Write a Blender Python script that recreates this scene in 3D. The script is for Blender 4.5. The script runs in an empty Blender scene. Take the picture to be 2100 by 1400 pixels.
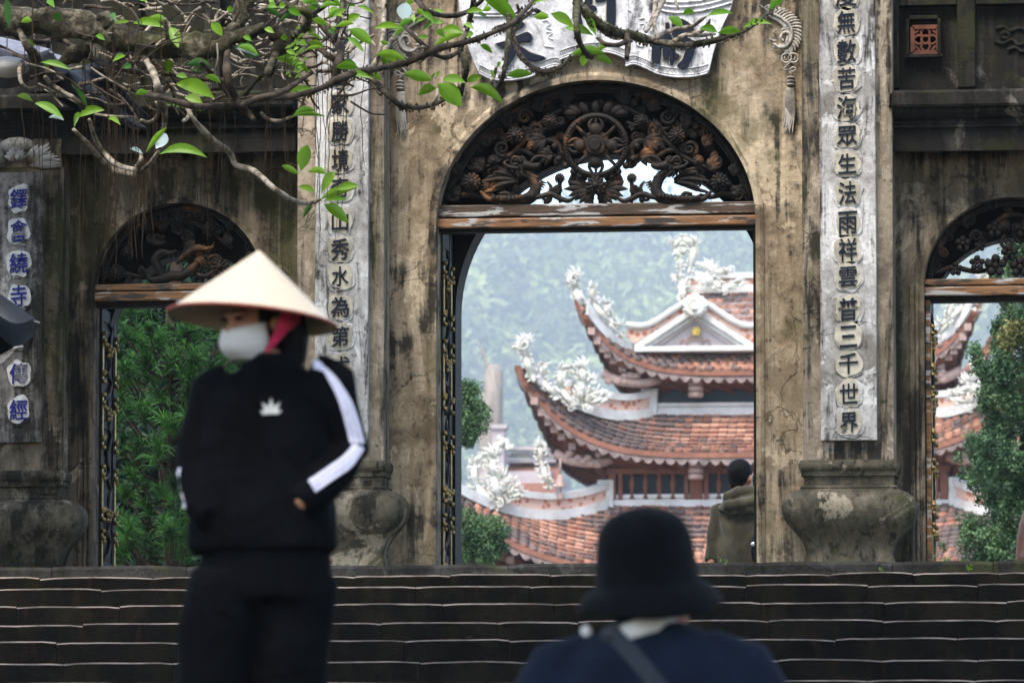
import bpy, bmesh, math, random
import numpy as np
from math import sin, cos, pi, radians, sqrt, exp
from mathutils import Vector, Matrix, noise as mnoise

S = bpy.context.scene
COL = S.collection
rnd = random.Random(7)

# ------------------------------------------------------------------ camera
F_PX, W_PX, H_PX = 12000.0, 2100.0, 1400.0
YAW, PITCH = radians(6.9), radians(5.12)
ROT = Matrix.Rotation(YAW, 3, 'Z') @ Matrix.Rotation(radians(90) + PITCH, 3, 'X')
EYE_Z = 1.6

def ray(px, py):
    return ROT @ Vector(((px - W_PX / 2) / F_PX, (H_PX / 2 - py) / F_PX, -1.0))

_d0 = ray(1220, 700)
EYE = Vector((-_d0.x * 36.4, -_d0.y * 36.4, EYE_Z))      # the gate's front wall is the plane Y = 0

def P(px, py, Y=0.0):
    """the point of the plane Y that the photograph shows at (px, py)"""
    d = ray(px, py)
    t = (Y - EYE.y) / d.y
    return EYE + d * t

def X(px, Y=0.0, py=700): return P(px, py, Y).x
def Z(py, Y=0.0, px=1220): return P(px, py, Y).z

cam = bpy.data.cameras.new('camera')
cam.sensor_width = 36.0
cam.lens = 36.0 * F_PX / W_PX
cam.clip_start, cam.clip_end = 0.5, 6000
cam.dof.use_dof = True
cam.dof.focus_distance = 41.0
cam.dof.aperture_fstop = 7.6
cam_ob = bpy.data.objects.new('camera', cam)
cam_ob.matrix_world = Matrix.Translation(EYE) @ ROT.to_4x4()
COL.objects.link(cam_ob)
S.camera = cam_ob

# ------------------------------------------------------------------ sky, sun, exposure
SUN_EL, SUN_AZ = radians(58), radians(200)        # azimuth measured clockwise from +Y: behind and left of the camera
world = bpy.data.worlds.new('World')
S.world = world
world.use_nodes = True
wn, wl = world.node_tree.nodes, world.node_tree.links
wn.clear()
sky = wn.new('ShaderNodeTexSky')
sky.sky_type = 'NISHITA'
sky.sun_disc = False
sky.sun_elevation = SUN_EL
sky.sun_rotation = SUN_AZ
sky.air_density, sky.dust_density, sky.ozone_density = 1.0, 2.0, 1.2
bg = wn.new('ShaderNodeBackground')
bg.inputs['Strength'].default_value = 0.15
wo = wn.new('ShaderNodeOutputWorld')
wl.new(sky.outputs[0], bg.inputs[0]); wl.new(bg.outputs[0], wo.inputs[0])

sun = bpy.data.lights.new('sun', 'SUN')
sun.energy = 1.2
sun.angle = radians(25)
sun.color = (1.0, 0.925, 0.81)
sun_ob = bpy.data.objects.new('sun', sun)
_sd = Vector((sin(SUN_AZ) * cos(SUN_EL), cos(SUN_AZ) * cos(SUN_EL), sin(SUN_EL)))
sun_ob.rotation_euler = (-_sd).to_track_quat('-Z', 'Y').to_euler()
sun_ob.location = (0, -20, 40)
COL.objects.link(sun_ob)

S.view_settings.view_transform = 'Standard'
S.view_settings.look = 'None'
S.view_settings.exposure = 1.85
S.view_settings.gamma = 1.0
S.view_settings.use_curve_mapping = False
S.cycles.use_denoising = True
S.cycles.max_bounces = 8
S.cycles.diffuse_bounces = 3
S.cycles.glossy_bounces = 3
S.cycles.transmission_bounces = 4
S.cycles.volume_bounces = 1
S.cycles.caustics_reflective = False
S.cycles.caustics_refractive = False
S.cycles.sample_clamp_indirect = 6

# ------------------------------------------------------------------ objects, names, labels
def link(name, data, parent=None):
    o = bpy.data.objects.new(name, data)
    COL.objects.link(o)
    if parent is not None:
        o.parent = parent
    return o

def tag(o, label=None, cat=None, group=None, kind=None):
    if label: o['label'] = label
    if cat: o['category'] = cat
    if group: o['group'] = group
    if kind: o['kind'] = kind
    return o

def thing(name, label, cat, group=None, loc=(0, 0, 0)):
    o = bpy.data.objects.new(name, None)
    o.empty_display_size = 0.2
    o.location = loc
    COL.objects.link(o)
    return tag(o, label, cat, group)

class MB:
    """collects shapes in world space and links them as one mesh object"""
    def __init__(s): s.v, s.f, s.m = [], [], []
    def add(s, vs, fs, mi=0):
        b = len(s.v)
        s.v += [tuple(v) for v in vs]
        s.f += [tuple(b + i for i in f) for f in fs]
        s.m += [mi] * len(fs)
        return s
    def box(s, x0, x1, y0, y1, z0, z1, mi=0):
        return s.add([(x0, y0, z0), (x1, y0, z0), (x1, y1, z0), (x0, y1, z0), (x0, y0, z1), (x1, y0, z1), (x1, y1, z1), (x0, y1, z1)],
                     [(0, 3, 2, 1), (4, 5, 6, 7), (0, 1, 5, 4), (1, 2, 6, 5), (2, 3, 7, 6), (3, 0, 4, 7)], mi)
    def bar(s, a, b, w, h, up=(0, 0, 1), mi=0):
        a, b = Vector(a), Vector(b)
        d = (b - a).normalized()
        sx = d.cross(Vector(up))
        if sx.length < 1e-5: sx = d.cross(Vector((1, 0, 0)))
        sx.normalize(); uz = sx.cross(d)
        vs = [p + sx * (i * w / 2) + uz * (j * h / 2) for p in (a, b) for i, j in ((-1, -1), (1, -1), (1, 1), (-1, 1))]
        return s.add(vs, [(0, 1, 2, 3), (7, 6, 5, 4), (0, 4, 5, 1), (1, 5, 6, 2), (2, 6, 7, 3), (3, 7, 4, 0)], mi)
    def prism(s, pts, y0, y1, mi=0):
        """outline of (x, z) points, extruded along Y"""
        n = len(pts)
        a = sum(pts[i][0] * pts[(i + 1) % n][1] - pts[(i + 1) % n][0] * pts[i][1] for i in range(n))
        if a < 0: pts = pts[::-1]
        vs = [(x, y0, z) for x, z in pts] + [(x, y1, z) for x, z in pts]
        return s.add(vs, [tuple(range(n)), tuple(range(2 * n - 1, n - 1, -1))] + [(i + n, (i + 1) % n + n, (i + 1) % n, i) for i in range(n)], mi)
    def prof_x(s, x0, x1, pts, mi=0):
        """outline of (y, z) points, extruded along X"""
        n = len(pts)
        a = sum(pts[i][0] * pts[(i + 1) % n][1] - pts[(i + 1) % n][0] * pts[i][1] for i in range(n))
        if a < 0: pts = pts[::-1]
        vs = [(x0, y, z) for y, z in pts] + [(x1, y, z) for y, z in pts]
        return s.add(vs, [tuple(range(n - 1, -1, -1)), tuple(range(n, 2 * n))] + [(i, (i + 1) % n, (i + 1) % n + n, i + n) for i in range(n)], mi)
    def tube(s, path, radii, n=7, flat=1.0, cap=True, up=None, mi=0):
        path = [Vector(p) for p in path]
        k = len(path)
        if not hasattr(radii, '__len__'): radii = [radii] * k
        b = len(s.v)
        ref = None
        for i, p in enumerate(path):
            d = (path[min(i + 1, k - 1)] - path[max(i - 1, 0)])
            d = d.normalized() if d.length > 1e-9 else Vector((0, 0, 1))
            if up is not None: r = Vector(up)
            elif ref is None: r = Vector((0, 1, 0)) if abs(d.y) < 0.9 else Vector((1, 0, 0))
            else: r = ref
            sx = d.cross(r)
            if sx.length < 1e-5: sx = d.cross(Vector((1, 0.3, 0)))
            sx.normalize(); sy = sx.cross(d).normalized(); ref = sy
            for j in range(n):
                a = 2 * pi * j / n
                q = p + sx * (cos(a) * radii[i]) + sy * (sin(a) * radii[i] * flat)
                s.v.append((q.x, q.y, q.z))
        for i in range(k - 1):
            for j in range(n):
                s.f.append((b + i * n + j, b + i * n + (j + 1) % n, b + (i + 1) * n + (j + 1) % n, b + (i + 1) * n + j)); s.m.append(mi)
        if cap:
            s.f.append(tuple(b + j for j in range(n - 1, -1, -1))); s.m.append(mi)
            s.f.append(tuple(b + (k - 1) * n + j for j in range(n))); s.m.append(mi)
        return s
    def blob(s, c, rx, ry, rz, rot=None, nu=10, nv=6, mi=0):
        c = Vector(c); vs = []
        M = rot if rot is not None else Matrix.Identity(3)
        vs.append(c + M @ Vector((0, 0, -rz)))
        for i in range(1, nv):
            t = pi * i / nv
            for j in range(nu):
                a = 2 * pi * j / nu
                vs.append(c + M @ Vector((rx * sin(t) * cos(a), ry * sin(t) * sin(a), -rz * cos(t))))
        vs.append(c + M @ Vector((0, 0, rz)))
        fs = [(0, 1 + (j + 1) % nu, 1 + j) for j in range(nu)]
        for i in range(nv - 2):
            for j in range(nu):
                fs.append((1 + i * nu + j, 1 + i * nu + (j + 1) % nu, 1 + (i + 1) * nu + (j + 1) % nu, 1 + (i + 1) * nu + j))
        t = 1 + (nv - 1) * nu
        fs += [(t - nu + j, t - nu + (j + 1) % nu, t) for j in range(nu)]
        return s.add(vs, fs, mi)
    def rings(s, rings, closed=True, cap=True, mi=0):
        n = len(rings[0]); b = len(s.v)
        for r in rings: s.v += [tuple(p) for p in r]
        for i in range(len(rings) - 1):
            for j in range(n if closed else n - 1):
                s.f.append((b + i * n + j, b + i * n + (j + 1) % n, b + (i + 1) * n + (j + 1) % n, b + (i + 1) * n + j)); s.m.append(mi)
        if cap:
            s.f.append(tuple(b + j for j in range(n - 1, -1, -1))); s.m.append(mi)
            s.f.append(tuple(b + (len(rings) - 1) * n + j for j in range(n))); s.m.append(mi)
        return s
    def mesh(s, name, mats, smooth=False, fix=False):
        me = bpy.data.meshes.new(name)
        me.from_pydata(s.v, [], s.f)
        for m in (mats if isinstance(mats, (list, tuple)) else [mats]): me.materials.append(m)
        if any(s.m): me.polygons.foreach_set('material_index', s.m)
        if smooth: me.polygons.foreach_set('use_smooth', [True] * len(me.polygons))
        if fix:
            bm = bmesh.new(); bm.from_mesh(me); bmesh.ops.recalc_face_normals(bm, faces=bm.faces); bm.to_mesh(me); bm.free()
        me.update()
        return me
    def build(s, name, mats, parent=None, smooth=False, bevel=0, fix=True, auto=None):
        o = link(name, s.mesh(name, mats, smooth or auto is not None, fix), parent)
        if bevel:
            b = o.modifiers.new('bevel', 'BEVEL'); b.width = bevel; b.segments = 2; b.limit_method = 'ANGLE'; b.angle_limit = radians(40)
        if auto is not None:
            o.data.set_sharp_from_angle(angle=radians(auto))
        return o

def np_mesh(name, verts, faces, mats, smooth=False, mi=None):
    """fast mesh from numpy arrays; faces all of one size"""
    me = bpy.data.meshes.new(name)
    verts = np.asarray(verts, dtype=np.float32); faces = np.asarray(faces, dtype=np.int32)
    nf, k = faces.shape
    me.vertices.add(len(verts)); me.vertices.foreach_set('co', verts.ravel())
    me.loops.add(nf * k); me.loops.foreach_set('vertex_index', faces.ravel())
    me.polygons.add(nf); me.polygons.foreach_set('loop_start', np.arange(0, nf * k, k, dtype=np.int32))
    for m in (mats if isinstance(mats, (list, tuple)) else [mats]): me.materials.append(m)
    if mi is not None: me.polygons.foreach_set('material_index', np.asarray(mi, dtype=np.int32))
    if smooth: me.polygons.foreach_set('use_smooth', np.ones(nf, dtype=bool))
    me.update(calc_edges=True)
    return me

def spline(pts, n=8):
    """Catmull-Rom through tuples of any length"""
    pts = [tuple(p) for p in pts]
    if len(pts) < 3: 
        a, b = pts[0], pts[-1]
        return [tuple(x + (y - x) * i / n for x, y in zip(a, b)) for i in range(n + 1)]
    q = [tuple(2 * a - b for a, b in zip(pts[0], pts[1]))] + pts + [tuple(2 * a - b for a, b in zip(pts[-1], pts[-2]))]
    out = []
    for i in range(1, len(q) - 2):
        for k in range(n):
            t = k / n
            out.append(tuple(0.5 * (2 * b + (c - a) * t + (2 * a - 5 * b + 4 * c - d) * t * t + (3 * b - a - 3 * c + d) * t ** 3)
                             for a, b, c, d in zip(q[i - 1], q[i], q[i + 1], q[i + 2])))
    out.append(pts[-1])
    return out

# ------------------------------------------------------------------ materials
class NT:
    def __init__(s, name):
        s.mat = bpy.data.materials.new(name); s.mat.use_nodes = True
        s.n, s.l = s.mat.node_tree.nodes, s.mat.node_tree.links
        s.n.clear()
        s.out = s.n.new('ShaderNodeOutputMaterial')
        s.bsdf = s.n.new('ShaderNodeBsdfPrincipled')
        s.l.new(s.bsdf.outputs[0], s.out.inputs[0])
        s.pos = s.n.new('ShaderNodeNewGeometry').outputs['Position']
    def set(s, sock, v):
        if hasattr(v, 'is_output'): s.l.new(v, sock)
        elif isinstance(v, (tuple, list)) and len(v) == 3 and sock.type == 'RGBA': sock.default_value = (*v, 1)
        else: sock.default_value = v
    def B(s, key, v): s.set(s.bsdf.inputs[key], v); return s
    def mapping(s, scale, vec=None, loc=(0, 0, 0)):
        m = s.n.new('ShaderNodeMapping'); s.l.new(vec or s.pos, m.inputs[0])
        m.inputs['Scale'].default_value = scale; m.inputs['Location'].default_value = loc
        return m.outputs[0]
    def noise(s, scale, detail=5, rough=0.55, vec=None, dist=0.0):
        t = s.n.new('ShaderNodeTexNoise'); s.l.new(vec or s.pos, t.inputs['Vector'])
        t.inputs['Scale'].default_value = scale; t.inputs['Detail'].default_value = detail
        t.inputs['Roughness'].default_value = rough; t.inputs['Distortion'].default_value = dist
        return t.outputs['Fac']
    def voro(s, scale, feature='DISTANCE_TO_EDGE', vec=None, out='Distance'):
        t = s.n.new('ShaderNodeTexVoronoi'); t.feature = feature
        s.l.new(vec or s.pos, t.inputs['Vector']); t.inputs['Scale'].default_value = scale
        return t.outputs[out]
    def math(s, op, a, b=0.0, c=0.0, clamp=False):
        m = s.n.new('ShaderNodeMath'); m.operation = op; m.use_clamp = clamp
        s.set(m.inputs[0], a); s.set(m.inputs[1], b); s.set(m.inputs[2], c)
        return m.outputs[0]
    def step(s, v, lo, hi):
        m = s.n.new('ShaderNodeMapRange'); m.interpolation_type = 'SMOOTHSTEP'
        s.set(m.inputs[0], v); m.inputs[1].default_value = lo; m.inputs[2].default_value = hi
        return m.outputs[0]
    def mix(s, f, a, b, mode='MIX'):
        m = s.n.new('ShaderNodeMix'); m.data_type = 'RGBA'; m.blend_type = mode
        s.set(m.inputs[0], f); s.set(m.inputs[6], a); s.set(m.inputs[7], b)
        return m.outputs[2]
    def ramp(s, v, stops):
        r = s.n.new('ShaderNodeValToRGB'); s.set(r.inputs[0], v)
        e = r.color_ramp.elements
        while len(e) < len(stops): e.new(0.5)
        for q, (p, c) in zip(e, stops): q.position = p; q.color = (*c, 1)
        return r.outputs[0]
    def bump(s, h, strength=0.4, dist=0.02):
        b = s.n.new('ShaderNodeBump'); s.set(b.inputs['Height'], h)
        b.inputs['Strength'].default_value = strength; b.inputs['Distance'].default_value = dist
        s.l.new(b.outputs[0], s.bsdf.inputs['Normal'])
    def random(s):
        return s.n.new('ShaderNodeObjectInfo').outputs['Random']

def plaster(name, lo, mid, hi, mold=0.5, streak=0.5, crack=1.0, green=0.2, big=0.9, dark=(0.022, 0.02, 0.017), rough=0.9, seed=0.0, bump=0.55):
    """old lime plaster: blotches of three tones, black mould running down in streaks, moss, hairline cracks, pits"""
    t = NT(name)
    v = t.mapping((1, 1, 1), loc=(seed, seed * 1.7, seed * .6))
    n1 = t.noise(big, 9, .66, v, .35)
    n2 = t.noise(5.2, 8, .68, v)
    n3 = t.noise(34, 5, .6, v)
    st = t.noise(1.0, 7, .68, t.mapping((7.5, 7.5, .75), v), .6)
    tone = t.math('ADD', t.math('MULTIPLY', n1, .55), t.math('MULTIPLY', n2, .45))
    c = t.ramp(tone, [(.41, lo), (.485, mid), (.56, hi)])
    fl = t.noise(2.3, 9, .7, t.mapping((1, 1, .8), v, loc=(1.3, 5.2, 7.7)), .8)
    c = t.mix(t.math('MULTIPLY', t.step(fl, .555, .585), .55), c, tuple(min(.85, a * 1.3) for a in hi))
    c = t.mix(t.math('MULTIPLY', t.step(fl, .43, .40), .5), c, lo)
    c = t.mix(t.math('MULTIPLY', t.step(n3, .42, .66), .3), c, tuple(a * .55 for a in mid))
    m = t.math('ADD', t.math('MULTIPLY', n1, 1 - streak), t.math('MULTIPLY', st, streak))
    m = t.math('ADD', t.math('MULTIPLY', m, .72), t.math('MULTIPLY', n2, .28))
    th = .600 - .16 * mold
    mk = t.math('MULTIPLY', t.step(m, th - .03, th + .065), .96)
    c = t.mix(mk, c, dark)
    sp = t.noise(17, 6, .7, v)
    c = t.mix(t.math('MULTIPLY', t.step(t.math('ADD', t.math('MULTIPLY', sp, .55), t.math('MULTIPLY', st, .45)), .535, .60), .75 * min(1, .35 + mold)), c, dark)
    if green:
        g = t.noise(1.7, 7, .7, t.mapping((1, 1, .8), v, loc=(4.1, 0, 2.3)))
        c = t.mix(t.math('MULTIPLY', t.step(g, .52, .60), green), c, (.055, .06, .016))
    h = t.math('ADD', t.math('MULTIPLY', n2, .5), t.math('MULTIPLY', n3, .3))
    if crack:
        dv = t.n.new('ShaderNodeVectorMath'); dv.operation = 'ADD'
        cn = t.n.new('ShaderNodeTexNoise'); t.l.new(v, cn.inputs['Vector']); cn.inputs['Scale'].default_value = 3.0; cn.inputs['Detail'].default_value = 9
        sc = t.n.new('ShaderNodeVectorMath'); sc.operation = 'SCALE'; t.l.new(cn.outputs['Color'], sc.inputs[0]); sc.inputs['Scale'].default_value = .55
        t.l.new(v, dv.inputs[0]); t.l.new(sc.outputs[0], dv.inputs[1])
        e = t.voro(1.5, vec=dv.outputs[0])
        cr = t.math('MULTIPLY', t.step(e, .009, .002), t.step(t.noise(1.3, 3, .5, v), .47, .56))
        c = t.mix(t.math('MULTIPLY', cr, .6 * crack), c, (.03, .022, .016))
        h = t.math('SUBTRACT', h, t.math('MULTIPLY', cr, .5))
    pit = t.step(t.voro(26, 'F1', v), .17, .05)
    c = t.mix(t.math('MULTIPLY', pit, .45), c, (.03, .025, .02))
    t.B('Base Color', c).B('Roughness', rough).B('Specular IOR Level', .1)
    t.bump(h, bump, .03)
    return t.mat

def simple(name, col, rough=.7, var=.25, scale=8, spec=.3, metal=0.0, bump=0.0, stretch=(1, 1, 1), dark=None):
    t = NT(name)
    n = t.noise(scale, 6, .62, t.mapping(stretch))
    d = dark or tuple(a * (1 - var) for a in col)
    c = t.mix(t.step(n, .35, .65), d, col)
    t.B('Base Color', c).B('Roughness', rough).B('Specular IOR Level', spec).B('Metallic', metal)
    if bump: t.bump(t.noise(scale * 3, 6, .65, t.mapping(stretch)), bump, .01)
    return t.mat

M = {}
M['wall'] = plaster('wall_plaster', (.125, .093, .058), (.30, .235, .158), (.54, .445, .315), mold=.58, streak=.46, green=.4)
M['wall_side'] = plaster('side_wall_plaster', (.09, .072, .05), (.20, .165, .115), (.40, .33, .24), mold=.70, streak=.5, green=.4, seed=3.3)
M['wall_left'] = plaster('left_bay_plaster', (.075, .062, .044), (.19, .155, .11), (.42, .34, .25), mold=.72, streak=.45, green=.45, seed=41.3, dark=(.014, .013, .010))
M['black_wall'] = plaster('mouldy_plaster', (.022, .021, .018), (.045, .042, .036), (.22, .20, .17), mold=.92, streak=.35, green=.25, seed=6.1, crack=.3, dark=(.010, .0095, .008))
M['pilaster'] = plaster('pilaster_plaster', (.12, .098, .07), (.25, .205, .15), (.42, .355, .27), mold=.62, streak=.75, green=.3, seed=9.4)
M['base'] = plaster('base_plaster', (.045, .041, .028), (.125, .108, .076), (.36, .305, .225), mold=.72, streak=.2, green=.5, seed=13.7, big=1.5, dark=(.013, .013, .009))
M['slab'] = plaster('slab_plaster', (.20, .185, .165), (.40, .385, .365), (.66, .65, .63), mold=.44, streak=.75, green=.0, seed=17.2, crack=.6)
M['slab_dark'] = plaster('dark_slab_plaster', (.09, .085, .078), (.24, .225, .205), (.48, .46, .43), mold=.7, streak=.4, green=.1, seed=21.8, crack=.4)
M['plaque'] = plaster('plaque_plaster', (.26, .26, .27), (.60, .60, .61), (.78, .78, .80), mold=.3, streak=.5, green=.0, seed=25.5, crack=.2, bump=.3)
M['relief'] = plaster('relief_plaster', (.17, .155, .135), (.32, .30, .265), (.46, .43, .385), mold=.36, streak=.5, green=.05, seed=29.1, crack=.0)
M['cream'] = simple('cream_ground', (.56, .515, .41), .8, .45, 9, bump=.2)
M['white_ground'] = simple('white_ground', (.72, .71, .68), .8, .3, 20, bump=.2)
def glaze(name, c):
    t = NT(name)
    n = t.noise(22, 5, .6)
    t.B('Base Color', t.mix(t.step(n, .4, .7), c, tuple(a * .5 + .012 for a in c))).B('Roughness', t.math('MULTIPLY_ADD', n, .4, .3)).B('Specular IOR Level', .18)
    t.bump(n, .15, .01)
    return t.mat
M['glaze'] = glaze('navy_glaze', (.008, .012, .026))
M['blue_glaze'] = glaze('blue_glaze', (.012, .02, .22))
def wood_carved():
    t = NT('carved_wood')
    n = t.noise(9, 6, .62); n2 = t.noise(3.5, 4, .55)
    c = t.ramp(t.math('ADD', t.math('MULTIPLY', n, .5), t.math('MULTIPLY', n2, .5)), [(.40, (.008, .007, .006)), (.54, (.019, .014, .011)), (.60, (.09, .044, .02)), (.70, (.24, .11, .042))])
    t.B('Base Color', c).B('Roughness', .6).B('Specular IOR Level', .2)
    t.bump(t.noise(40, 5, .6), .3, .008)
    return t.mat
M['carved'] = wood_carved()
def wood_paint(name, base, grey=.5):
    t = NT(name)
    v = t.mapping((1.3, 1.3, 9))
    n = t.noise(2.6, 7, .6, v, .5)
    g = t.noise(22, 4, .55, t.mapping((.35, 1, 4)))
    c = t.mix(t.step(g, .4, .62), tuple(a * .6 for a in base), base)
    c = t.mix(t.step(n, .62 - .14 * grey, .66 - .14 * grey), c, (.36, .35, .34))
    c = t.mix(t.step(t.noise(3.1, 6, .6, t.mapping((1, 1, 6), loc=(3, 1, 2))), .55, .62), c, (.03, .022, .018))
    t.B('Base Color', c).B('Roughness', .55).B('Specular IOR Level', .4)
    t.bump(t.math('ADD', g, n), .25, .008)
    return t.mat
M['beam'] = wood_paint('peeling_beam', (.24, .115, .045), .45)
M['beam_dark'] = wood_paint('dark_beam', (.075, .045, .028), .55)
M['jamb_wood'] = wood_paint('jamb_wood', (.24, .11, .035), .62)
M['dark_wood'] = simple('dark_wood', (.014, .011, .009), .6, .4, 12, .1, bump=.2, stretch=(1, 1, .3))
M['brass'] = simple('brass', (.40, .28, .09), .4, .6, 30, .5, .9)
M['terracotta'] = simple('terracotta', (.15, .055, .032), .85, .4, 14, bump=.3)
def stone_step():
    t = NT('step_stone')
    n = t.noise(2.2, 8, .65); st = t.noise(1, 6, .6, t.mapping((5, 5, 1.0)))
    c = t.ramp(n, [(.40, (.0022, .0017, .0009)), (.5, (.0052, .0039, .0020)), (.6, (.014, .0108, .0056))])
    c = t.mix(t.math('MULTIPLY', t.step(st, .52, .68), .7), c, (.010, .0105, .0028))
    c = t.mix(t.math('MULTIPLY', t.step(t.noise(3.3, 5, .6, t.mapping((3, 1, 1), loc=(5, 2, 1))), .57, .68), .6), c, (.022, .012, .006))
    t.B('Base Color', c).B('Roughness', .72).B('Specular IOR Level', .08)
    t.bump(t.noise(16, 7, .68), .5, .02)
    return t.mat
M['step'] = stone_step()
M['nosing'] = simple('skylit_worn_nosing', (.33, .255, .20), .6, .5, 4, .2, bump=.2, dark=(.10, .078, .06))  # worn edge, coloured paler for the sky light it catches
M['kerb'] = plaster('kerb_stone', (.02, .019, .016), (.045, .042, .037), (.10, .093, .083), mold=.6, streak=.1, green=.5, seed=31, crack=.6, bump=.9)
M['paving'] = simple('paving', (.16, .15, .13), .85, .4, 1.5, bump=.3)
M['earth'] = simple('earth', (.09, .075, .05), .95, .5, .6, bump=.4)
# ================================================================== THE SETTING
LZ = Z(1152, -0.9)                     # top of the landing
COURT_Z = 2.45
g = MB(); g.box(-1950, 1150, -78, 4240, -1.2, 0.0)
tag(g.build('ground', M['earth']), 'brown earth ground around the stairs', kind='structure')
g = MB(); g.box(-160, 160, 1.35, 1290, .004, COURT_Z)
tag(g.build('courtyard', M['paving']), 'paved courtyard behind the gate', kind='structure')
g = MB(); g.box(-9, 9, -.42, 1.35, .006, LZ - .003)
tag(g.build('landing', M['paving']), 'landing under the gate', kind='structure')

# ------------------------------------------------------------------ stairs: every stone a block
stairs = tag(bpy.data.objects.new('stairs', None), 'dark mossy stone stairs, worn nosings coloured pale for the sky light', kind='structure')
COL.objects.link(stairs)
ROWS = [1156, 1178, 1202, 1237, 1274, 1311, 1354, 1397, 1441, 1486]
T = 0.46
def step_block(x0, x1, y, z, h, depth, first):
    """one stone: wavy worn edge, chamfered nosing"""
    n = 9
    b = MB()
    rows = []
    ph = rnd.uniform(0, 50)
    dip = rnd.uniform(-.004, .005)
    for i in range(n):
        f = i / (n - 1)
        x = x0 + (x1 - x0) * f
        w = (mnoise.noise(Vector((x * 2.3, ph, z))) * .006 + mnoise.noise(Vector((x * 7, ph, z * 3))) * .003 + dip - .006 * (abs(2 * f - 1) ** 9))
        c = (.0072 + .003 * mnoise.noise(Vector((x * 4, 3.3, ph)))) if not first else .02
        yo = mnoise.noise(Vector((x * 3.1, z, 9))) * .006
        rows.append([(x, y + yo, z - h), (x, y + yo, z + w - c), (x, y + yo + c * .9, z + w), (x, y + depth, z + w)])
    k = 4
    vs = [p for r in rows for p in r]
    fs, ms = [], []
    for i in range(n - 1):
        for j in range(3):
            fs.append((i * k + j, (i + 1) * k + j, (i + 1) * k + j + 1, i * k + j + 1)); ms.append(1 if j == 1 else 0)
    fs += [(3, 2, 1, 0), tuple((n - 1) * k + j for j in range(4))]; ms += [0, 0]
    b.v, b.f, b.m = vs, fs, ms
    return b
XL, XR = -4.9, 4.9
row_pos = []
for r, py in enumerate(ROWS):
    y = -.9 - T * r
    z = Z(py, y, 1050)
    row_pos.append((y, z))
for r, (y, z) in enumerate(row_pos):
    zn = row_pos[r + 1][1] if r + 1 < len(row_pos) else z - .15
    x = XL - rnd.uniform(0, .4)
    while x < XR:
        w = rnd.uniform(.46, .74) if r else rnd.uniform(.55, 1.0)
        b = step_block(x + .002, x + w - .002, y + rnd.uniform(-.004, .004), z + rnd.uniform(-.0022, .0022), z - zn - .004, T + .02, r == 0)
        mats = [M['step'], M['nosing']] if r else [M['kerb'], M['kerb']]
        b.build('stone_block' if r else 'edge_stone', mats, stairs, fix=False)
        x += w
# the flights lower down, below the frame: one landing where the woman stands, then more steps
g = MB()
y, z = row_pos[-1]
WOMAN_D = 16.7
wp = P(530, 1400, EYE.y + WOMAN_D)
zl = 1.60
nst = 3
for i in range(nst):
    z2 = z - (z - zl) * (i + 1) / (nst + 0)
    g.box(-4.9, 4.9, y - T * (i + 1), y + .01, .01, z2 - .003 * 0)
y_end = y - T * nst
y_front = EYE.y + 15.9
g.box(-4.9, 4.9, y_front, y_end, .008, zl - .004)
k = 8
for i in range(k):
    g.box(-4.9, 4.9, y_front - .34 * (i + 1), y_front - .34 * i - .002, .012, zl * (1 - (i + 1) / (k + 1)))
tag(g.build('lower_stairs', M['step']), 'lower flight of the stone stairs', kind='structure')
MAN_Z = zl * (1 - 5.0 / 9)

# ================================================================== THE GATE
gate = thing('temple_gate', 'weathered three-arched temple gate of mouldy plaster with carved characters, at the top of the stairs', 'gate')

def arch_wall(name, m, x0, x1, z0, z1, cx, hw, spring, rise, y0, y1, n=40):
    """wall slab with an arched opening: an upside-down U extruded in Y"""
    arc = [(cx - hw * cos(pi * i / n), spring + rise * sin(pi * i / n)) for i in range(n + 1)]
    b = MB()
    # faces in vertical strips so that no face is concave
    for yy, flip in ((y0, False), (y1, True)):
        def quad(p):
            vs = [(q[0], yy, q[1]) for q in p]
            b.add(vs, [(3, 2, 1, 0) if flip else (0, 1, 2, 3)])
        quad([(x0, z0), (cx - hw, z0), (cx - hw, z1), (x0, z1)])
        quad([(cx + hw, z0), (x1, z0), (x1, z1), (cx + hw, z1)])
        for i in range(n):
            quad([arc[i], arc[i + 1], (arc[i + 1][0], z1), (arc[i][0], z1)])
    for i in range(n):
        b.add([(arc[i][0], y0, arc[i][1]), (arc[i][0], y1, arc[i][1]), (arc[i + 1][0], y1, arc[i + 1][1]), (arc[i + 1][0], y0, arc[i + 1][1])], [(0, 1, 2, 3)])
    for xx in (cx - hw, cx + hw):
        b.add([(xx, y0, z0), (xx, y1, z0), (xx, y1, spring), (xx, y0, spring)], [(0, 1, 2, 3)])
    for xx in (x0, x1):
        b.add([(xx, y0, z0), (xx, y1, z0), (xx, y1, z1), (xx, y0, z1)], [(0, 1, 2, 3)])
    b.add([(x0, y0, z1), (x1, y0, z1), (x1, y1, z1), (x0, y1, z1)], [(0, 1, 2, 3)])
    bm = bmesh.new()
    me = b.mesh(name, m)
    bm.from_mesh(me); bmesh.ops.remove_doubles(bm, verts=bm.verts, dist=1e-5); bmesh.ops.recalc_face_normals(bm, faces=bm.faces); bm.to_mesh(me); bm.free()
    return link(name, me, gate)

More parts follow.
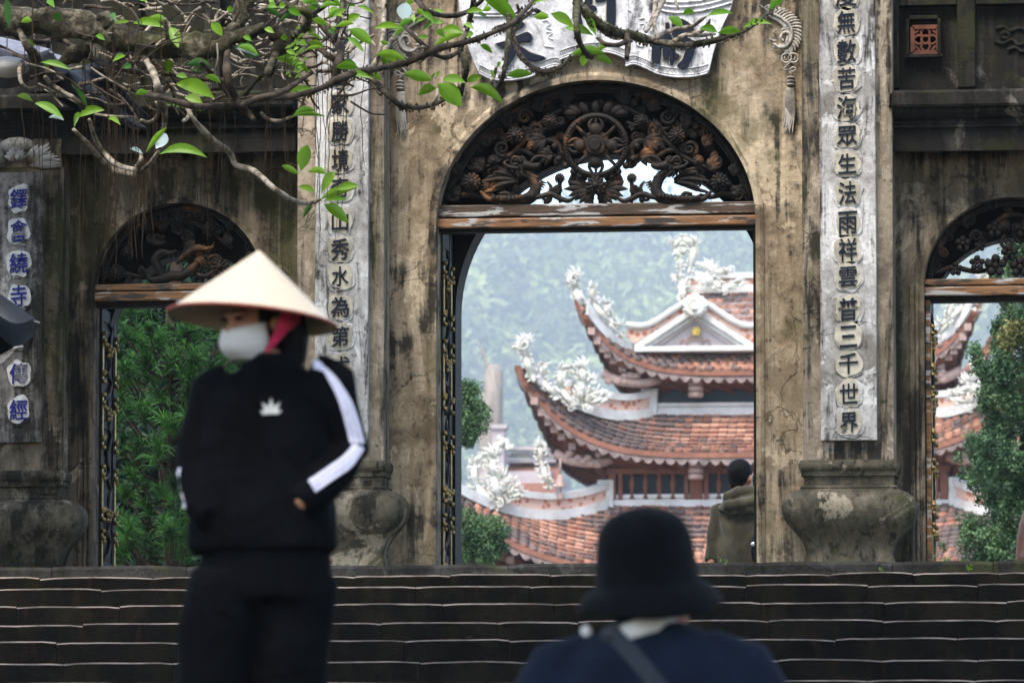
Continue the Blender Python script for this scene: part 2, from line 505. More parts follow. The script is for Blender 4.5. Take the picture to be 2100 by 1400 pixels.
def arch_trim(name, m, cx, hw, spring, rise, z0, y, w, t, n=48, prof=None):
    """raised rim round an opening; PROF: (outward, forward) points"""
    prof = prof or [(0, 0), (0, -t), (w * .55, -t), (w, -t * .4), (w, 0)]
    base = [(cx - hw, z0, -1, 0), (cx - hw, spring - .01, -1, 0)]
    base += [(cx - hw * cos(pi * i / n), spring + rise * sin(pi * i / n), -cos(pi * i / n), sin(pi * i / n)) for i in range(n + 1)]
    base += [(cx + hw, spring - .01, 1, 0), (cx + hw, z0, 1, 0)]
    r = [[(x + nx * o, y + f, z + nz * o) for o, f in prof] for x, z, nx, nz in base]
    b = MB(); b.rings(r, closed=True, cap=True)
    return b.build(name, m, gate, fix=True)

ZTOP = Z(-300, 0)
MPX = 36.4 / F_PX                                    # metres per photograph pixel on the gate
C_CX, C_HW = X(1222), 329 * MPX
C_SP, C_RI = Z(455), 293 * MPX
CB = X(1263, 1.05), Z(640, 1.05, 1263)
arch_wall('wall', M['wall'], X(775), X(1652), LZ - .3, ZTOP, C_CX, C_HW, C_SP, C_RI, 0, .42)
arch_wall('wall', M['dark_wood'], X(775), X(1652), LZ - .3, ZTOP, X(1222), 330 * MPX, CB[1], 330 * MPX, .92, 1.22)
# cheeks of the hollow between front and rear arch
for s in (-1, 1):
    b = MB(); xx = C_CX + s * (C_HW + .02)
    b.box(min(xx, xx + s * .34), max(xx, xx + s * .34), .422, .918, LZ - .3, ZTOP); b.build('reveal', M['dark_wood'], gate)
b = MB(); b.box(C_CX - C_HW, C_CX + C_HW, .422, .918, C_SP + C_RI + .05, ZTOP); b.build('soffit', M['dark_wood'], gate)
arch_trim('arch_rim', M['wall'], C_CX, C_HW + .002, C_SP, C_RI, LZ, -.001, .05, .022)

SIDES = []
for cx_px, hw_px, apex, xa, xb, bcx, bsp in ((366, 179, 413, 127, 620, 410, 696), (2076, 179, 404, 1828, 2330, 2084, 668)):
    yf = .14
    cx, hw = X(cx_px, yf), hw_px * MPX
    sp = Z(apex + 179, yf, cx_px); ri = 179 * MPX
    SIDES.append((cx, hw, sp, ri, cx_px))
    arch_wall('wall', M['wall_left'] if cx_px < 1000 else M['wall_side'], X(xa, yf), X(xb, yf), LZ - .3, Z(255, yf, cx_px), cx, hw, sp, ri, yf, .34)
    zs = Z(bsp, .8, bcx)
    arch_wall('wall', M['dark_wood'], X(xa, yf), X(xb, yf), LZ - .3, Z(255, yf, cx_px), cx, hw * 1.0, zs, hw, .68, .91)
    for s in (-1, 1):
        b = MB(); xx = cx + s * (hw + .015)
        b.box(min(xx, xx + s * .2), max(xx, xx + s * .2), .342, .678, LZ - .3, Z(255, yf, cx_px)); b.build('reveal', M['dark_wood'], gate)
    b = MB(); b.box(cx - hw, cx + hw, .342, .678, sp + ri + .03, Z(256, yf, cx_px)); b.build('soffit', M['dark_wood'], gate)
    arch_trim('arch_rim', M['wall_left'] if cx_px < 1000 else M['wall_side'], cx, hw + .002, sp, ri, LZ, yf - .001, .03, .015)
    # fillet mouldings beside the opening
    for s in (-1, 1):
        for o, w, d in ((.036, .018, .022), (.062, .03, .012)):
            b = MB(); a = cx + s * (hw + o)
            b.box(min(a, a + s * w), max(a, a + s * w), yf - d, yf + .01, LZ, sp)
            b.build('jamb_moulding', M['wall_left'] if cx_px < 1000 else M['wall_side'], gate, bevel=.004)

# ------------------------------------------------------------------ pilasters
def u_loft(b, cx, levels, yb=.05, nc=5):
    """stack of round-cornered U outlines: (z, half width, how far it stands out, corner radius)"""
    rs = []
    for z, hw, dep, r in levels:
        ring = [(cx - hw, yb, z)]
        for k in range(nc + 1):
            a = pi / 2 * k / nc
            ring.append((cx - hw + r - r * cos(a), -dep + r - r * sin(a), z))
        for k in range(nc + 1):
            a = pi / 2 * k / nc
            ring.append((cx + hw - r + r * sin(a), -dep + r - r * cos(a), z))
        ring.append((cx + hw, yb, z))
        rs.append(ring)
    b.rings(rs, closed=False, cap=True)
    return b

def pilaster(cx_px, hw_px, y_off, top_py, m, mb, zshift=0):
    cx = X(cx_px, -.2)
    d0 = .24 + y_off
    zz = lambda py: Z(py + zshift, -d0, cx_px)
    s = hw_px / 92.0
    b = MB()
    u_loft(b, cx, [(zz(948), hw_px * MPX, d0, .006), (Z(top_py, -d0, cx_px), hw_px * MPX, d0, .006)])
    o = b.build('pilaster', m, gate, auto=35)
    b = MB()
    q = lambda py, h, dd, r=.008: (zz(py), h * s * MPX, d0 + dd, r)
    u_loft(b, cx, [q(1003, 96, .012), q(999, 98, .02), q(996, 97, .016), q(995, 91, -.002), q(977, 91, -.002), q(975, 96, .014), q(966, 96, .016),
                   q(963, 99, .03), q(957, 101, .038, .02), q(950, 101, .038, .02), q(944, 98, .03), q(942, 93, .004)])
    b.build('plinth', mb, o, auto=35)
    b = MB()
    pr = [(1153, 96), (1146, 91), (1135, 88), (1120, 91), (1105, 98), (1092, 108), (1078, 121), (1064, 131), (1050, 136), (1038, 137), (1026, 134), (1016, 127), (1009, 117), (1005, 106), (1002, 100), (1000, 97)]
    lv = [(zz(py) if py < 1150 else LZ - .02, h * s * MPX, d0 + (h - 92) * MPX * .8, .02 + max(0, (h - 92)) * MPX * .75) for py, h in pr]
    u_loft(b, cx, lv, nc=8)
    b.build('bulb_base', mb, o, auto=50)
    return o
pilaster(1740, 92, 0, -160, M['pilaster'], M['base'])
pilaster(700, 90, 0, -160, M['pilaster'], M['base'], 2)
pilaster(36, 91, -.1, 345, M['wall_left'], M['base'], 22)

# wall fillets beside the tall pilasters
for px in (787, 1655):
    b = MB(); b.box(X(px) - .012, X(px) + .012, -.016, .01, LZ, ZTOP)
    b.build('fillet', M['wall'], gate, bevel=.004)

# ------------------------------------------------------------------ inscriptions
def glyph_mesh(ch, w, h, depth, bold=.016, m=None):
    cu = bpy.data.curves.new('glyph', 'FONT')
    cu.body = ch; cu.size = 1; cu.extrude = .5; cu.offset = bold; cu.resolution_u = 2
    o = link('glyph', cu)
    me = bpy.data.meshes.new_from_object(o.evaluated_get(bpy.context.evaluated_depsgraph_get()))
    bpy.data.objects.remove(o); bpy.data.curves.remove(cu)
    co = np.empty(len(me.vertices) * 3, dtype=np.float32); me.vertices.foreach_get('co', co); co = co.reshape(-1, 3)
    lo, hi = co[:, :2].min(0), co[:, :2].max(0)
    u, v = (co[:, 0] - lo[0]) / (hi[0] - lo[0]) - .5, (co[:, 1] - lo[1]) / (hi[1] - lo[1]) - .5
    # brush slant: strokes rise to the right
    v = v + .05 * u
    out = np.stack([u * w, -co[:, 2] * depth, v * h], 1)
    me.vertices.foreach_set('co', out.astype(np.float32).ravel())
    me.materials.clear(); me.materials.append(m); me.update()
    return me

def cartouche(b, cx, cz, w, h, y0, y1, seed, k=26, j=.13):
    pts = []
    for i in range(k):
        a = 2 * pi * i / k
        r = 1 + j * mnoise.noise(Vector((cos(a) * 1.6, sin(a) * 1.6, seed)))
        pts.append((cx + cos(a) * w * r * (1 + .10 * abs(sin(2 * a))), cz + sin(a) * h * r * (1 + .10 * abs(sin(2 * a)))))
    b.prism(pts, y0, y1)

def inscription(label, cx_px, hw_px, top, bottom, yf, chars, m, mg, mback, w_px, h_px):
    b = MB()
    z0, z1 = Z(bottom, yf, cx_px), Z(top, yf, cx_px)
    cx = X(cx_px, yf)
    b.box(cx - hw_px * MPX, cx + hw_px * MPX, yf, yf + .06, z0, z1)
    o = b.build('inscription_slab', m, gate, bevel=.006)
    o['label'] = label
    for i, (ch, py, px) in enumerate(chars):
        p = P(px, py, yf)
        rb = MB(); cartouche(rb, p.x, p.z, w_px * .76 * MPX, h_px * .70 * MPX, yf - .0075, yf + .01, i * 7.7 + cx_px, j=.2)
        rb.build('plaster_rim', m, o, bevel=.004)
        rb = MB(); cartouche(rb, p.x, p.z, w_px * .64 * MPX, h_px * .60 * MPX, yf - .011, yf + .01, i * 3.7 + cx_px, j=.30)
        rb.build('character_ground', mback, o)
        c = link('character', glyph_mesh(ch, w_px * MPX * rnd.uniform(.88, 1.06), h_px * MPX * rnd.uniform(.90, 1.06), .016, .008, mg), o)
        c.location = (p.x, yf - .012, p.z)
    return o
inscription('tall pale slab of navy characters on the right pilaster', 1740, 57, -160, 903, -.29,
            [(c, y, 1736 + (y - 100) * .007) for c, y in zip('度無數苦海眾生法雨祥雲普三千世界', (-8, 46, 106, 161, 221, 279, 336, 396, 457, 512, 568, 634, 690, 745, 807, 866))],
            M['slab'], M['glaze'], M['cream'], 39, 44)
inscription('tall pale slab of navy characters on the left pilaster', 700, 55, -160, 903, -.29,
            [(c, y, 698) for c, y in zip('名國家勝境奇山秀水為第弌', (96, 155, 212, 269, 329, 385, 453, 512, 567, 630, 690, 752))],
            M['slab'], M['glaze'], M['cream'], 38, 44)
inscription('short stained slab of blue characters at the left edge', 36, 52, 353, 907, -.19,
            [(c, y, 39) for c, y in zip('鐸禽繞寺真傳經', (408, 474, 540, 607, 688, 766, 840))],
            M['slab_dark'], M['blue_glaze'], M['white_ground'], 36, 44)

# ------------------------------------------------------------------ cornices and upper walls of the side bays
def zx(py, px, Y): return Z(py, Y, px)
for x0p, x1p, ys in ((-260, 612, 5), (1830, 2400, 0)):
    px = (x0p + x1p) / 2
    if px < 1000: px = 300
    else: px = 1950
    xa, xb = X(x0p, 0), X(x1p, 0)
    q = lambda py, Y: (Y, Z(py + ys, Y, px))
    b = MB(); b.prof_x(xa, xb, [q(311, -.14), q(258, -.14), q(258, .2), q(311, .2)]); b.build('frieze', M['black_wall'], gate, bevel=.008)
    b = MB(); b.prof_x(xa, xb, [q(261, .2), q(261, -.17), q(256, -.17), q(252, -.15), q(246, -.15), q(240, -.19), q(230, -.22), q(222, -.225), q(219, -.22), q(219, -.26), q(212, -.27), q(212, .2)])
    b.build('cornice', M['black_wall'], gate, bevel=.003)
    b = MB(); b.prof_x(xa, xb, [q(214, .2), q(214, -.24), q(188, -.24), q(184, -.2), q(184, .2)]); b.build('cornice', M['black_wall'], gate, bevel=.006)
    # recessed field above
    b = MB(); b.box(xa, xb, .02, .3, Z(183 + ys, 0, px), ZTOP); b.build('wall', M['black_wall'], gate)
for p0, p1, yy, zz_ in ((1832, 1848, -.06, 182), (1968, 2005, -.06, 182), (2128, 2160, -.06, 182), (1849, 1967, -.05, 13), (2006, 2127, -.05, 13)):
    b = MB(); b.box(X(p0), X(p1), yy, .03, Z(zz_, 0, 1950), ZTOP); b.build('upper_pilaster', M['black_wall'], gate, bevel=.006)
for p0, p1 in ((60, 96), (250, 286), (420, 452), (560, 612)):
    b = MB(); b.box(X(p0), X(p1), -.06, .03, Z(188, 0, 300), ZTOP); b.build('upper_pilaster', M['black_wall'], gate, bevel=.006)
# small square window with a terracotta flower grille
yg = -.02
fr = MB()
for a0, a1, b0, b1 in ((1862, 1869, 40, 118), (1927, 1934, 40, 118), (1869, 1927, 33, 41), (1858, 1938, 112, 119)):
    fr.box(X(a0), X(a1), yg - .03, .03, Z(b1, yg, 1900), Z(b0, yg, 1900))
fr.build('window_frame', M['black_wall'], gate, bevel=.004)
gp = P(1898, 82, yg - .008)
gr = MB()
R = 29 * MPX
def ring(b, c, r, w, n=20, a0=0, a1=2 * pi, y=0, t=.02):
    pts = [(c[0] + r * cos(a0 + (a1 - a0) * i / n), y, c[1] + r * sin(a0 + (a1 - a0) * i / n)) for i in range(n + 1)]
    b.tube(pts, w, 6)
for sx, sz, ex, ez in ((-1, -1, 1, -1), (1, -1, 1, 1), (1, 1, -1, 1), (-1, 1, -1, -1)):
    gr.bar((gp.x + sx * R * .9, gp.y, gp.z + sz * R * .9), (gp.x + ex * R * .9, gp.y, gp.z + ez * R * .9), .026, .026, (0, 1, 0))
ring(gr, (gp.x, gp.z), R * .28, .008, y=gp.y)
for k in range(4):
    a = pi / 2 * k
    for s in (-1, 1):
        pts = spline([(gp.x + cos(a + s * .7) * R * .30, gp.y, gp.z + sin(a + s * .7) * R * .30), (gp.x + cos(a + s * .52) * R * .62, gp.y, gp.z + sin(a + s * .52) * R * .62), (gp.x + cos(a) * R * .92, gp.y, gp.z + sin(a) * R * .92)], 6)
        gr.tube(pts, .008, 6)
    b2 = a + pi / 4
    ring(gr, (gp.x + cos(b2) * R * 1.25, gp.z + sin(b2) * R * 1.25), R * .42, .009, 12, b2 + pi - 1.0, b2 + pi + 1.0, y=gp.y)
gr.build('flower_grille', M['terracotta'], gate, smooth=False)
# cloud relief in the next panel
b = MB()
for pts in ([(2042, 60), (2058, 56), (2072, 64), (2090, 58), (2110, 66)], [(2040, 84), (2056, 90), (2074, 82), (2088, 92), (2112, 86)], [(2052, 72), (2062, 66), (2070, 74), (2062, 80), (2054, 76)], [(2066, 104), (2082, 98), (2096, 106), (2112, 100)]):
    pp = spline(pts, 6)
    b.tube([P(x, y, .015) for x, y in pp], .014, 6)
b.build('cloud_relief', M['black_wall'], gate, smooth=True)
# lotus capital over the short slab
b = MB()
for k in range(11):
    a = radians(-8 + k * 8.5)
    for cxp, sg in ((84, 1), (-12, -1)):
        base = P(cxp - sg * 22, 338, -.16)
        L = (62 + 6 * sin(k)) * MPX * (1 if k < 8 else .8)
        tip = base + Vector((sg * cos(a) * L, -.05 + .012 * (k % 3), sin(a) * L * .82))
        mid = (base + tip) / 2 + Vector((0, -.05, 0))
        b.tube([base, mid, tip], [.012, .026, .004], 6, .6)
for k in range(9):
    a = radians(20 + k * 17.5)
    base = P(36, 330, -.2); L = 26 * MPX
    tip = base + Vector((cos(a) * L, -.04, sin(a) * L))
    b.tube([base, (base + tip) / 2 + Vector((0, -.03, 0)), tip], [.01, .022, .004], 6, .7)
b.blob(P(38, 322, -.25), .022, .02, .022)
b.blob(P(36, 300, -.17), .12, .05, .06)
b.build('lotus_capital', M['relief'], gate, smooth=True)
b = MB(); b.box(X(-58, -.1), X(126, -.1), -.15, .1, Z(345, -.15, 36), Z(285, -.15, 36)); b.build('capital_block', M['wall_side'], gate, bevel=.01)
# ------------------------------------------------------------------ name plaque over the main arch
def pxy(pts, Y): return [P(x, y, Y) for x, y in pts]
def poly_px(b, pts, y0, y1, mi=0):
    q = [P(x, y, y0) for x, y in pts]
    b.prism([(p.x, p.z) for p in q], y0, y1, mi)
def tube_px(b, pts, Y, r_px, n=6, flat=.7, sm=5, mi=0):
    """smooth tube through photograph points (x, y[, radius px])"""
    k = [(p[0], p[1], p[2] if len(p) > 2 else r_px) for p in pts]
    k = spline(k, sm) if len(k) > 2 else k
    b.tube([P(x, y, Y if not callable(Y) else Y(x, y)) for x, y, r in k], [max(.0015, r * MPX) for x, y, r in k], n, flat, mi=mi)

plq = MB()
bot_l = spline([(983, 152), (1010, 164), (1046, 166), (1086, 159), (1112, 146), (1134, 138), (1150, 139)], 5)
bot_m = spline([(1147, 124), (1170, 116), (1198, 109), (1228, 107), (1258, 111), (1289, 124)], 5)
bot_r = spline([(1283, 137), (1300, 133), (1322, 140), (1350, 153), (1386, 159), (1424, 158), (1452, 151)], 5)
def plate(pts, yy): poly_px(plq, pts, yy, .03)
# left leaf, right leaf, middle leaf as three overlapping plates
L_edge = spline([(938, -60), (944, 20), (956, 80), (970, 120), (983, 152)], 5)
R_edge = spline([(1452, 151), (1464, 100), (1480, 55), (1500, 10), (1512, -60)], 5)
plate(L_edge + bot_l[1:] + [(1153, 60), (1153, -60)], -.055)
plate([(1283, -60), (1283, 60)] + bot_r + R_edge[1:], -.055)
plate([(1149, -60), (1149, 124)] + bot_m[1:] + [(1287, -60)], -.062)
plaque = plq.build('name_plaque', M['plaque'], gate)
plaque['label'] = 'pale scroll-shaped name plaque with large navy characters over the main arch'
bd = MB()
for path, yy in ((bot_l, -.058), (bot_r, -.058), (bot_m, -.066)):
    for off, r in ((-1.5, 2.2), (-6, 1.3), (-19, 1.5)):
        tube_px(bd, [(x, y + off) for x, y in path], yy, r, 6, 1, 1)
for path in (L_edge, R_edge): tube_px(bd, path, -.056, 1.6, 6, 1, 1)
# key pattern in the bands
for path, yy in ((bot_l, -.057), (bot_r, -.057), (bot_m, -.0645)):
    for i in range(0, len(path) - 1):
        (x0, y0), (x1, y1) = path[i], path[i + 1]
        tube_px(bd, [(x0, y0 - 8), (x0, y0 - 16), (x0 + (x1 - x0) * .6, y0 - 16 + (y1 - y0) * .6), (x0 + (x1 - x0) * .6, y0 - 11 + (y1 - y0) * .6)], yy, .7, 4, 1, 1)
for path in ([(958, 24), (1000, 27), (1060, 26), (1108, 20)], [(956, 32), (1000, 34), (1060, 32), (1104, 27)], [(1340, 16), (1380, 26), (1440, 22), (1500, 6)], [(1338, 6), (1380, 15), (1440, 11), (1505, -6)], [(1336, -4), (1380, 5), (1440, 1), (1508, -16)]):
    tube_px(bd, path, -.062, 2.4, 6, 1)
bd.build('border', M['plaque'], plaque, smooth=True)
rl = MB()
for pts in ([(1098, 48), (1106, 62), (1112, 80), (1116, 94), (1124, 96), (1136, 98)], [(1112, 44), (1122, 42), (1128, 50), (1120, 56), (1130, 60)], [(1120, 66), (1132, 68), (1124, 76), (1134, 82)], [(1150, 60), (1160, 54), (1168, 62), (1160, 70)],
            [(1160, 82), (1172, 76), (1182, 84), (1196, 78)], [(1270, 24), (1282, 18), (1294, 24)], [(1272, 38), (1282, 34), (1284, 44), (1274, 46)], [(1310, 40), (1322, 38), (1326, 46)], [(1312, 50), (1322, 50), (1318, 60)], [(1304, 92), (1318, 96), (1322, 86)]):
    tube_px(rl, pts, -.06, 1.1, 5, 1)
rl.build('cloud_relief', M['plaque'], plaque, smooth=True)
def strokes(name, sc, ox, polys, Y=-.068):
    b = MB()
    for pl in polys: poly_px(b, [(ox + x / sc, y / sc) for x, y in spline(pl + pl[:1], 4)[:-1]], Y, Y + .03)
    return b
def plaque_char(sc, ox, polys):
    for mname, grow, Y, m in (('character', 0, -.078, M['glaze']),):
        strokes(mname, sc, ox, polys, Y).build(mname, m, plaque, bevel=.006)
    b = MB()
    for pl in polys:
        cx = sum(p[0] for p in pl) / len(pl); cy = sum(p[1] for p in pl) / len(pl)
        g_ = []
        for x, y in pl:
            l = max(1, sqrt((x - cx) ** 2 + (y - cy) ** 2)); k = 1 + 2.3 * sc / l
            g_.append((ox + (cx + (x - cx) * k) / sc, (cy + (y - cy) * k) / sc))
        poly_px(b, g_, -.0665 - .0004 * polys.index(pl), -.04)
    b.build('character_ground', M['cream'], plaque)
plaque_char(7, 930, [[(610, 375), (790, 325), (940, 300), (1015, 335), (990, 390), (880, 440), (780, 430)],
                     [(600, 625), (760, 580), (900, 520), (1050, 460), (1125, 515), (1105, 600), (990, 600), (900, 640), (760, 690), (680, 690)],
                     [(850, 640), (930, 690), (880, 800), (800, 930), (740, 985), (690, 970), (760, 850), (800, 720)],
                     [(940, 650), (1010, 690), (1120, 760), (1310, 820), (1200, 880), (1080, 870), (980, 770)]])
plaque_char(2.56, 780, [[(1012, -90), (1045, -90), (1050, 60), (1062, 130), (1040, 135), (1022, 60)], [(1015, 20), (1120, 28), (1130, 60), (1060, 64), (1012, 56)], [(1075, -40), (1110, -40), (1110, 20), (1075, 20)],
                        [(1190, -90), (1228, -90), (1232, 140), (1188, 172), (1130, 132), (1180, 128), (1186, 55)], [(1130, -30), (1180, -30), (1180, 4), (1130, 10)]])
plaque_char(6.364, 1200, [[(885, 480), (970, 470), (978, 790), (920, 818), (865, 770)], [(1045, 300), (1092, 300), (1090, 390), (1050, 380)], [(1130, 310), (1260, 250), (1400, 340), (1390, 420), (1150, 480)],
                          [(980, 460), (1110, 440), (1120, 570), (1000, 590)], [(1005, 600), (1085, 610), (1080, 760), (1015, 750)], [(1095, 600), (1175, 610), (1150, 830), (1100, 815)],
                          [(1200, 500), (1340, 490), (1430, 560), (1420, 650), (1200, 620)], [(1310, 640), (1425, 655), (1350, 850), (1265, 905), (1200, 850), (1270, 770)], [(1150, 680), (1225, 715), (1215, 770), (1150, 775)]])

# ------------------------------------------------------------------ stucco feather scrolls and tassels beside the plaque
def tassel(cx, cy, s, flip):
    t = tag(bpy.data.objects.new('tassel_relief', None)); COL.objects.link(t); t.parent = gate
    f = lambda pts: [(cx + flip * x * s, cy + y * s) + tuple(p * s for p in r) for x, y, *r in pts]
    b = MB()
    sp_ = spline([(-80, -98), (-52, -80), (-18, -62), (4, -36), (2, -4), (-16, 14)], 5)
    tube_px(b, f([(x, y, 4) for x, y in sp_]), -.03, 4, 7, .9, 1)
    for i in range(2, len(sp_) - 1):                                  # plume leaflets
        x, y = sp_[i]; dx, dy = sp_[i + 1][0] - x, sp_[i + 1][1] - y; l = sqrt(dx * dx + dy * dy); dx, dy = dx / l, dy / l
        w_ = 15 + 14 * sin(pi * i / len(sp_))
        for sd_, k_ in ((1, 1), (-1, .55)):
            nx_, ny_ = dy * sd_ * k_, -dx * sd_ * k_
            tube_px(b, f([(x, y, 2.5), (x + nx_ * w_ * .6 + dx * 7, y + ny_ * w_ * .6 + dy * 7, 4.2), (x + nx_ * w_ + dx * 17, y + ny_ * w_ + dy * 17, 1.6)]), -.02, 3, 6, .8, 3)
    tube_px(b, f([(-42, 2, 3), (-28, 12, 4.5), (-8, 8, 5), (2, -10, 4.5), (-4, -26, 4), (-18, -26, 4), (-24, -12, 4), (-16, -4, 3)]), -.03, 4, 7, .8)
    for k in range(6):
        a = k * .9
        tube_px(b, f([(-20 + 16 * cos(a), -12 + 16 * sin(a), 2), (-20 + 30 * cos(a + .3), -10 + 26 * sin(a + .3), 3.6), (-20 + 34 * cos(a + .7), -8 + 30 * sin(a + .7), 1.5)]), -.02, 3, 6, .8)
    b.build('plume', M['relief'], t, smooth=True)
    b = MB()
    for o in (-9, 9): tube_px(b, f([(o + 13 * cos(i * pi / 6), 40 + 12 * sin(i * pi / 6)) for i in range(13)]), -.022, 2.4 * s, 6, .9, 2)
    for o in (-9, 9): tube_px(b, f([(o - 5, 36), (o - 5, 44), (o + 4, 44), (o + 4, 37)]), -.022, 1.3 * s, 5, .9, 1)
    tube_px(b, f([(-3, 14), (2, 22), (0, 30)]), -.022, 1.8 * s)
    tube_px(b, f([(0, 52), (-10, 62), (-16, 70), (-4, 72), (8, 64), (16, 70), (6, 76), (-6, 70), (4, 84)]), -.022, 2.1 * s)
    b.build('knot', M['relief'], t, smooth=True)
    b = MB()
    for k in range(3):
        b.blob(P(cx + flip * s * 2, cy + (92 + 9 * k) * s, -.02), 11 * s * MPX, .03, 4.4 * s * MPX)
    for k in range(11):
        o = -12 + 2.5 * k
        tube_px(b, f([(o * .7, 118, 2), (o * .9, 150, 2.3), (o + 2 * sin(k), 190, 2.4), (o - 4 + 3 * sin(k * 1.7), 222 + 9 * (k % 3), 1.6)]), -.024 - .006 * sin(pi * k / 10), 2, 5, 1)
    b.build('fringe', M['relief'], t, smooth=True)
tassel(1620, 88, .78, 1)
tassel(822, 96, .78, -1)

# ------------------------------------------------------------------ beams across the arches
def beam(cx, hw, cpx, top, mid1, mid2, bottom, yf, m_up, m_lo, under):
    e = MB(); zz = lambda py: Z(py, yf, cpx)
    e.box(cx - hw - .02, cx + hw + .02, yf, yf + .14, zz(mid1), zz(top)); o1 = e.build('beam', m_up, gate, bevel=.006)
    e = MB(); e.box(cx - hw - .02, cx + hw + .02, yf + .03, yf + .13, zz(mid2) + .002, zz(mid1) - .002); e.build('groove', M['dark_wood'], o1)
    e = MB(); e.box(cx - hw - .02, cx + hw + .02, yf - .012, yf + .14, zz(bottom), zz(mid2)); e.build('beam', m_lo, gate, bevel=.009)
    e = MB(); e.box(cx - hw - .02, cx + hw + .02, yf + .05, yf + .16, zz(under), zz(bottom) - .003); e.build('under_rail', M['dark_wood'], gate)
beam(C_CX, C_HW, 1222, 417, 441, 445, 465, .04, M['beam_dark'], M['beam'], 471)
for (cx, hw, sp, ri, cpx), py in zip(SIDES, (581, 570)):
    beam(cx, hw, cpx, py, py + 13, py + 16, py + 35, .17, M['beam'], M['beam'], py + 46)

# ------------------------------------------------------------------ carved fanlights
def spiral(b, cx, cy, r0, turns, a0, sgn, Y, w):
    pts = []
    n = int(10 * turns)
    for i in range(n + 1):
        t = i / n
        r = r0 * (1 - .86 * t)
        a = a0 + sgn * turns * 2 * pi * t
        pts.append((cx + r * cos(a), cy + r * sin(a), w * (1 - .55 * t)))
    tube_px(b, pts, Y, w, 6, .9, 1)
def flower(b, cx, cy, r, Y, n=9):
    c = P(cx, cy, Y)
    R = r * MPX
    b.blob(c + Vector((0, -.03, 0)), R * .36, R * .4, R * .36, None, 8, 5)
    for ring_, (rr, ln, wd, yy) in enumerate(((.42, .40, .17, -.028), (.68, .42, .20, -.01))):
        for k in range(n + ring_ * 3):
            a = 2 * pi * (k + .5 * ring_) / (n + ring_ * 3)
            Mx = Matrix.Rotation(-a, 3, 'Y')
            b.blob(c + Vector((cos(a) * rr * R, yy, sin(a) * rr * R)), ln * R * .62, R * .16, wd * R, Mx, 6, 4)
def leafy(b, cx, cy, L, ang, Y, w=1.0):
    for k in range(-2, 3):
        a = ang + k * .34
        l = L * (1 - .14 * abs(k))
        tube_px(b, [(cx, cy, 3 * w), (cx + cos(a) * l * .55, cy + sin(a) * l * .55 - 2, 6.5 * w), (cx + cos(a) * l, cy + sin(a) * l, 1)], Y, 5, 6, .5)
def panel_part(name, b, pn): return b.build(name, M['carved'], pn, smooth=True)

pn = tag(bpy.data.objects.new('carved_fanlight', None), 'dark carved wooden fanlight with spoked wheel and dragons in the main arch'); COL.objects.link(pn); pn.parent = gate
FY = .10
W0 = (1222, 299)
w = MB()
wp_ = P(*W0, FY - .05)
ring(w, (wp_.x, wp_.z), 62 * MPX, 7.0 * MPX, 48, y=wp_.y)
for k in range(56):                                                    # rope binding
    a = 2 * pi * k / 56
    pa = Vector((wp_.x + cos(a) * 61 * MPX, wp_.y - .004, wp_.z + sin(a) * 61 * MPX))
    d = Vector((cos(a + .9), 0, sin(a + .9))) * 7 * MPX
    w.tube([pa - d, pa + Vector((0, -.02, 0)), pa + d], [.004, .007, .004], 5)
panel_part('wheel_rim', w, pn)
w = MB()
for r_, y_, h_ in ((30, .0, .03), (21, -.028, .03), (12, -.05, .03)):
    n = 24
    w.prism([(wp_.x + cos(2 * pi * i / n) * r_ * MPX * (1.1 if (i % 3 == 0 and r_ == 30) else 1), wp_.z + sin(2 * pi * i / n) * r_ * MPX * (1.1 if (i % 3 == 0 and r_ == 30) else 1)) for i in range(n)], wp_.y + y_ - .02, wp_.y + y_ + h_)
w.build('wheel_hub', M['carved'], pn, bevel=.006)
for k in range(8):
    a = pi / 4 * k
    w = MB()
    u, v = (cos(a), sin(a)), (-sin(a), cos(a))
    f = lambda x, y: (W0[0] + u[0] * x + v[0] * y, W0[1] + u[1] * x + v[1] * y)
    if k % 2:
        tube_px(w, [(*f(26, 0), 4.5), (*f(60, 0), 3.2)], FY - .06, 4, 7, .9, 1)
    else:
        for s in (-1, 0, 1):
            tube_px(w, [(*f(28, s * 4), 3.5), (*f(38, s * 13), 4), (*f(48, s * 12), 3.6), (*f(57, s * 5), 2)], FY - .065, 3, 7, .9)
        w.blob(P(*f(33, 0), FY - .06), .045, .03, .045)
    panel_part('spoke', w, pn)
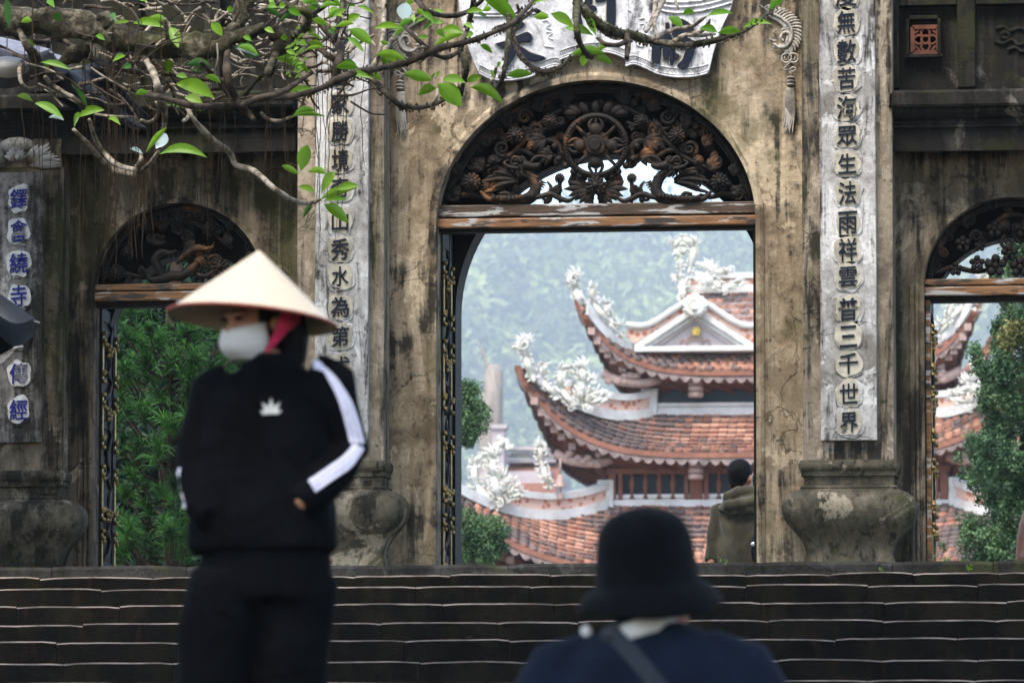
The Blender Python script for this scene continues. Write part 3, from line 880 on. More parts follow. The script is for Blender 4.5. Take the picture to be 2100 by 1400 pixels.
def dragon_carved(sgn):
    b = MB(); m_ = lambda pts: [(1222 + sgn * (x - 1222), y, *r) for x, y, *r in pts]
    tube_px(b, m_([(985, 392, 3), (1002, 408, 6), (1030, 408, 9), (1060, 412, 11), (1086, 406, 13), (1098, 388, 12), (1092, 366, 11), (1076, 352, 9), (1068, 342, 9), (1078, 336, 10)]), FY - .04, 10, 9, .85)
    tube_px(b, m_([(1074, 338, 11), (1088, 341, 9), (1100, 341, 7), (1107, 336, 5)]), FY - .06, 8, 8, .9)        # snout
    tube_px(b, m_([(1080, 352, 6), (1094, 362, 5), (1104, 364, 3)]), FY - .055, 5, 7, .9)                        # jaw
    for q in ([(1070, 334, 4), (1056, 322, 4), (1048, 334, 3), (1058, 342, 2)], [(1088, 334, 4), (1100, 322, 4), (1116, 322, 3), (1128, 330, 2)], [(1064, 346, 5), (1044, 342, 4), (1034, 334, 3), (1044, 328, 2)]):
        tube_px(b, m_(q), FY - .06, 4, 6, .9)
    for k in range(14):                                                # mane and scales
        a = .9 + k * .33
        tube_px(b, m_([(1070 + 9 * cos(a), 342 - 9 * sin(a), 3), (1070 + 19 * cos(a + .3), 342 - 17 * sin(a + .3), 3), (1070 + 27 * cos(a + .7), 342 - 23 * sin(a + .7), 1)]), FY - .05 - .01 * (k % 2), 3, 5, .8, 2)
    for k in range(11):
        x_, y_ = 1012 + 8 * k, 405 + 3 * sin(k * .5)
        b.blob(P(*m_([(x_, y_)])[0], FY - .075), .016, .014, .02, None, 6, 4)
    for k in range(12):                                                # back fins
        a = k / 11
        x, y = 1108 - 60 * a * a - 4 * a, 372 + 46 * a - 14 * a * a
        tube_px(b, m_([(x, y, 4), (x + 13 - 9 * a, y + 4 + 9 * a, 1)]), FY - .04, 3, 5, .9, 1)
    for q in ([(1088, 408, 5), (1112, 402, 6), (1130, 398, 6), (1146, 406, 6), (1166, 412, 5), (1184, 400, 3)], [(1126, 400, 4), (1130, 384, 4), (1122, 372, 2)], [(1048, 408, 4), (1040, 396, 4), (1024, 398, 3)]):
        tube_px(b, m_(q), FY - .05, 4, 7, .9)
    panel_part('dragon', b, pn)
    for k in range(7):                                                 # long leaf mane behind the neck
        a = k / 6; b = MB()
        tube_px(b, m_([(1062, 368 + 5 * a, 3), (1040 + 4 * sin(k * 2), 354 + 26 * a, 4.5), (1018 + 8 * sin(k * 3.1), 346 + 42 * a, 4.5), (1002 + 12 * sin(k * 1.7), 350 + 44 * a, 3), (1006 + 12 * sin(k * 1.7), 358 + 40 * a, 1.2)]), FY - .02 - .01 * (k % 2), 6, 6, .5); panel_part('leaf', b, pn)
    for (x, y, r) in ((968, 374, 27), (1056, 279, 25), (1128, 249, 21), (1148, 366, 15), (1092, 300, 16), (1012, 330, 17)):
        b = MB(); flower(b, *m_([(x, y)])[0], r * .8, FY - .03); panel_part('flower', b, pn)
    for (x, y, L, a) in ((1120, 285, 46, 2.7), (1134, 318, 40, 2.9), (990, 350, 34, -2.2), (945, 396, 26, -2.9), (1166, 376, 40, -.2), (1140, 398, 22, -1.2), (1040, 260, 34, -1.9), (1110, 228, 34, -2.2), (1160, 214, 36, -1.3), (1000, 300, 30, -2.2), (940, 360, 30, -1.8)):
        (x2, y2), = m_([(x, y)])
        b = MB(); leafy(b, x2, y2, L, a if sgn > 0 else pi - a, FY - .01); panel_part('leaf', b, pn)
    b = MB()
    for (x, y, r, a, s) in ((1110, 300, 16, 0, 1), (1098, 268, 18, 2, -1), (1030, 305, 17, 1, 1), (975, 335, 15, 3, -1), (1075, 240, 16, 0, -1), (1150, 330, 12, 2, 1), (928, 402, 12, 0, 1), (1022, 356, 13, 4, 1), (1172, 228, 14, 1, 1), (1120, 405, 11, 2, -1), (1184, 366, 10, 0, 1)):
        (x2, y2), = m_([(x, y)])
        spiral(b, x2, y2, r, 1.6, a, s * sgn, FY, 5)
    for q in ([(925, 405, 5), (960, 398, 6), (985, 404, 5), (1010, 400, 4)], [(1136, 335, 5), (1150, 310, 6), (1136, 290, 7), (1112, 292, 5), (1090, 312, 4)], [(1160, 335, 4), (1130, 320, 6), (1104, 324, 6), (1070, 308, 5), (1040, 318, 4)], [(1150, 368, 4), (1146, 396, 5), (1150, 416, 4)], [(1100, 262, 4), (1076, 290, 5), (1046, 318, 5), (1010, 338, 5), (975, 352, 4), (940, 384, 4)],
              [(1160, 250, 4), (1110, 268, 5), (1070, 262, 4)], [(1216, 214, 4), (1180, 216, 5), (1140, 232, 5), (1096, 262, 5), (1060, 290, 4)]):
        tube_px(b, m_(q), FY + .01, 4, 6, .9)
    for (x, y) in ((1146, 326), (1138, 300), (1176, 352), (1190, 362), (1160, 340)):
        (x2, y2), = m_([(x, y)]); b.blob(P(x2, y2, FY - .04), .023, .022, .023, None, 8, 5)
    panel_part('scrollwork', b, pn)
for s in (-1, 1): dragon_carved(-s if s < 0 else s * 1) if s > 0 else dragon_carved(-1)
b = MB(); flower(b, 1222, 381, 24, FY - .06, 9)
panel_part('flower', b, pn)
for s in (-1, 1):
    b = MB()
    leafy(b, 1222 + s * 14, 388, 52, 0 if s > 0 else pi, FY - .03, 1.2)
    leafy(b, 1222 + s * 8, 395, 34, .7 if s > 0 else pi - .7, FY - .04, 1.2)
    tube_px(b, [(1222 + s * 10, 398, 7), (1222 + s * 14, 418, 9)], FY - .02, 8, 7, .8, 1)
    tube_px(b, [(1222 + s * 16, 362, 3), (1222 + s * 30, 366, 5), (1222 + s * 44, 358, 3)], FY - .02, 4)
    panel_part('leaf', b, pn)
for k in range(7):
    a = pi * k / 6
    b = MB(); b.blob(P(1222 - cos(a) * 50, 232 - sin(a) * 12, FY - .02), .03, .02, .045, Matrix.Rotation(a - pi / 2, 3, 'Y')); panel_part('petal', b, pn)
fr_ = random.Random(12); b = MB(); cnt = 0
while cnt < 120:
    x, y = fr_.uniform(905, 1540), fr_.uniform(175, 408)
    dx, dy = (x - 1222) / 312, (455 - y) / 280
    if dx * dx + dy * dy > 1 or (y > 328 and 1060 < x < 1495) or (x - 1222) ** 2 + (y - 299) ** 2 < 74 ** 2: continue
    cnt += 1
    if fr_.random() < .45: spiral(b, x, y, fr_.uniform(6, 12), 1.5, fr_.uniform(0, 6), fr_.choice((-1, 1)), FY + fr_.uniform(-.01, .04), 3.2)
    else: leafy(b, x, y, fr_.uniform(12, 24), fr_.uniform(0, 6.3), FY + fr_.uniform(-.01, .04), .55)
tag(panel_part('scrollwork', b, pn), kind='stuff')
# frame bar curved under the arch rim
b = MB()
for k in range(1): pass
n = 40
pts = [(C_CX - (C_HW - .03) * cos(pi * i / n), FY + .04, C_SP + (C_RI - .03) * sin(pi * i / n)) for i in range(2, n - 1)]
b.tube(pts, .03, 6)
panel_part('fanlight_frame', b, pn)

rr = random.Random(5)
for si, (cx, hw, sp, ri, cpx) in enumerate(SIDES):
    pn = tag(bpy.data.objects.new('carved_fanlight', None), ('dark carved fanlight with a rearing dragon, behind the woman in the conical hat', 'dark carved fanlight with plum blossoms in the right arch')[si]); COL.objects.link(pn); pn.parent = gate
    Yp = .24
    top, base = (413, 404)[si], (580, 569)[si]
    def inside(x, y, m=8):
        dx = (x - cpx) / (179 - m); dy = (top + 179 - y) / (179 - m)
        return dx * dx + (dy * dy if dy > 0 else 0) < 1 and y < base - 4
    b = MB()
    pts = [(cx - (hw - .02) * cos(pi * i / 36), Yp + .03, sp + (ri - .02) * sin(pi * i / 36)) for i in range(1, 36)]
    b.tube(pts, .022, 6); panel_part('fanlight_frame', b, pn)
    if si == 0:
        b = MB()
        tube_px(b, [(302, 564, 4), (312, 574, 7), (334, 572, 10), (352, 566, 11), (372, 566, 10), (392, 552, 9), (404, 540, 5)], Yp - .05, 8, 9, .9)
        tube_px(b, [(334, 570, 8), (326, 552, 9), (318, 534, 9), (330, 518, 8), (348, 520, 6), (362, 514, 3)], Yp - .05, 8, 8, .9)
        tube_px(b, [(362, 540, 4), (384, 520, 8), (404, 508, 8), (420, 510, 5), (438, 506, 2)], Yp - .04, 6, 8, .9)
        for k in range(9): tube_px(b, [(350 + 10 * k, 530 - 2 * k, 3), (360 + 10 * k, 512 - 2 * k + 5 * (k % 2), 1)], Yp - .03, 3, 5)
        for q in ([(300, 560, 3), (290, 548, 4), (284, 560, 2)], [(400, 560, 4), (420, 566, 5), (440, 556, 3)], [(300, 490, 3), (320, 500, 5), (340, 496, 3)]): tube_px(b, q, Yp - .03, 4)
        panel_part('dragon', b, pn)
        spots = [(240, 560, 20), (262, 520, 16), (452, 548, 22), (480, 562, 18), (430, 470, 18), (366, 450, 20), (300, 464, 16), (410, 538, 14), (500, 540, 15)]
    else:
        spots = [(2042, 545, 24), (2004, 540, 17), (1960, 552, 15), (2070, 520, 18), (2092, 548, 22), (2040, 470, 18), (1975, 500, 17), (2100, 470, 20), (2140, 540, 22), (2180, 510, 18), (2010, 505, 12)]
    for (x, y, r) in spots:
        b = MB()
        if si == 0: flower(b, x, y, r, Yp - .02, 8)
        else:
            c = P(x, y, Yp - .03); R = r * MPX
            b.blob(c + Vector((0, -.03, 0)), R * .28, R * .2, R * .28, None, 8, 5)
            for k in range(5):
                a = 2 * pi * k / 5 + .3
                b.blob(c + Vector((cos(a) * R * .6, -.01, sin(a) * R * .6)), R * .40, R * .3, R * .40, None, 8, 5)
        panel_part('flower', b, pn)
    b = MB()
    cnt = 0
    while cnt < 34:
        x, y = rr.uniform(cpx - 172, cpx + 172), rr.uniform(top + 4, base)
        lowmid = (y > 505 and abs(x - (2040 if si else 345)) < (62 if si else 40))
        if not inside(x, y) or lowmid: continue
        cnt += 1
        if rr.random() < .5: spiral(b, x, y, rr.uniform(9, 16), 1.5, rr.uniform(0, 6), rr.choice((-1, 1)), Yp + rr.uniform(-.02, .03), 4.5)
        else: leafy(b, x, y, rr.uniform(16, 30), rr.uniform(0, 6.3), Yp + rr.uniform(-.02, .03), .8)
    for q in ([(cpx - 160, base - 8, 5), (cpx - 120, base - 20, 6), (cpx - 70, base - 12, 5), (cpx - 30, base - 26, 4)], [(cpx + 160, base - 8, 5), (cpx + 110, base - 24, 6), (cpx + 60, base - 12, 5), (cpx + 20, base - 30, 4)], [(cpx - 40, base - 110, 5), (cpx, base - 130, 6), (cpx + 60, base - 110, 5), (cpx + 110, base - 70, 4)]):
        tube_px(b, q, Yp, 5)
    panel_part('scrollwork', b, pn)

# ------------------------------------------------------------------ folded door leaves with brass studs
def door_leaf(xl, y0, y1, zt, th, label, edge_mat, face=1, studs=True):
    """leaf standing along Y against the left reveal; face +1 looks to +X"""
    t = tag(bpy.data.objects.new('door_leaf', None), label); COL.objects.link(t); t.parent = gate
    z0 = LZ + .01; H = zt - z0
    sx = .075
    b = MB()
    for a, c in ((y0, y0 + sx), (y1 - sx, y1)): b.box(xl, xl + th, a, c, z0, zt)
    b.build('stile', edge_mat, t, bevel=.004)
    for r0, r1 in ((0, .05), (.25, .325), (.55, .625), (.87, .925), (.95, .999)):
        b = MB(); b.box(xl + .004, xl + th - .003, y0 + sx, y1 - sx, z0 + H * r0, z0 + H * r1); b.build('rail', M['dark_wood'], t, bevel=.004)
    b = MB(); b.box(xl + .014, xl + th - .014, y0 + sx - .002, y1 - sx + .002, z0 + .02, zt - .02); b.build('panel', M['dark_wood'], t)
    b = MB()
    for i in range(9):                                                 # carving in the panels
        zc = z0 + H * (.1 + .1 * i); yc = (y0 + y1) / 2
        pts = spline([(xl + th - .008, yc - .12 + .2 * ((i * 7) % 3) / 3, zc - .08), (xl + th + .004, yc, zc - .02), (xl + th - .004, yc + .1 - .12 * (i % 2), zc + .05), (xl + th - .01, yc + .02, zc + .1)], 4)
        b.tube(pts, .014, 5)
    b.build('carving', M['carved'], t, smooth=True)
    if studs:
        me = None
        for zc, hh in ((.06, .10), (.29, .11), (.56, .11), (.80, .10)):
            for yc in (y0 + .028, y1 - .03):
                b = MB(); b.box(xl + th, xl + th + .008, yc - .016, yc + .016, z0 + H * (zc - hh * .7), z0 + H * (zc + hh * .95)); b.build('brass_strap', M['brass'], t, bevel=.004)
        s = MB(); s.blob((0, 0, 0), .016, .016, .016, None, 8, 6); me = s.mesh('stud', M['brass'], True)
        for zc, hh in ((.06, .10), (.29, .11), (.56, .11), (.80, .10)):
            for yc in (y0 + .028, y1 - .03):
                for dz, dy in ((-.78, 0), (-.5, -.012), (-.42, .012), (.62, .012), (.75, -.012), (1.02, 0)):
                    o = link('stud', me, t); o.location = (xl + th + .012, yc + dy, z0 + H * (zc + hh * dz))
        for zc in (.20, .58, .82):
            for dy, dz in ((-.10, .024), (-.05, -.004), (0, .02), (.05, -.01), (.10, .014), (.02, -.035), (-.06, -.04)):
                o = link('stud', me, t); o.location = (xl + th + .006, (y0 + y1) / 2 + dy, z0 + H * (zc + .03) + dz)
    return t
LT = Z(626, .3, 366)
door_leaf(X(191, .25), .36, .84, LT, .035, 'studded door leaf folded back inside the left arch', M['dark_wood'])
door_leaf(X(897, .25), .20, .62, Z(470, .3), .04, 'studded door leaf folded back inside the main arch', M['dark_wood'])
door_leaf(X(1546, .1), .06, .50, Z(470, .1, 1550), .03, 'edge of the dark door leaf by the right jamb of the main arch', M['dark_wood'], studs=False)
door_leaf(X(1899, .25), .20, .66, Z(615, .2, 1900), .030, 'studded door leaf with peeling brown edge in the right arch', M['jamb_wood'])
# ================================================================== THE PAGODA BEYOND THE COURTYARD
def tile_mat(name, part):
    t = NT(name)
    if part: r = t.random()
    else:
        a = t.n.new('ShaderNodeAttribute'); a.attribute_name = 'tv'; r = a.outputs['Fac']
    n = t.noise(.55, 6, .62); n2 = t.noise(9, 5, .65)
    base = t.ramp(r, [(.0, (.18, .085, .06)), (.35, (.34, .16, .10)), (.75, (.47, .255, .17)), (1.0, (.25, .13, .09))])
    f = t.math('ADD', t.math('MULTIPLY', n, .9), t.math('MULTIPLY', r, .16))
    f = t.math('ADD', f, t.math('MULTIPLY', n2, .30))
    c = t.mix(t.math('MULTIPLY', t.step(f, .64, .73), .88), base, (.075, .068, .068))
    t.B('Base Color', c).B('Roughness', .85).B('Specular IOR Level', .2)
    return t.mat
M['tile'] = tile_mat('roof_tile', True)
M['tile_mass'] = tile_mat('roof_tile_mass', False)
M['stucco'] = simple('white_stucco', (.56, .56, .54), .75, .12, 3, .1, dark=(.44, .43, .40))
M['orn'] = simple('ornament_stucco', (.62, .61, .57), .75, .2, 5, .1, dark=(.46, .46, .38))
M['redwood'] = simple('red_wood', (.17, .058, .03), .65, .35, 5, .3, bump=.1)
M['fascia'] = simple('eave_board', (.24, .10, .06), .7, .3, 4, .3)
M['drip'] = simple('drip_tiles', (.26, .20, .18), .8, .25, 6, .1, dark=(.13, .10, .09))
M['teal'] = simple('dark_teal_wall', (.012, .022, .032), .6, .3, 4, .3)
M['mauve'] = simple('tympanum', (.40, .35, .35), .8, .12, 5, .2)
M['palewood'] = simple('pale_wood', (.36, .25, .21), .7, .25, 8, .3)
M['gold'] = simple('gold_leaf', (.80, .58, .10), .4, .15, 20, .5, .3)
def lattice_mat():
    t = NT('red_lattice')
    v = t.voro(7.5, 'F1')
    t.B('Base Color', t.mix(t.step(v, .25, .5), (.36, .12, .06), (.55, .36, .28))).B('Roughness', .8)
    return t.mat
M['lattice'] = lattice_mat()

pagoda = thing('pagoda', 'hazy three-tiered pagoda with orange tiled upturned roofs and white dragon ornaments, beyond the gate', 'pagoda')
YC = 82.0
XC = P(1597, 900, YC - 4.0).x
def mpp(Y): return (P(1601, 900, Y) - P(1600, 900, Y)).x
TIERS = []
def make_tier(a_px, eave_py, tip_py, p, fl, b_px, top_py, top_Y_off, nrow, wall_px):
    a = a_px * mpp(YC - 5)
    Yf = YC - (a - fl)
    ze = Z(eave_py, Yf, 1560)
    L = (eave_py - tip_py) * mpp(YC - a)
    b = b_px * mpp(YC - 3)
    zt = Z(top_py, YC - b, 1560)
    d = dict(a=a, am=a - fl, fl=fl, ze=ze, L=L, b=b, zt=zt, p=p, nrow=nrow, wall=wall_px * mpp(YC - 3))
    TIERS.append(d)
    return d
make_tier(722, 1168, 948, 4.0, .75, 352, 1030, 0, 14, 352)
make_tier(536, 925, 746, 5.2, .65, 270, 843, 0, 9, 270)
make_tier(424, 757, 612, 5.2, .60, 290, 716, 0, 6, 290)

def eave_pt(t, side, u, inset=0.0, dz=0.0):
    """point on the eave line of a side: 0 front, 1 right, 2 back, 3 left"""
    au = abs(u)
    out = t['am'] + t['fl'] * au ** t['p'] - inset
    x, y, z = u * (t['a'] - inset), -out, t['ze'] + t['L'] * au ** t['p'] + dz
    return rot_side(x, y, z, side)
def rot_side(x, y, z, side):
    for _ in range(side): x, y = -y, x
    return Vector((XC + x, YC + y, z))
def roof_pt(t, side, u, s, dz=0.0):
    au = abs(u)
    out = t['am'] + t['fl'] * au ** t['p']
    x = u * (t['a'] + (t['b'] - t['a']) * s)
    y = -(out + (t['b'] - out) * s)
    zb = t['ze'] + (t['zt'] - t['ze']) * (s - .10 * sin(pi * s))
    z = zb + t['L'] * au ** t['p'] * (1 - s) ** 1.8 + dz
    return rot_side(x, y, z, side)

# one tile, fish-scale: tongue hanging down-slope (local: x across, y up-slope, z normal)
def tile_shape(w=.17, l=.24, th=.03):
    n = 6
    top, bot = [], []
    pr = [(-w / 2, l * .55)] + [(-w / 2 * cos(pi * i / (n - 1)), l * .12 - l * .34 * sin(pi * i / (n - 1))) for i in range(n)] + [(w / 2, l * .55)]
    vs = [(x, y, .012 + .03 * (1 - (2 * x / w) ** 2) + (.012 if y < l * .2 else 0)) for x, y in pr] + [(x, y, -.02) for x, y in pr]
    k = len(pr)
    fs = [tuple(range(k - 1, -1, -1))[::-1]] + [(i, i + k, i + 1 + k, i + 1) for i in range(k - 1)]
    return vs, fs
TV, TF = tile_shape()
tile_me = MB().add(TV, TF).mesh('tile', M['tile'], fix=True)
tiles = []                                                            # (matrix, visible weight, tier)
def add_tile(pos, du, ds, tier):
    xa = du.normalized(); ya = (ds - xa * ds.dot(xa)).normalized(); za = xa.cross(ya)
    m = Matrix((xa, ya, za)).transposed().to_4x4(); m.translation = pos
    tiles.append((m, tier))
for ti, t in enumerate(TIERS):
    for side in (0, 1, 3):
        for r in range(t['nrow']):
            s = (r + .25) / t['nrow']
            wdt = 2 * (t['a'] + (t['b'] - t['a']) * s)
            n = int(wdt / .175)
            for k in range(n):
                u = -1 + 2 * (k + .5 + .5 * (r % 2)) / n
                if abs(u) > .995: continue
                p0 = roof_pt(t, side, u, s)
                du = roof_pt(t, side, min(1, u + .01), s) - roof_pt(t, side, u - .01, s)
                ds = roof_pt(t, side, u, min(1, s + .02)) - roof_pt(t, side, u, max(0, s - .02))
                j = Vector((rnd.uniform(-.012, .012), rnd.uniform(-.02, .02), rnd.uniform(-.006, .014)))
                add_tile(p0 + j, du, ds, (ti, side))
    # roof deck under the tiles, eave board, drip edge, soffit
    for side in range(4):
        nu, ns = 44, 8
        b = MB()
        g_ = [[roof_pt(t, side, -1 + 2 * i / nu, j / ns, -.03) for i in range(nu + 1)] for j in range(ns + 1)]
        b.rings(g_, closed=False, cap=False); b.build('roof_deck', M['drip'], pagoda, smooth=True)
        b = MB()
        us = [-1 + 2 * i / nu for i in range(nu + 1)]
        prof = lambda u: [eave_pt(t, side, u, .0, -.02), eave_pt(t, side, u, .0, -.12), eave_pt(t, side, u, .10, -.12), eave_pt(t, side, u, .10, -.02)]
        b.rings([prof(u) for u in us], closed=True); b.build('eave_board', M['fascia'], pagoda)
        if side != 2:
            b = MB()
            nt = int(2 * t['a'] / .22)
            for k in range(nt):
                u0, u1 = -1 + 2 * k / nt, -1 + 2 * (k + 1) / nt
                top0, top1 = eave_pt(t, side, u0, .04, -.12), eave_pt(t, side, u1, .04, -.12)
                row = [top0]
                bs = []
                for q in range(5):
                    f = q / 4
                    bs.append(eave_pt(t, side, u0 + (u1 - u0) * f, .02, -.17 - .10 * sin(pi * f)))
                nin = (Vector((XC, YC, 0)) - Vector((bs[2].x, bs[2].y, 0))).normalized() * .05
                f_ = [top0, top1] + bs[::-1]
                vs = f_ + [p + nin for p in f_]
                m_ = len(f_)
                b.add(vs, [tuple(range(m_)), tuple(range(2 * m_ - 1, m_ - 1, -1))] + [(i, i + m_, (i + 1) % m_ + m_, (i + 1) % m_) for i in range(m_)])
            tag(b.build('drip_edge', M['drip'], pagoda), kind='stuff')
        b = MB()
        wz = t['ze'] - .32
        w_in = [TIERS[0]['wall'] + .6, TIERS[0]['wall'], TIERS[1]['wall']][ti]
        b.rings([[eave_pt(t, side, u, .12, -.1) for u in us], [rot_side(u * (w_in + .8), -(w_in + .8), wz + .18 + .5 * t['L'] * abs(u) ** t['p'] * .5, side) for u in us], [rot_side(u * w_in, -w_in, wz, side) for u in us]], closed=False, cap=False)
        b.build('soffit', M['redwood'], pagoda)
        if side != 2:
            for k in range(int(2 * t['a'] / .62)):
                u = -.97 + 1.94 * (k + .5) / int(2 * t['a'] / .62)
                b = MB(); a_, c_ = eave_pt(t, side, u, .14, -.16), rot_side(u * w_in, -w_in, wz - .03, side)
                b.bar(a_, c_, .09, .11); b.build('rafter', M['redwood'], pagoda)
    for side in (0, 1):                                               # corner beams with pale blocks
        sg = -1 if side == 0 else 1
        tip = eave_pt(t, 0, sg * .985, .1, -.2); inn = Vector((XC + sg * w_in, YC - w_in, wz - .05))
        b = MB(); mid_ = (tip + inn) / 2 + Vector((0, 0, -.25 * t['L'] * .5))
        path = spline([tip, tip.lerp(mid_, .5) + Vector((0, 0, -.1)), mid_, inn], 6)
        b.tube(path, .10, 6); b.build('corner_beam', M['redwood'], pagoda, smooth=True)
        for k in range(3, len(path) - 3, 2):
            b = MB(); c = Vector(path[k]) + Vector((0, -.1, -.02)); b.box(c.x - .07, c.x + .07, c.y - .05, c.y + .1, c.z - .09, c.z + .05); b.build('beam_block', M['palewood'], pagoda)
        b = MB(); c = Vector(path[-4]) + Vector((sg * .1, -.25, -.05))
        b.tube(spline([c + Vector((sg * .5, 0, .1)), c + Vector((sg * .2, -.05, -.05)), c + Vector((-sg * .3, .0, -.1)), c + Vector((-sg * .6, .1, -.02))], 5), [.1] * 16, 7)
        for k in range(7): b.blob(c + Vector((rnd.uniform(-.4, .4), -.1, rnd.uniform(-.15, .1))), .09, .07, .07)
        b.build('carved_bracket', M['palewood'], pagoda, smooth=True)

# hip ridges: white roll, red lattice band, white foot; straight white bands against the walls
def band(parent, pts, w, z0, z1, m, name='ridge_band'):
    b = MB()
    b_ = []
    for i, p in enumerate(pts):
        p = Vector(p); d = (Vector(pts[min(i + 1, len(pts) - 1)]) - Vector(pts[max(i - 1, 0)])); d.z = 0; d.normalize()
        sx = Vector((d.y, -d.x, 0)) * w / 2
        b_.append([p - sx + Vector((0, 0, z0)), p + sx + Vector((0, 0, z0)), p + sx + Vector((0, 0, z1)), p - sx + Vector((0, 0, z1))])
    b.rings(b_, closed=True)
    return b.build(name, m, parent, auto=30)
for ti, t in enumerate(TIERS):
    for sg in (-1, 1):
        for side_b in (0, 2):
            path = [roof_pt(t, side_b, sg * (1 if side_b == 0 else 1), s) for s in [i / 16 for i in range(17)]]
            if side_b == 2 and ti != 1: continue
            full, inner = path[2:], path[6:]
            band(pagoda, full, .34, -.06, .14, M['stucco'])
            if ti < 2:
                band(pagoda, inner, .24, .14, .34, M['lattice'], 'lattice_band')
                band(pagoda, inner, .34, .34, .47, M['stucco'])
            else:
                band(pagoda, path[1:9], .26, .14, .24, M['stucco'])
    zt, bb = t['zt'], t['b']
    if ti < 2:
        for side in (0, 1, 3):
            pts = [rot_side(u * (bb + .06), -(bb + .06), zt, side) for u in (-1, -.5, 0, .5, 1)]
            band(pagoda, pts, .22, -.08, .06, M['stucco']); band(pagoda, pts, .12, .06, .10, M['stucco'], 'ridge_groove'); band(pagoda, pts, .2, .10, .17, M['stucco'])
        for sg in (-1, 1):
            b = MB(); c = rot_side(sg * (bb + .06), -(bb + .06), zt, 0); b.box(c.x - .16, c.x + .16, c.y - .16, c.y + .16, zt - .1, zt + .46); b.build('ridge_post', M['stucco'], pagoda, bevel=.02)

# walls of the upper two storeys and the hidden ground storey
zb, zt_ = [], []
def storey(w, z0, z1, name='wall'):
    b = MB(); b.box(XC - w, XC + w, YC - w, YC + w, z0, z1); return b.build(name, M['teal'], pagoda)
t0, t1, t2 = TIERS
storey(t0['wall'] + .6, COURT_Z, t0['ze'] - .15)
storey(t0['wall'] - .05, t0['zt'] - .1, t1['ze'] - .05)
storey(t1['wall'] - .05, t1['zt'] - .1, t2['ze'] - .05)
def post_px(px, w_px, y0, y1, Y, m, name='column'):
    b = MB(); a, c = P(px - w_px / 2, y1, Y), P(px + w_px / 2, y0, Y)
    b.box(a.x, c.x, Y - .1, Y + .1, a.z, c.z); return b.build(name, m, pagoda, bevel=.015)
YW0, YW1 = YC - t0['wall'] - .05, YC - t1['wall'] - .05
for px, w in ((1256, 16), (1273, 9), (1408, 9), (1428, 26), (1449, 9), (1556, 12), (1640, 12), (1740, 9), (1762, 26), (1782, 9), (1920, 10), (1936, 16)):
    post_px(px, w, 960, 1024, YW0 - .05, M['redwood'])
b = MB(); a, c = P(1244, 972, YW0 - .12), P(1948, 955, YW0 - .12); b.box(a.x, c.x, a.y - .08, a.y + .08, a.z, c.z); b.build('wall_beam', M['redwood'], pagoda)
b = MB(); a, c = P(1330, 784, YW1 - .12), P(1864, 772, YW1 - .12); b.box(a.x, c.x, a.y - .08, a.y + .08, a.z, c.z); b.build('wall_beam', M['redwood'], pagoda)
bal = MB(); mp = mpp(YW0)
prof_b = [(0, 5), (4, 6), (5, 3.2), (16, 3.5), (24, 5.5), (32, 6.5), (38, 4), (44, 3), (50, 5.5), (56, 6)]
bal.tube([(0, 0, h * mp) for h, r in prof_b], [r * mp for h, r in prof_b], 8)
bal_me = bal.mesh('baluster', M['redwood'], True, True)
for px in (1296, 1324, 1352, 1380, 1474, 1502, 1530, 1580, 1610, 1666, 1692, 1716, 1806, 1834, 1862, 1890):
    o = link('baluster', bal_me, pagoda); o.location = P(px, 1022, YW0 - .1)
# barrel-shaped beam ends under the eaves, built as hanging lanterns
for px, py, t in ((1427, 797, t2), (1427, 965, t1), (1764, 797, t2), (1764, 965, t1)):
    Yl = YC - t['am'] + .35
    c = P(px, py, Yl); r = 16 * mpp(Yl)
    l = MB()
    for k in range(3): l.tube([c + Vector((0, 0, z * r)) for z in (-1.1 + .75 * k, -.95 + .75 * k, -.5 + .75 * k, -.42 + .75 * k)], [r * .86, r, r, r * .86], 10)
    l.tube([c + Vector((0, 0, 1.15 * r)), c + Vector((0, 0, 1.45 * r))], [r * .7, r * .5], 8)
    o = l.build('lantern', M['palewood'], pagoda, auto=40)
    k = MB(); k.tube([c + Vector((0, 0, 1.4 * r)), c + Vector((0, 0, 3.2 * r))], .035, 5); k.build('hook', M['redwood'], o)
# bell under the left corner
bl = MB(); c = P(1149, 985, YC - t1['a'] + .5); r = 10 * mpp(YC - 5)
bl.tube([c + Vector((0, 0, z * r)) for z in (-1.3, -1.1, -.6, .4, 1.1, 1.3)], [r * 1.25, r * 1.05, r * .85, r * .7, r * .4, .01], 10)
bl.tube([c + Vector((0, 0, 1.3 * r)), c + Vector((0, 0, 4.5 * r))], .02, 5); bl.tube([c + Vector((0, 0, -1.3 * r)), c + Vector((0, 0, -2.4 * r))], .02, 5); bl.blob(c + Vector((0, 0, -3.2 * r)), r * .6, r * .2, r * .9)
bl.build('bell', M['palewood'], pagoda, smooth=True)

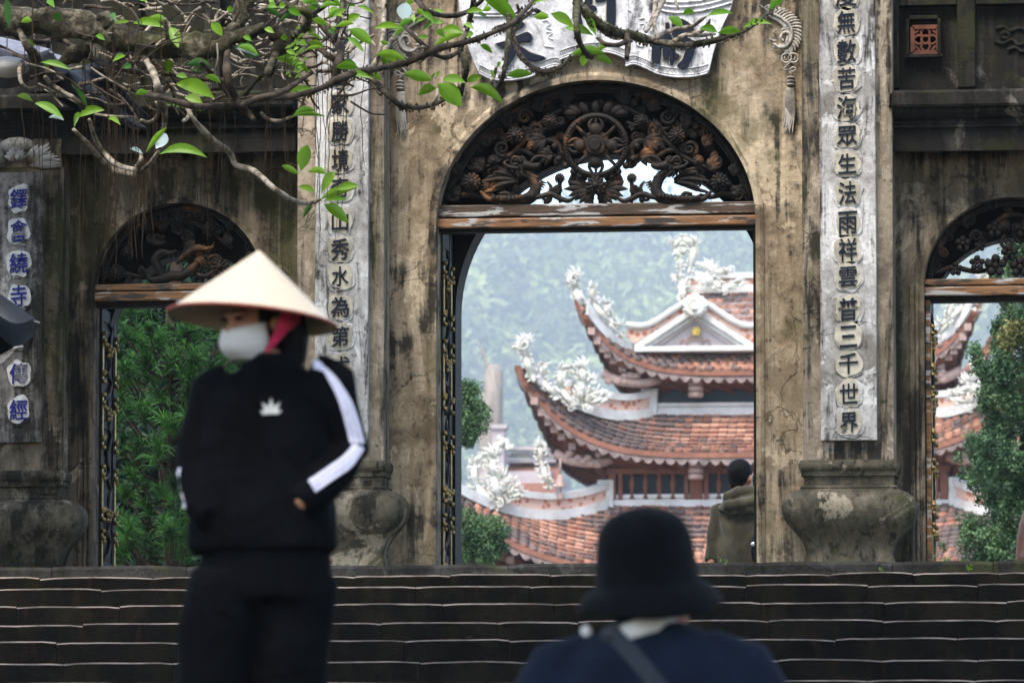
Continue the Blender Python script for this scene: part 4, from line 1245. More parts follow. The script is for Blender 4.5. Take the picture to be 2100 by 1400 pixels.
# ---- main ridge roof and cross gables
def px_roof_plane(x0, x1, yA, YA, yB, YB, rows, cxpx=1500):
    """plane from ridge (py yA at depth YA) down to (py yB at YB)"""
    zA, zB = Z(yA, YA, cxpx), Z(yB, YB, cxpx)
    xa, xb = X(x0, YA, 650), X(x1, YA, 650)
    b = MB(); b.add([(xa, YB, zB), (xb, YB, zB), (xb, YA, zA), (xa, YA, zA), (xa, 2 * YA - YB, zB), (xb, 2 * YA - YB, zB)], [(0, 1, 2, 3), (3, 2, 5, 4), (0, 3, 4), (1, 5, 2)]); b.build('roof_deck', M['drip'], pagoda)
    for r in range(rows):
        s = (r + .25) / rows
        n = int((xb - xa) / .175)
        for k in range(n):
            x = xa + (xb - xa) * (k + .5 + .5 * (r % 2)) / n
            if x > xb - .05: continue
            add_tile(Vector((x, YB + (YA - YB) * s, zB + (zA - zB) * s)) + Vector((rnd.uniform(-.012, .012), rnd.uniform(-.02, .02), rnd.uniform(-.006, .012))), Vector((1, 0, 0)), Vector((0, YA - YB, zA - zB)), (3, 0))
px_roof_plane(1400, 1800, 596, YC, 722, YC - 2.9, 10)
for nm, y0, y1, w, m in (('ridge_band', 605, 585, .30, M['stucco']), ('lattice_band', 585, 573, .22, M['lattice']), ('ridge_band', 573, 561, .34, M['stucco'])):
    b = MB(); a, c = P(1404, y0, YC), P(1796, y1, YC); b.box(a.x, c.x, YC - w / 2, YC + w / 2, Z(y0, YC, 1500), Z(y1, YC, 1500)); b.build(nm, m, pagoda, bevel=.02)

def gable(cxp, sg):
    Yg = YC - 3.0
    m_ = lambda pts: [(cxp + sg * (x - 1425), y) for x, y in pts]
    def pp(name, pts, y0, y1, m, bev=.01):
        b = MB(); poly_px(b, m_(pts), y0, y1); return b.build(name, m, pagoda, bevel=bev)
    pp('tympanum', [(1425, 648), (1525, 714), (1325, 714)], Yg - .05, Yg + .2, M['mauve'])
    for s in (-1, 1):
        q = lambda pts: [(1425 + s * (x - 1425), y) for x, y in pts]
        pp('barge_band', q([(1425, 660), (1425, 650), (1520, 714), (1505, 714)]), Yg - .12, Yg + .2, M['mauve'])
        pp('barge_band', q([(1425, 652), (1425, 640), (1536, 714), (1521, 714)]), Yg - .2, Yg + .2, M['stucco'])
        pp('barge_band', q([(1425, 641), (1425, 627), (1549, 706), (1549, 714), (1537, 714)]), Yg - .3, Yg + .2, M['stucco'])
        pp('lattice_band', q([(1425, 628), (1425, 612), (1515, 669), (1549, 674), (1565, 676), (1565, 690), (1549, 704)]), Yg - .26, YC, M['lattice'], 0)
        b = MB()
        pa = spline([(1425, 607), (1470, 636), (1512, 662), (1536, 668), (1566, 666)], 5)
        for yy, r in ((Yg - .3, 6), ):
            b.tube([P(x, y, yy) for x, y in m_(q(pa))], 6.5 * mpp(YC), 8)
        b.rings([[P(x, y - 4, Yg - .3), P(x, y + 5, Yg - .3), P(x, y + 5, YC), P(x, y - 4, YC)] for x, y in m_(q(pa))], closed=True)
        b.build('ridge_roll', M['stucco'], pagoda)
    b = MB(); a, c = P(cxp - 124, 722, Yg - .35), P(cxp + 124, 708, Yg - .35); b.box(a.x, c.x, Yg - .38, Yg + .3, a.z, c.z); b.build('gable_sill', M['stucco'], pagoda, bevel=.02)
    b = MB(); c = P(cxp + 3, 679, Yg - .12)
    for k in range(6):
        a = k * pi / 3; b.blob(c + Vector((cos(a) * .055, 0, sin(a) * .055)), .04, .03, .04, None, 8, 5)
    b.blob(c + Vector((0, -.03, 0)), .04, .03, .04, None, 8, 5); b.build('gold_flower', M['gold'], pagoda, smooth=True)
    b = MB()
    for pts in ([(1396, 706), (1398, 698), (1408, 700), (1412, 692), (1425, 690), (1438, 692), (1442, 700), (1452, 698), (1456, 706)], [(1408, 706), (1414, 699), (1425, 697), (1436, 699), (1442, 706)]):
        b.tube([P(x, y, Yg - .06) for x, y in m_(spline(pts, 4))], .025, 5)
    b.build('cloud_relief', M['palewood'], pagoda, smooth=True)
    # monster mask at the apex
    b = MB(); c = P(cxp, 632, Yg - .45); u = mpp(YC)
    b.blob(c, 12 * u, .16, 14 * u); b.blob(c + Vector((0, -.12, -.02)), 5 * u, .1, 5 * u); b.blob(c + Vector((0, .05, 22 * u)), 7 * u, .12, 10 * u)
    for k in range(15):
        a = radians(-70 + k * 23.5)
        d = Vector((sin(a), 0, -cos(a) * .9))
        b.tube([c + d * 8 * u, c + d * 17 * u + Vector((0, -.08, .03)), c + d * 27 * u + Vector((0, 0, .05))], [.07, .075, .012], 6, .6)
    b.build('mask_ornament', M['orn'], pagoda, smooth=True)
gable(1425, 1)
gable(1769, -1)

# ---- white dragons and finials
orr = random.Random(21)
def ornament(name, Y, bodies, mane=(), blobs=(), spikes=1.0, parent=None, mirror=None):
    """BODIES: centre lines of (x, y, r) in photograph pixels; MANE: (x, y, reach, a0, a1, n) fans of flames; BLOBS: (x, y, r)"""
    u = mpp(Y)
    f = (lambda x: x) if mirror is None else (lambda x: 2 * mirror - x)
    b = MB()
    for pts in bodies:
        k = spline(pts, 5)
        b.tube([P(f(x), y, Y + .06 * sin(i * .8)) for i, (x, y, r) in enumerate(k)], [max(.01, r * .64 * u * min(1, .35 + .2 * (len(k) - 1 - i), .5 + .25 * i)) for i, (x, y, r) in enumerate(k)], 8, .9)
        if spikes:
            for i in range(1, len(k) - 1):
                x, y, r = k[i]
                if r < 3: continue
                dx, dy = k[i + 1][0] - k[i - 1][0], k[i + 1][1] - k[i - 1][1]
                l = max(1e-3, sqrt(dx * dx + dy * dy)); nx, ny = dy / l, -dx / l
                for s in (1, -1):
                    if orr.random() < .3: continue
                    h = r * .55 + orr.uniform(5, 13) * spikes
                    q = orr.uniform(-3, 6)
                    b.tube([P(f(x + s * nx * r * .5), y + s * ny * r * .5, Y), P(f(x + s * nx * (r * .5 + h * .5) + dx / l * q), y + s * ny * (r * .5 + h * .5) + dy / l * q, Y - .06), P(f(x + s * nx * h + dx / l * q * 2.6), y + s * ny * h + dy / l * q * 2.6, Y)], [2.6 * u, 2.2 * u, .006], 5, .7)
    for x, y, reach, a0, a1, n in mane:
        for i in range(n):
            a = radians(a0 + (a1 - a0) * i / max(1, n - 1) + orr.uniform(-7, 7)); q = reach * orr.uniform(.7, 1.1)
            b.tube([P(f(x), y, Y), P(f(x + cos(a) * q * .55), y - sin(a) * q * .55, Y - orr.uniform(0, .12)), P(f(x + cos(a + .25) * q), y - sin(a + .25) * q, Y - orr.uniform(-.05, .1))], [reach * .10 * u, reach * .085 * u, .006], 5, .7)
    for x, y, r in blobs:                                             # curled scrolls
        pts = []; a0 = orr.uniform(0, 6); sg = orr.choice((-1, 1))
        for i in range(13):
            t_ = i / 12; q = r * .95 * (1 - .8 * t_); a = a0 + sg * 8.5 * t_
            pts.append(P(f(x + q * cos(a)), y + q * sin(a), Y - .10 - .06 * t_))
        b.tube(pts, [max(.01, r * .19 * u * (1 - .5 * i / 12)) for i in range(13)], 6, .9)
    return b.build(name, M['orn'], parent or pagoda, smooth=True)
for mir, dY in ((None, 0), (1597, 0)):
    Y2, Y1_, Y0_ = YC - t2['a'] + .1, YC - t1['a'] + .1, YC - t0['a'] + 1.2
    ornament('dragon_finial', Y2, [[(1196, 640, 14), (1186, 612, 11), (1180, 590, 9), (1178, 575, 9)]], [(1178, 570, 26, 20, 200, 13), (1176, 578, 20, 150, 230, 6)], [(1178, 570, 12), (1184, 562, 9), (1170, 574, 8)], .7, mirror=mir)
    ornament('phoenix_finial', Y2 + .2, [[(1262, 664, 8), (1234, 644, 9), (1217, 618, 8), (1214, 598, 7), (1216, 586, 4)], [(1216, 596, 5), (1224, 608, 4), (1228, 618, 2)]], [(1216, 590, 12, 20, 150, 5), (1226, 616, 12, -60, 30, 5)], [(1217, 596, 6)], .6, mirror=mir)
    ornament('phoenix_finial', Y2 + .5, [[(1282, 690, 8), (1256, 672, 8), (1249, 650, 9), (1244, 632, 9), (1246, 618, 5)]], [(1246, 622, 13, 40, 170, 6), (1262, 668, 22, 0, 70, 7)], [(1244, 630, 8), (1242, 642, 9)], .6, mirror=mir)
    ornament('dragon_finial', Y1_, [[(1096, 782, 14), (1084, 752, 12), (1078, 730, 10), (1074, 714, 10)]], [(1074, 706, 30, 15, 205, 15), (1070, 712, 24, 150, 235, 7)], [(1074, 706, 14), (1082, 696, 10), (1066, 710, 9)], .7, mirror=mir)
    ornament('phoenix_finial', Y1_ + .2, [[(1152, 816, 7), (1128, 800, 9), (1112, 776, 8), (1110, 756, 6), (1120, 738, 2)]], [(1112, 760, 16, 30, 120, 5), (1118, 764, 16, -40, 40, 4)], [], .8, mirror=mir)
    ornament('dragon', Y1_ + .5, [[(1190, 832, 11), (1168, 820, 11), (1152, 796, 10), (1148, 772, 9), (1158, 752, 8), (1172, 754, 6), (1176, 768, 5)], [(1196, 836, 10), (1190, 810, 12), (1196, 786, 13), (1194, 762, 10), (1188, 748, 6)], [(1196, 830, 8), (1222, 822, 7), (1240, 812, 5), (1246, 806, 3)], [(1204, 800, 6), (1222, 806, 6), (1236, 796, 3)]],
             [(1194, 756, 28, 40, 150, 11), (1242, 812, 14, -30, 60, 5), (1208, 782, 24, -30, 70, 9), (1150, 770, 16, 120, 240, 6)], [(1180, 824, 9), (1170, 836, 9), (1204, 836, 10), (1190, 790, 11), (1208, 818, 8), (1184, 804, 8), (1180, 776, 6), (1212, 838, 8)], .8, mirror=mir)
    ornament('dragon', Y0_, [[(1030, 1040, 13), (1000, 1022, 14), (980, 996, 12), (972, 966, 10), (978, 942, 9), (992, 936, 7), (1000, 950, 5)], [(1030, 1030, 12), (1018, 1004, 14), (1012, 976, 14), (1010, 950, 11), (1016, 930, 6), (1022, 918, 3)], [(1034, 1014, 9), (1048, 1008, 6), (1054, 992, 4), (1062, 984, 2)], [(1036, 1020, 8), (1058, 1016, 6), (1072, 1006, 3)]],
             [(1012, 938, 32, 20, 150, 12), (1064, 1004, 16, -10, 90, 5), (1028, 980, 26, -30, 70, 9), (974, 960, 20, 110, 230, 7), (970, 1000, 24, 130, 200, 5)], [(996, 958, 9), (1004, 1018, 11), (1024, 1032, 11), (1010, 1002, 11), (1000, 980, 9), (1032, 998, 9), (1020, 962, 9), (988, 1014, 9)], .8, mirror=mir)
    ornament('ridge_finial', YC - .2, [[(1402, 648, 12), (1400, 600, 13), (1398, 570, 12)], [(1412, 560, 11), (1420, 530, 11), (1420, 505, 11), (1408, 492, 10), (1392, 494, 9), (1384, 508, 8), (1390, 520, 7), (1402, 518, 6), (1404, 508, 4), (1396, 506, 3)], [(1394, 570, 8), (1396, 540, 8), (1390, 526, 5)]],
             [(1380, 496, 18, 110, 190, 4), (1424, 500, 18, 10, 100, 4), (1388, 566, 20, 150, 250, 7)], [(1404, 580, 12), (1398, 610, 11)], .5, mirror=mir)
    ornament('dragon_head', YC - .5, [[(1428, 560, 14), (1446, 572, 17), (1464, 578, 14), (1480, 590, 7)], [(1450, 560, 12), (1472, 556, 9), (1490, 560, 6), (1500, 552, 6)], [(1468, 584, 7), (1492, 588, 8), (1516, 580, 5), (1528, 572, 2)]],
             [(1450, 556, 30, 30, 140, 13), (1492, 590, 18, -20, 60, 5)], [(1462, 556, 5), (1500, 552, 8), (1440, 584, 10), (1486, 596, 9)], .5, mirror=mir)
    ornament('dragon_tail', YC + t1['a'] - 1.0, [[(1132, 1004, 9), (1120, 980, 9), (1112, 950, 9), (1108, 920, 7), (1112, 905, 3)]], [(1110, 920, 24, 60, 190, 8), (1116, 950, 18, 150, 220, 5)], [], 1.0, mirror=mir)

# ---- the tiles: the largest in view as parts, the rest as one mass
cam_inv = cam_ob.matrix_world.inverted()
def to_px(p):
    q = cam_inv @ p
    return 1050 - F_PX * q.x / q.z, 700 + F_PX * q.y / q.z
cand = []
for i, (m, (ti, side)) in enumerate(tiles):
    if side == 0 and ti in (0, 1):
        x, y = to_px(m.translation)
        if (1085 < x < 1546 and ti == 1) or (960 < x < 1230 and y < 1150) or (1390 < x < 1460 and y < 1120 and ti == 0):
            cand.append((abs(x - 1330) + (y - 850 if ti == 1 else y - 1000), i))
cand.sort()
chosen = set(i for _, i in cand[:295])
for i in sorted(chosen):
    o = link('tile', tile_me, pagoda); o.matrix_world = tiles[i][0]
rest = [tiles[i][0] for i in range(len(tiles)) if i not in chosen]
TVn = np.array(TV); nV = len(TV)
V_ = np.concatenate([TVn @ np.array(m.to_3x3()).T + np.array(m.translation) for m in rest])
bmb = MB()
quads = [f for f in TF if len(f) == 4]
poly = TF[0]
tri = [(poly[0], poly[i], poly[i + 1]) for i in range(1, len(poly) - 1)] + [(f[0], f[1], f[2]) for f in quads] + [(f[0], f[2], f[3]) for f in quads]
trn = np.array(tri)
F_ = np.concatenate([trn + nV * i for i in range(len(rest))])
me = np_mesh('roof_tiling', V_, F_, M['tile_mass'])
at = me.attributes.new('tv', 'FLOAT', 'POINT')
at.data.foreach_set('value', np.repeat(np.random.RandomState(3).rand(len(rest)), nV).astype(np.float32))
tag(link('roof_tiling', me, pagoda), kind='stuff')
# ================================================================== HILL, HAZE, TREES BEHIND THE GATE
rs = np.random.RandomState(11)
def leaf_mat(name, c1, c2, trans=.25, rough=.6, sc=3.0):
    t = NT(name)
    n = t.noise(sc, 5, .65); r = t.noise(sc * 9, 3, .5)
    c = t.mix(t.step(t.math('ADD', t.math('MULTIPLY', n, .7), t.math('MULTIPLY', r, .3)), .4, .62), c1, c2)
    t.B('Base Color', c).B('Roughness', rough).B('Specular IOR Level', .3)
    if trans:
        tr = t.n.new('ShaderNodeBsdfTranslucent'); t.l.new(c, tr.inputs[0])
        mx = t.n.new('ShaderNodeMixShader'); mx.inputs[0].default_value = trans
        t.l.new(t.bsdf.outputs[0], mx.inputs[1]); t.l.new(tr.outputs[0], mx.inputs[2]); t.l.new(mx.outputs[0], t.out.inputs[0])
    return t.mat
M['forest'] = leaf_mat('forest_leaves', (.03, .05, .016), (.24, .28, .075), .2, sc=.02)
M['juniper'] = leaf_mat('juniper_leaves', (.026, .065, .026), (.10, .18, .065), .25, sc=2.5)
M['juniper_pale'] = leaf_mat('young_juniper_leaves', (.10, .12, .03), (.22, .20, .07), .2, sc=2.5)
M['needle'] = leaf_mat('pine_needles', (.008, .035, .010), (.055, .17, .024), .3, sc=5)
M['deep'] = leaf_mat('shade_leaves', (.006, .020, .010), (.018, .05, .022), .15, sc=2)
M['bark_dark'] = simple('dark_bark', (.05, .035, .022), .9, .5, 9, .2, bump=.5, stretch=(1, 1, .25))
M['bark_pale'] = simple('pale_bark', (.30, .26, .22), .9, .3, 4, .2, bump=.3, stretch=(1, 1, .25))

def clump_quads(cen, rad, per, size, flat=.8, up=.25, seed=0):
    """leaf-sized quads spread through balls: cen (n,3), rad (n,)"""
    r = np.random.RandomState(seed)
    n = len(cen)
    d = r.normal(size=(n, per, 3)); d /= np.linalg.norm(d, axis=2, keepdims=True)
    q = r.rand(n, per, 1) ** .4
    p = cen[:, None, :] + d * q * np.asarray(rad).reshape(n, 1, 1) * np.array([1, 1, flat])
    nor = d * .6 + r.normal(size=d.shape) * .5 + np.array([0, 0, up]); nor /= np.linalg.norm(nor, axis=2, keepdims=True)
    a = np.cross(nor, r.normal(size=d.shape)); a /= np.linalg.norm(a, axis=2, keepdims=True)
    b = np.cross(nor, a)
    s = size * (.6 + .8 * r.rand(n, per, 1))
    v = np.stack([p - a * s, p - b * s * .5, p + a * s, p + b * s * .5], 2).reshape(-1, 3)
    f = np.arange(len(v)).reshape(-1, 4)
    return v, f

# ---- wooded mountainside, about two kilometres off
def hill_z(x, y):
    t = min(1, max(0, (y - 1280) / 2160.0))
    return COURT_Z - .3 + 342 * (t * t * (3 - 2 * t)) * (1 + .10 * mnoise.noise(Vector((x * .0019, y * .0019, 1)))) + 11 * mnoise.noise(Vector((x * .006, y * .006, 4)))
nx, ny = 70, 60
hv = [(-1900 + 3000 * i / nx, 1270 + 2900 * j / ny) for j in range(ny + 1) for i in range(nx + 1)]
hv = [(x, y, hill_z(x, y)) for x, y in hv]
hf = [(j * (nx + 1) + i, j * (nx + 1) + i + 1, (j + 1) * (nx + 1) + i + 1, (j + 1) * (nx + 1) + i) for j in range(ny) for i in range(nx)]
tag(link('hill', np_mesh('hill', hv, hf, M['forest'], True)), 'steep wooded hill fading into haze', kind='structure')
cs, rd = [], []
while len(cs) < 3000:
    y = 1600 + 1880 * rs.rand(); cxh = EYE.x - .12 * (y + 36)
    x = cxh + rs.uniform(-48, 48) * (y + 36) / 300
    r = rs.uniform(9, 26)
    cs.append((x, y, hill_z(x, y) + r * rs.uniform(.3, 1.4))); rd.append(r)
v, f = clump_quads(np.array(cs), np.array(rd), 90, 2.9, .85, .5, 5)
tag(link('forest', np_mesh('forest', v, f, M['forest'])), 'pale hazy forest covering the hill', kind='stuff')
# pale bare trunk standing out of the haze
tr = thing('bare_tree', 'pale bare tree trunk standing in the haze left of the pagoda', 'tree')
b = MB()
Yt = 330
b.tube([P(x, y, Yt) for x, y in ((1006, 1240), (1006, 1010), (1006, 900), (1009, 820), (1013, 765), (1012, 748))], [1.0, .9, .75, .72, .58, .34], 9)
b.build('trunk', M['bark_pale'], tr, smooth=True)
b = MB(); b.tube([P(x, y, Yt) for x, y in ((1010, 772), (1000, 748), (988, 722), (980, 700))], [.2, .12, .07, .03], 6)
b.build('branch', M['bark_pale'], tr, smooth=True)
# low hall behind, half lost in the haze
hall = thing('distant_hall', 'faint grey hall with a low tiled roof in the haze behind the pagoda', 'hall')
Yh = 170
b = MB(); a, c = P(985, 1160, Yh), P(1130, 965, Yh); b.box(a.x, c.x, Yh, Yh + 6, COURT_Z, c.z); b.build('wall', M['mauve'], hall)
b = MB(); a, c = P(1030, 1020, Yh - .6), P(1140, 950, Yh - .6); b.prof_x(a.x, c.x, [(Yh - .8, a.z + .1), (Yh - .8, a.z), (Yh + 1.4, c.z), (Yh + 1.4, c.z + .15)]); b.build('roof', M['tile_mass'], hall)
for k in range(3):
    b = MB(); a, c = P(1034, 948 - k * 12, Yh + 1), P(1140, 940 - k * 12, Yh + 1); b.box(a.x, c.x, Yh + .9 - .1 * k, Yh + 1.5, a.z, c.z); b.build('cornice', M['mauve'], hall)
b = MB(); a, c = P(1012, 1030, Yh), P(1036, 880, Yh); b.box(a.x, c.x, Yh - .3, Yh + .3, a.z, c.z); b.box(a.x - .1, c.x + .1, Yh - .4, Yh + .4, c.z, c.z + .15); b.build('pillar', M['mauve'], hall)
b = MB()
for k in range(12): b.blob(P(1024 + 10 * sin(k * 1.9) + k * 1.5, 905 - 6 * cos(k * 1.3) + k, Yh - .4), .1, .08, .12, None, 6, 4)
b.build('ridge_ornament', M['orn'], hall, smooth=True)
b = MB()
for k in range(10):
    o = MB(); x = 1050 + k * 8; a, c = P(x, 936, Yh + .95), P(x + 4, 928, Yh + .95); o.box(a.x, c.x, Yh + .8, Yh + .9, a.z, c.z); o.build('dentil', M['palewood'], hall)

# ---- juniper seen through the right arch
def juniper(label, Y, px, base_r, top_py, seed, m=None, pale=None, spots=None, per=64, size=.021, n=900):
    t = thing('juniper_tree', label, 'tree', 'junipers in the courtyard')
    r = np.random.RandomState(seed)
    zb_, zt_ = COURT_Z + .3, Z(top_py, Y, px)
    cx = X(px, Y)
    b = MB(); b.tube([(cx + .06 * sin(k), Y, COURT_Z - .05 + (zt_ - COURT_Z) * k / 8) for k in range(9)], [.12 - .011 * k for k in range(9)], 8); b.build('trunk', M['bark_dark'], t, smooth=True)
    cen, rad = [], []
    for k in range(n // 14):                                          # upswept boughs, each a cluster of sprays
        z = zb_ + (zt_ - zb_) * r.rand() ** .9; h = (z - zb_) / (zt_ - zb_)
        a = r.uniform(0, 2 * pi)
        R = base_r * (1 - h ** 3) * (.82 + .5 * mnoise.noise(Vector((cos(a) * 1.5, sin(a) * 1.5, z * 1.15 + seed))))
        tip = r.uniform(.6, 1.08)
        for j in range(14):
            t_ = r.rand() ** .6
            q = R * tip * (.55 + .5 * t_)
            aa = a + r.normal() * .16
            cen.append((cx + q * cos(aa), Y + q * sin(aa), z + .34 * (t_ - .5) + r.normal() * .07)); rad.append(r.uniform(.05, .12) * (1.25 - .5 * t_))
    v, f = clump_quads(np.array(cen), np.array(rad), per, size, 1.35, .5, seed)
    mi = np.zeros(len(f), dtype=np.int32)
    if pale is not None:
        pc = np.array(pale[0]); d = np.linalg.norm((v[f[:, 0]] - pc) / np.array(pale[1]), axis=1); mi[d < 1] = 1
    link('crown', np_mesh('crown', v, f, [m or M['juniper'], M['juniper_pale']], mi=mi), t)
    for k in range(26):
        z = zb_ + (zt_ - zb_) * r.rand() * .9; a = r.uniform(0, 2 * pi); l = base_r * .42
        b = MB(); b.tube([(cx, Y, z), (cx + cos(a) * l * .5, Y + sin(a) * l * .5, z + .1), (cx + cos(a) * l, Y + sin(a) * l, z + .32)], [.022, .014, .005], 5)
        b.build('branch', M['bark_dark'], t, smooth=True)
    return t
Yj = 24
pc = P(2080, 690, Yj - .6)
juniper('dense dark green juniper with a yellowish patch, seen through the right arch', Yj, 2114, .98, 300, 2, pale=((pc.x, pc.y, pc.z), (.22, .5, .17)), n=3300)
# juniper half hidden by the left jamb of the main arch: two boughs show
jt = thing('juniper_tree', 'bluish green juniper boughs peeping past the left jamb of the main arch', 'tree', 'junipers in the courtyard')
Y = 30
b = MB(); cx = X(880, Y); b.tube([(cx, Y, COURT_Z - .05 + k * .8) for k in range(10)], [.14 - .012 * k for k in range(10)], 8); b.build('trunk', M['bark_dark'], jt, smooth=True)
cen, rad = [], []
for x, y, rx, ry, n in ((960, 830, 36, 42, 60), (978, 850, 24, 34, 30), (955, 880, 26, 22, 24), (950, 906, 22, 10, 10), (955, 800, 22, 20, 18), (955, 1075, 32, 36, 44), (975, 1100, 40, 44, 70), (1006, 1105, 32, 42, 60), (1022, 1090, 20, 26, 26), (960, 1135, 60, 26, 60), (900, 950, 40, 160, 120), (890, 1090, 60, 60, 60), (870, 760, 30, 120, 60)):
    for k in range(n):
        a, q = rs.uniform(0, 2 * pi), sqrt(rs.rand())
        cen.append(P(x + rx * q * cos(a), y + ry * q * sin(a), Y + rs.uniform(-.25, .25))); rad.append(rs.uniform(.05, .1))
v, f = clump_quads(np.array([tuple(c) for c in cen]), np.array(rad), 70, .017, 1.1, .6, 9)
link('crown', np_mesh('crown', v, f, M['juniper']), jt)
for pts in (((880, 930), (920, 880), (960, 850), (985, 830)), ((880, 1150), (940, 1130), (990, 1130), (1010, 1112)), ((880, 940), (930, 912), (955, 906))):
    b = MB(); b.tube([P(x, y, Y) for x, y in spline(pts, 4)], [.03] * (4 * (len(pts) - 1) + 1), 5)
    b.build('branch', M['bark_dark'], jt, smooth=True)

# ---- long-needled pine seen through the left arch
pine = thing('pine_tree', 'bright green long-needled pine seen through the left arch behind the woman', 'tree')
Yp = 7.5
b = MB(); tx = X(352, Yp + 1.3); b.tube([(tx + .05 * sin(k), Yp + 1.3, COURT_Z - .05 + .55 * k) for k in range(11)], [.075 - .004 * k for k in range(11)], 9); b.build('trunk', M['bark_dark'], pine, smooth=True)
tuft = [(322, 925, 56, 0), (290, 845, 44, .05), (345, 868, 42, .0), (395, 870, 46, .0), (258, 760, 40, .15), (300, 740, 34, .25), (350, 745, 44, .1), (395, 730, 40, .25), (265, 690, 36, .2), (330, 690, 34, .35), (390, 690, 34, .4), (262, 640, 36, .2), (430, 760, 44, .3),
        (415, 800, 44, .2), (365, 1075, 52, .1), (415, 1060, 44, .2), (262, 1090, 44, .15), (300, 1040, 34, .4), (385, 1020, 34, .5), (258, 1010, 30, .5), (280, 960, 34, .45), (410, 960, 40, .4), (255, 905, 34, .4), (250, 830, 34, .35), (300, 1120, 44, .4), (350, 1130, 44, .4),
        (420, 640, 40, .5), (460, 690, 44, .4), (470, 820, 44, .4), (450, 900, 44, .4), (460, 1000, 44, .4), (460, 1100, 44, .4), (310, 650, 30, .5), (360, 640, 34, .5), (240, 720, 30, .4), (500, 760, 40, .5), (510, 900, 40, .5), (330, 800, 34, .4)]
nv, nf = [], []
br = MB()
for k in range(120):
    tuft.append((rs.uniform(225, 520), rs.uniform(615, 1160), rs.uniform(24, 46), rs.uniform(.0, 1.1)))
for i, (x, y, r, dy) in enumerate(tuft):
    lean = Vector((rs.uniform(-.7, .7), -rs.uniform(0, .6), rs.uniform(.3, .9))).normalized()
    c = P(x, y, Yp + dy * 1.6); R = r * MPX * 1.21
    for k in range(150):
        th = rs.uniform(0, 2 * pi); el = rs.uniform(-.35, 1.25)
        d = (Vector((cos(th) * cos(el), sin(th) * cos(el) * .8, sin(el) * .8)) + lean * rs.uniform(.1, .9)).normalized()
        q0, L = c + lean * (R * rs.uniform(-.75, .35)) + d * R * .06, R * rs.uniform(.5, 1.0)
        m1 = q0 + d * L * .6; e = q0 + d * L + Vector((0, 0, -.28 * L * (1 - sin(el) * .5)))
        sd = d.cross(Vector((rs.normal(), rs.normal(), rs.normal()))).normalized() * .0036
        o = len(nv)
        nv += [q0 - sd, q0 + sd, m1 + sd, m1 - sd, e + sd * .3, e - sd * .3]
        nf += [(o, o + 1, o + 2, o + 3), (o + 3, o + 2, o + 4, o + 5)]
    br.tube([c + Vector((0, 0, -.02)), c.lerp(Vector((tx, Yp + 1.3, c.z - .25)), .4) + Vector((0, 0, -.12)), Vector((tx, Yp + 1.3, c.z - .3))], [.006, .009, .012], 5)
link('crown', np_mesh('crown', [tuple(q) for q in nv], nf, M['needle']), pine)
br.build('branch', M['bark_dark'], pine, smooth=True)
# dark trees closing the view behind the pine
for k, (px, Yd, R, lab) in enumerate(((250, 14, 1.2, 'deep green shady tree behind the pine, at the left edge of the left arch'), (390, 16, 1.25, 'deep green shady tree behind the pine, hidden mostly by the woman'))):
    t = thing('shade_tree', lab, 'tree', 'shady trees behind the left arch')
    cx = X(px, Yd)
    b = MB(); b.tube([(cx, Yd, COURT_Z - .05 + .6 * q) for q in range(10)], [.16 - .012 * q for q in range(10)], 8); b.build('trunk', M['bark_dark'], t, smooth=True)
    cen = [(cx + max(-1.6, min(1.6, rs.normal())) * R * .5, Yd + rs.normal() * R * .4, COURT_Z + .4 + 5.6 * rs.rand()) for q in range(1000)]
    v, f = clump_quads(np.array(cen), np.full(len(cen), .32), 60, .055, .8, .4, 30 + k)
    link('crown', np_mesh('crown', v, f, M['deep']), t)

# ---- the air
HAZE = 0.0002
hz = MB(); hz.box(-1960, 1160, -79, 4250, -2.2, 470)
hm = bpy.data.materials.new('haze'); hm.use_nodes = True
hn, hl = hm.node_tree.nodes, hm.node_tree.links
hn.clear(); ho = hn.new('ShaderNodeOutputMaterial'); hv_ = hn.new('ShaderNodeVolumePrincipled')
hv_.inputs['Color'].default_value = (.82, .92, 1.0, 1); hv_.inputs['Density'].default_value = HAZE; hv_.inputs['Anisotropy'].default_value = 0.1
hl.new(hv_.outputs[0], ho.inputs['Volume'])
tag(hz.build('haze', hm), 'pale blue morning haze', kind='stuff')
# ================================================================== PEOPLE
from mathutils.bvhtree import BVHTree
def cloth(name, c1, rough=.85, bump=.25, sc=14, var=.35, stretch=(1, 1, 1), sheen=.2):
    t = NT(name)
    n = t.noise(sc, 5, .6, t.mapping(stretch), .6)
    t.B('Base Color', t.mix(t.step(n, .38, .62), tuple(a * (1 - var) for a in c1), c1)).B('Roughness', rough).B('Specular IOR Level', .06).B('Sheen Weight', sheen)
    t.bump(n, bump, .03)
    return t.mat
M['black_cloth'] = cloth('black_tracksuit', (.0028, .0032, .0045), .92, .8, 7, sheen=.0)
M['navy_cloth'] = cloth('navy_coat', (.0075, .0125, .025), .85, .5, 6, sheen=.03)
M['black_hat'] = cloth('black_hat_cloth', (.0035, .0045, .0058), .9, .3, 20, sheen=.03)
M['olive'] = cloth('olive_jacket', (.062, .056, .034), .75, .5, 5, .5, (1.3, 1.3, .8))
M['white_cloth'] = cloth('white_cloth', (.66, .64, .60), .85, .1, 20, .1)
M['stripe'] = cloth('white_stripe', (.74, .72, .86), .8, .1, 60, .12)
M['mask_w'] = cloth('mask_cloth', (.60, .57, .53), .85, .25, 10, .12, (.6, .6, 4))
M['pink'] = cloth('pink_scarf', (.50, .022, .075), .85, .2, 30, .3)
M['grey_strap'] = cloth('grey_strap', (.030, .036, .044), .8, .1, 30, .2)
M['pinkish'] = cloth('pinkish_shirt', (.46, .27, .21), .85, .4, 10, .2)
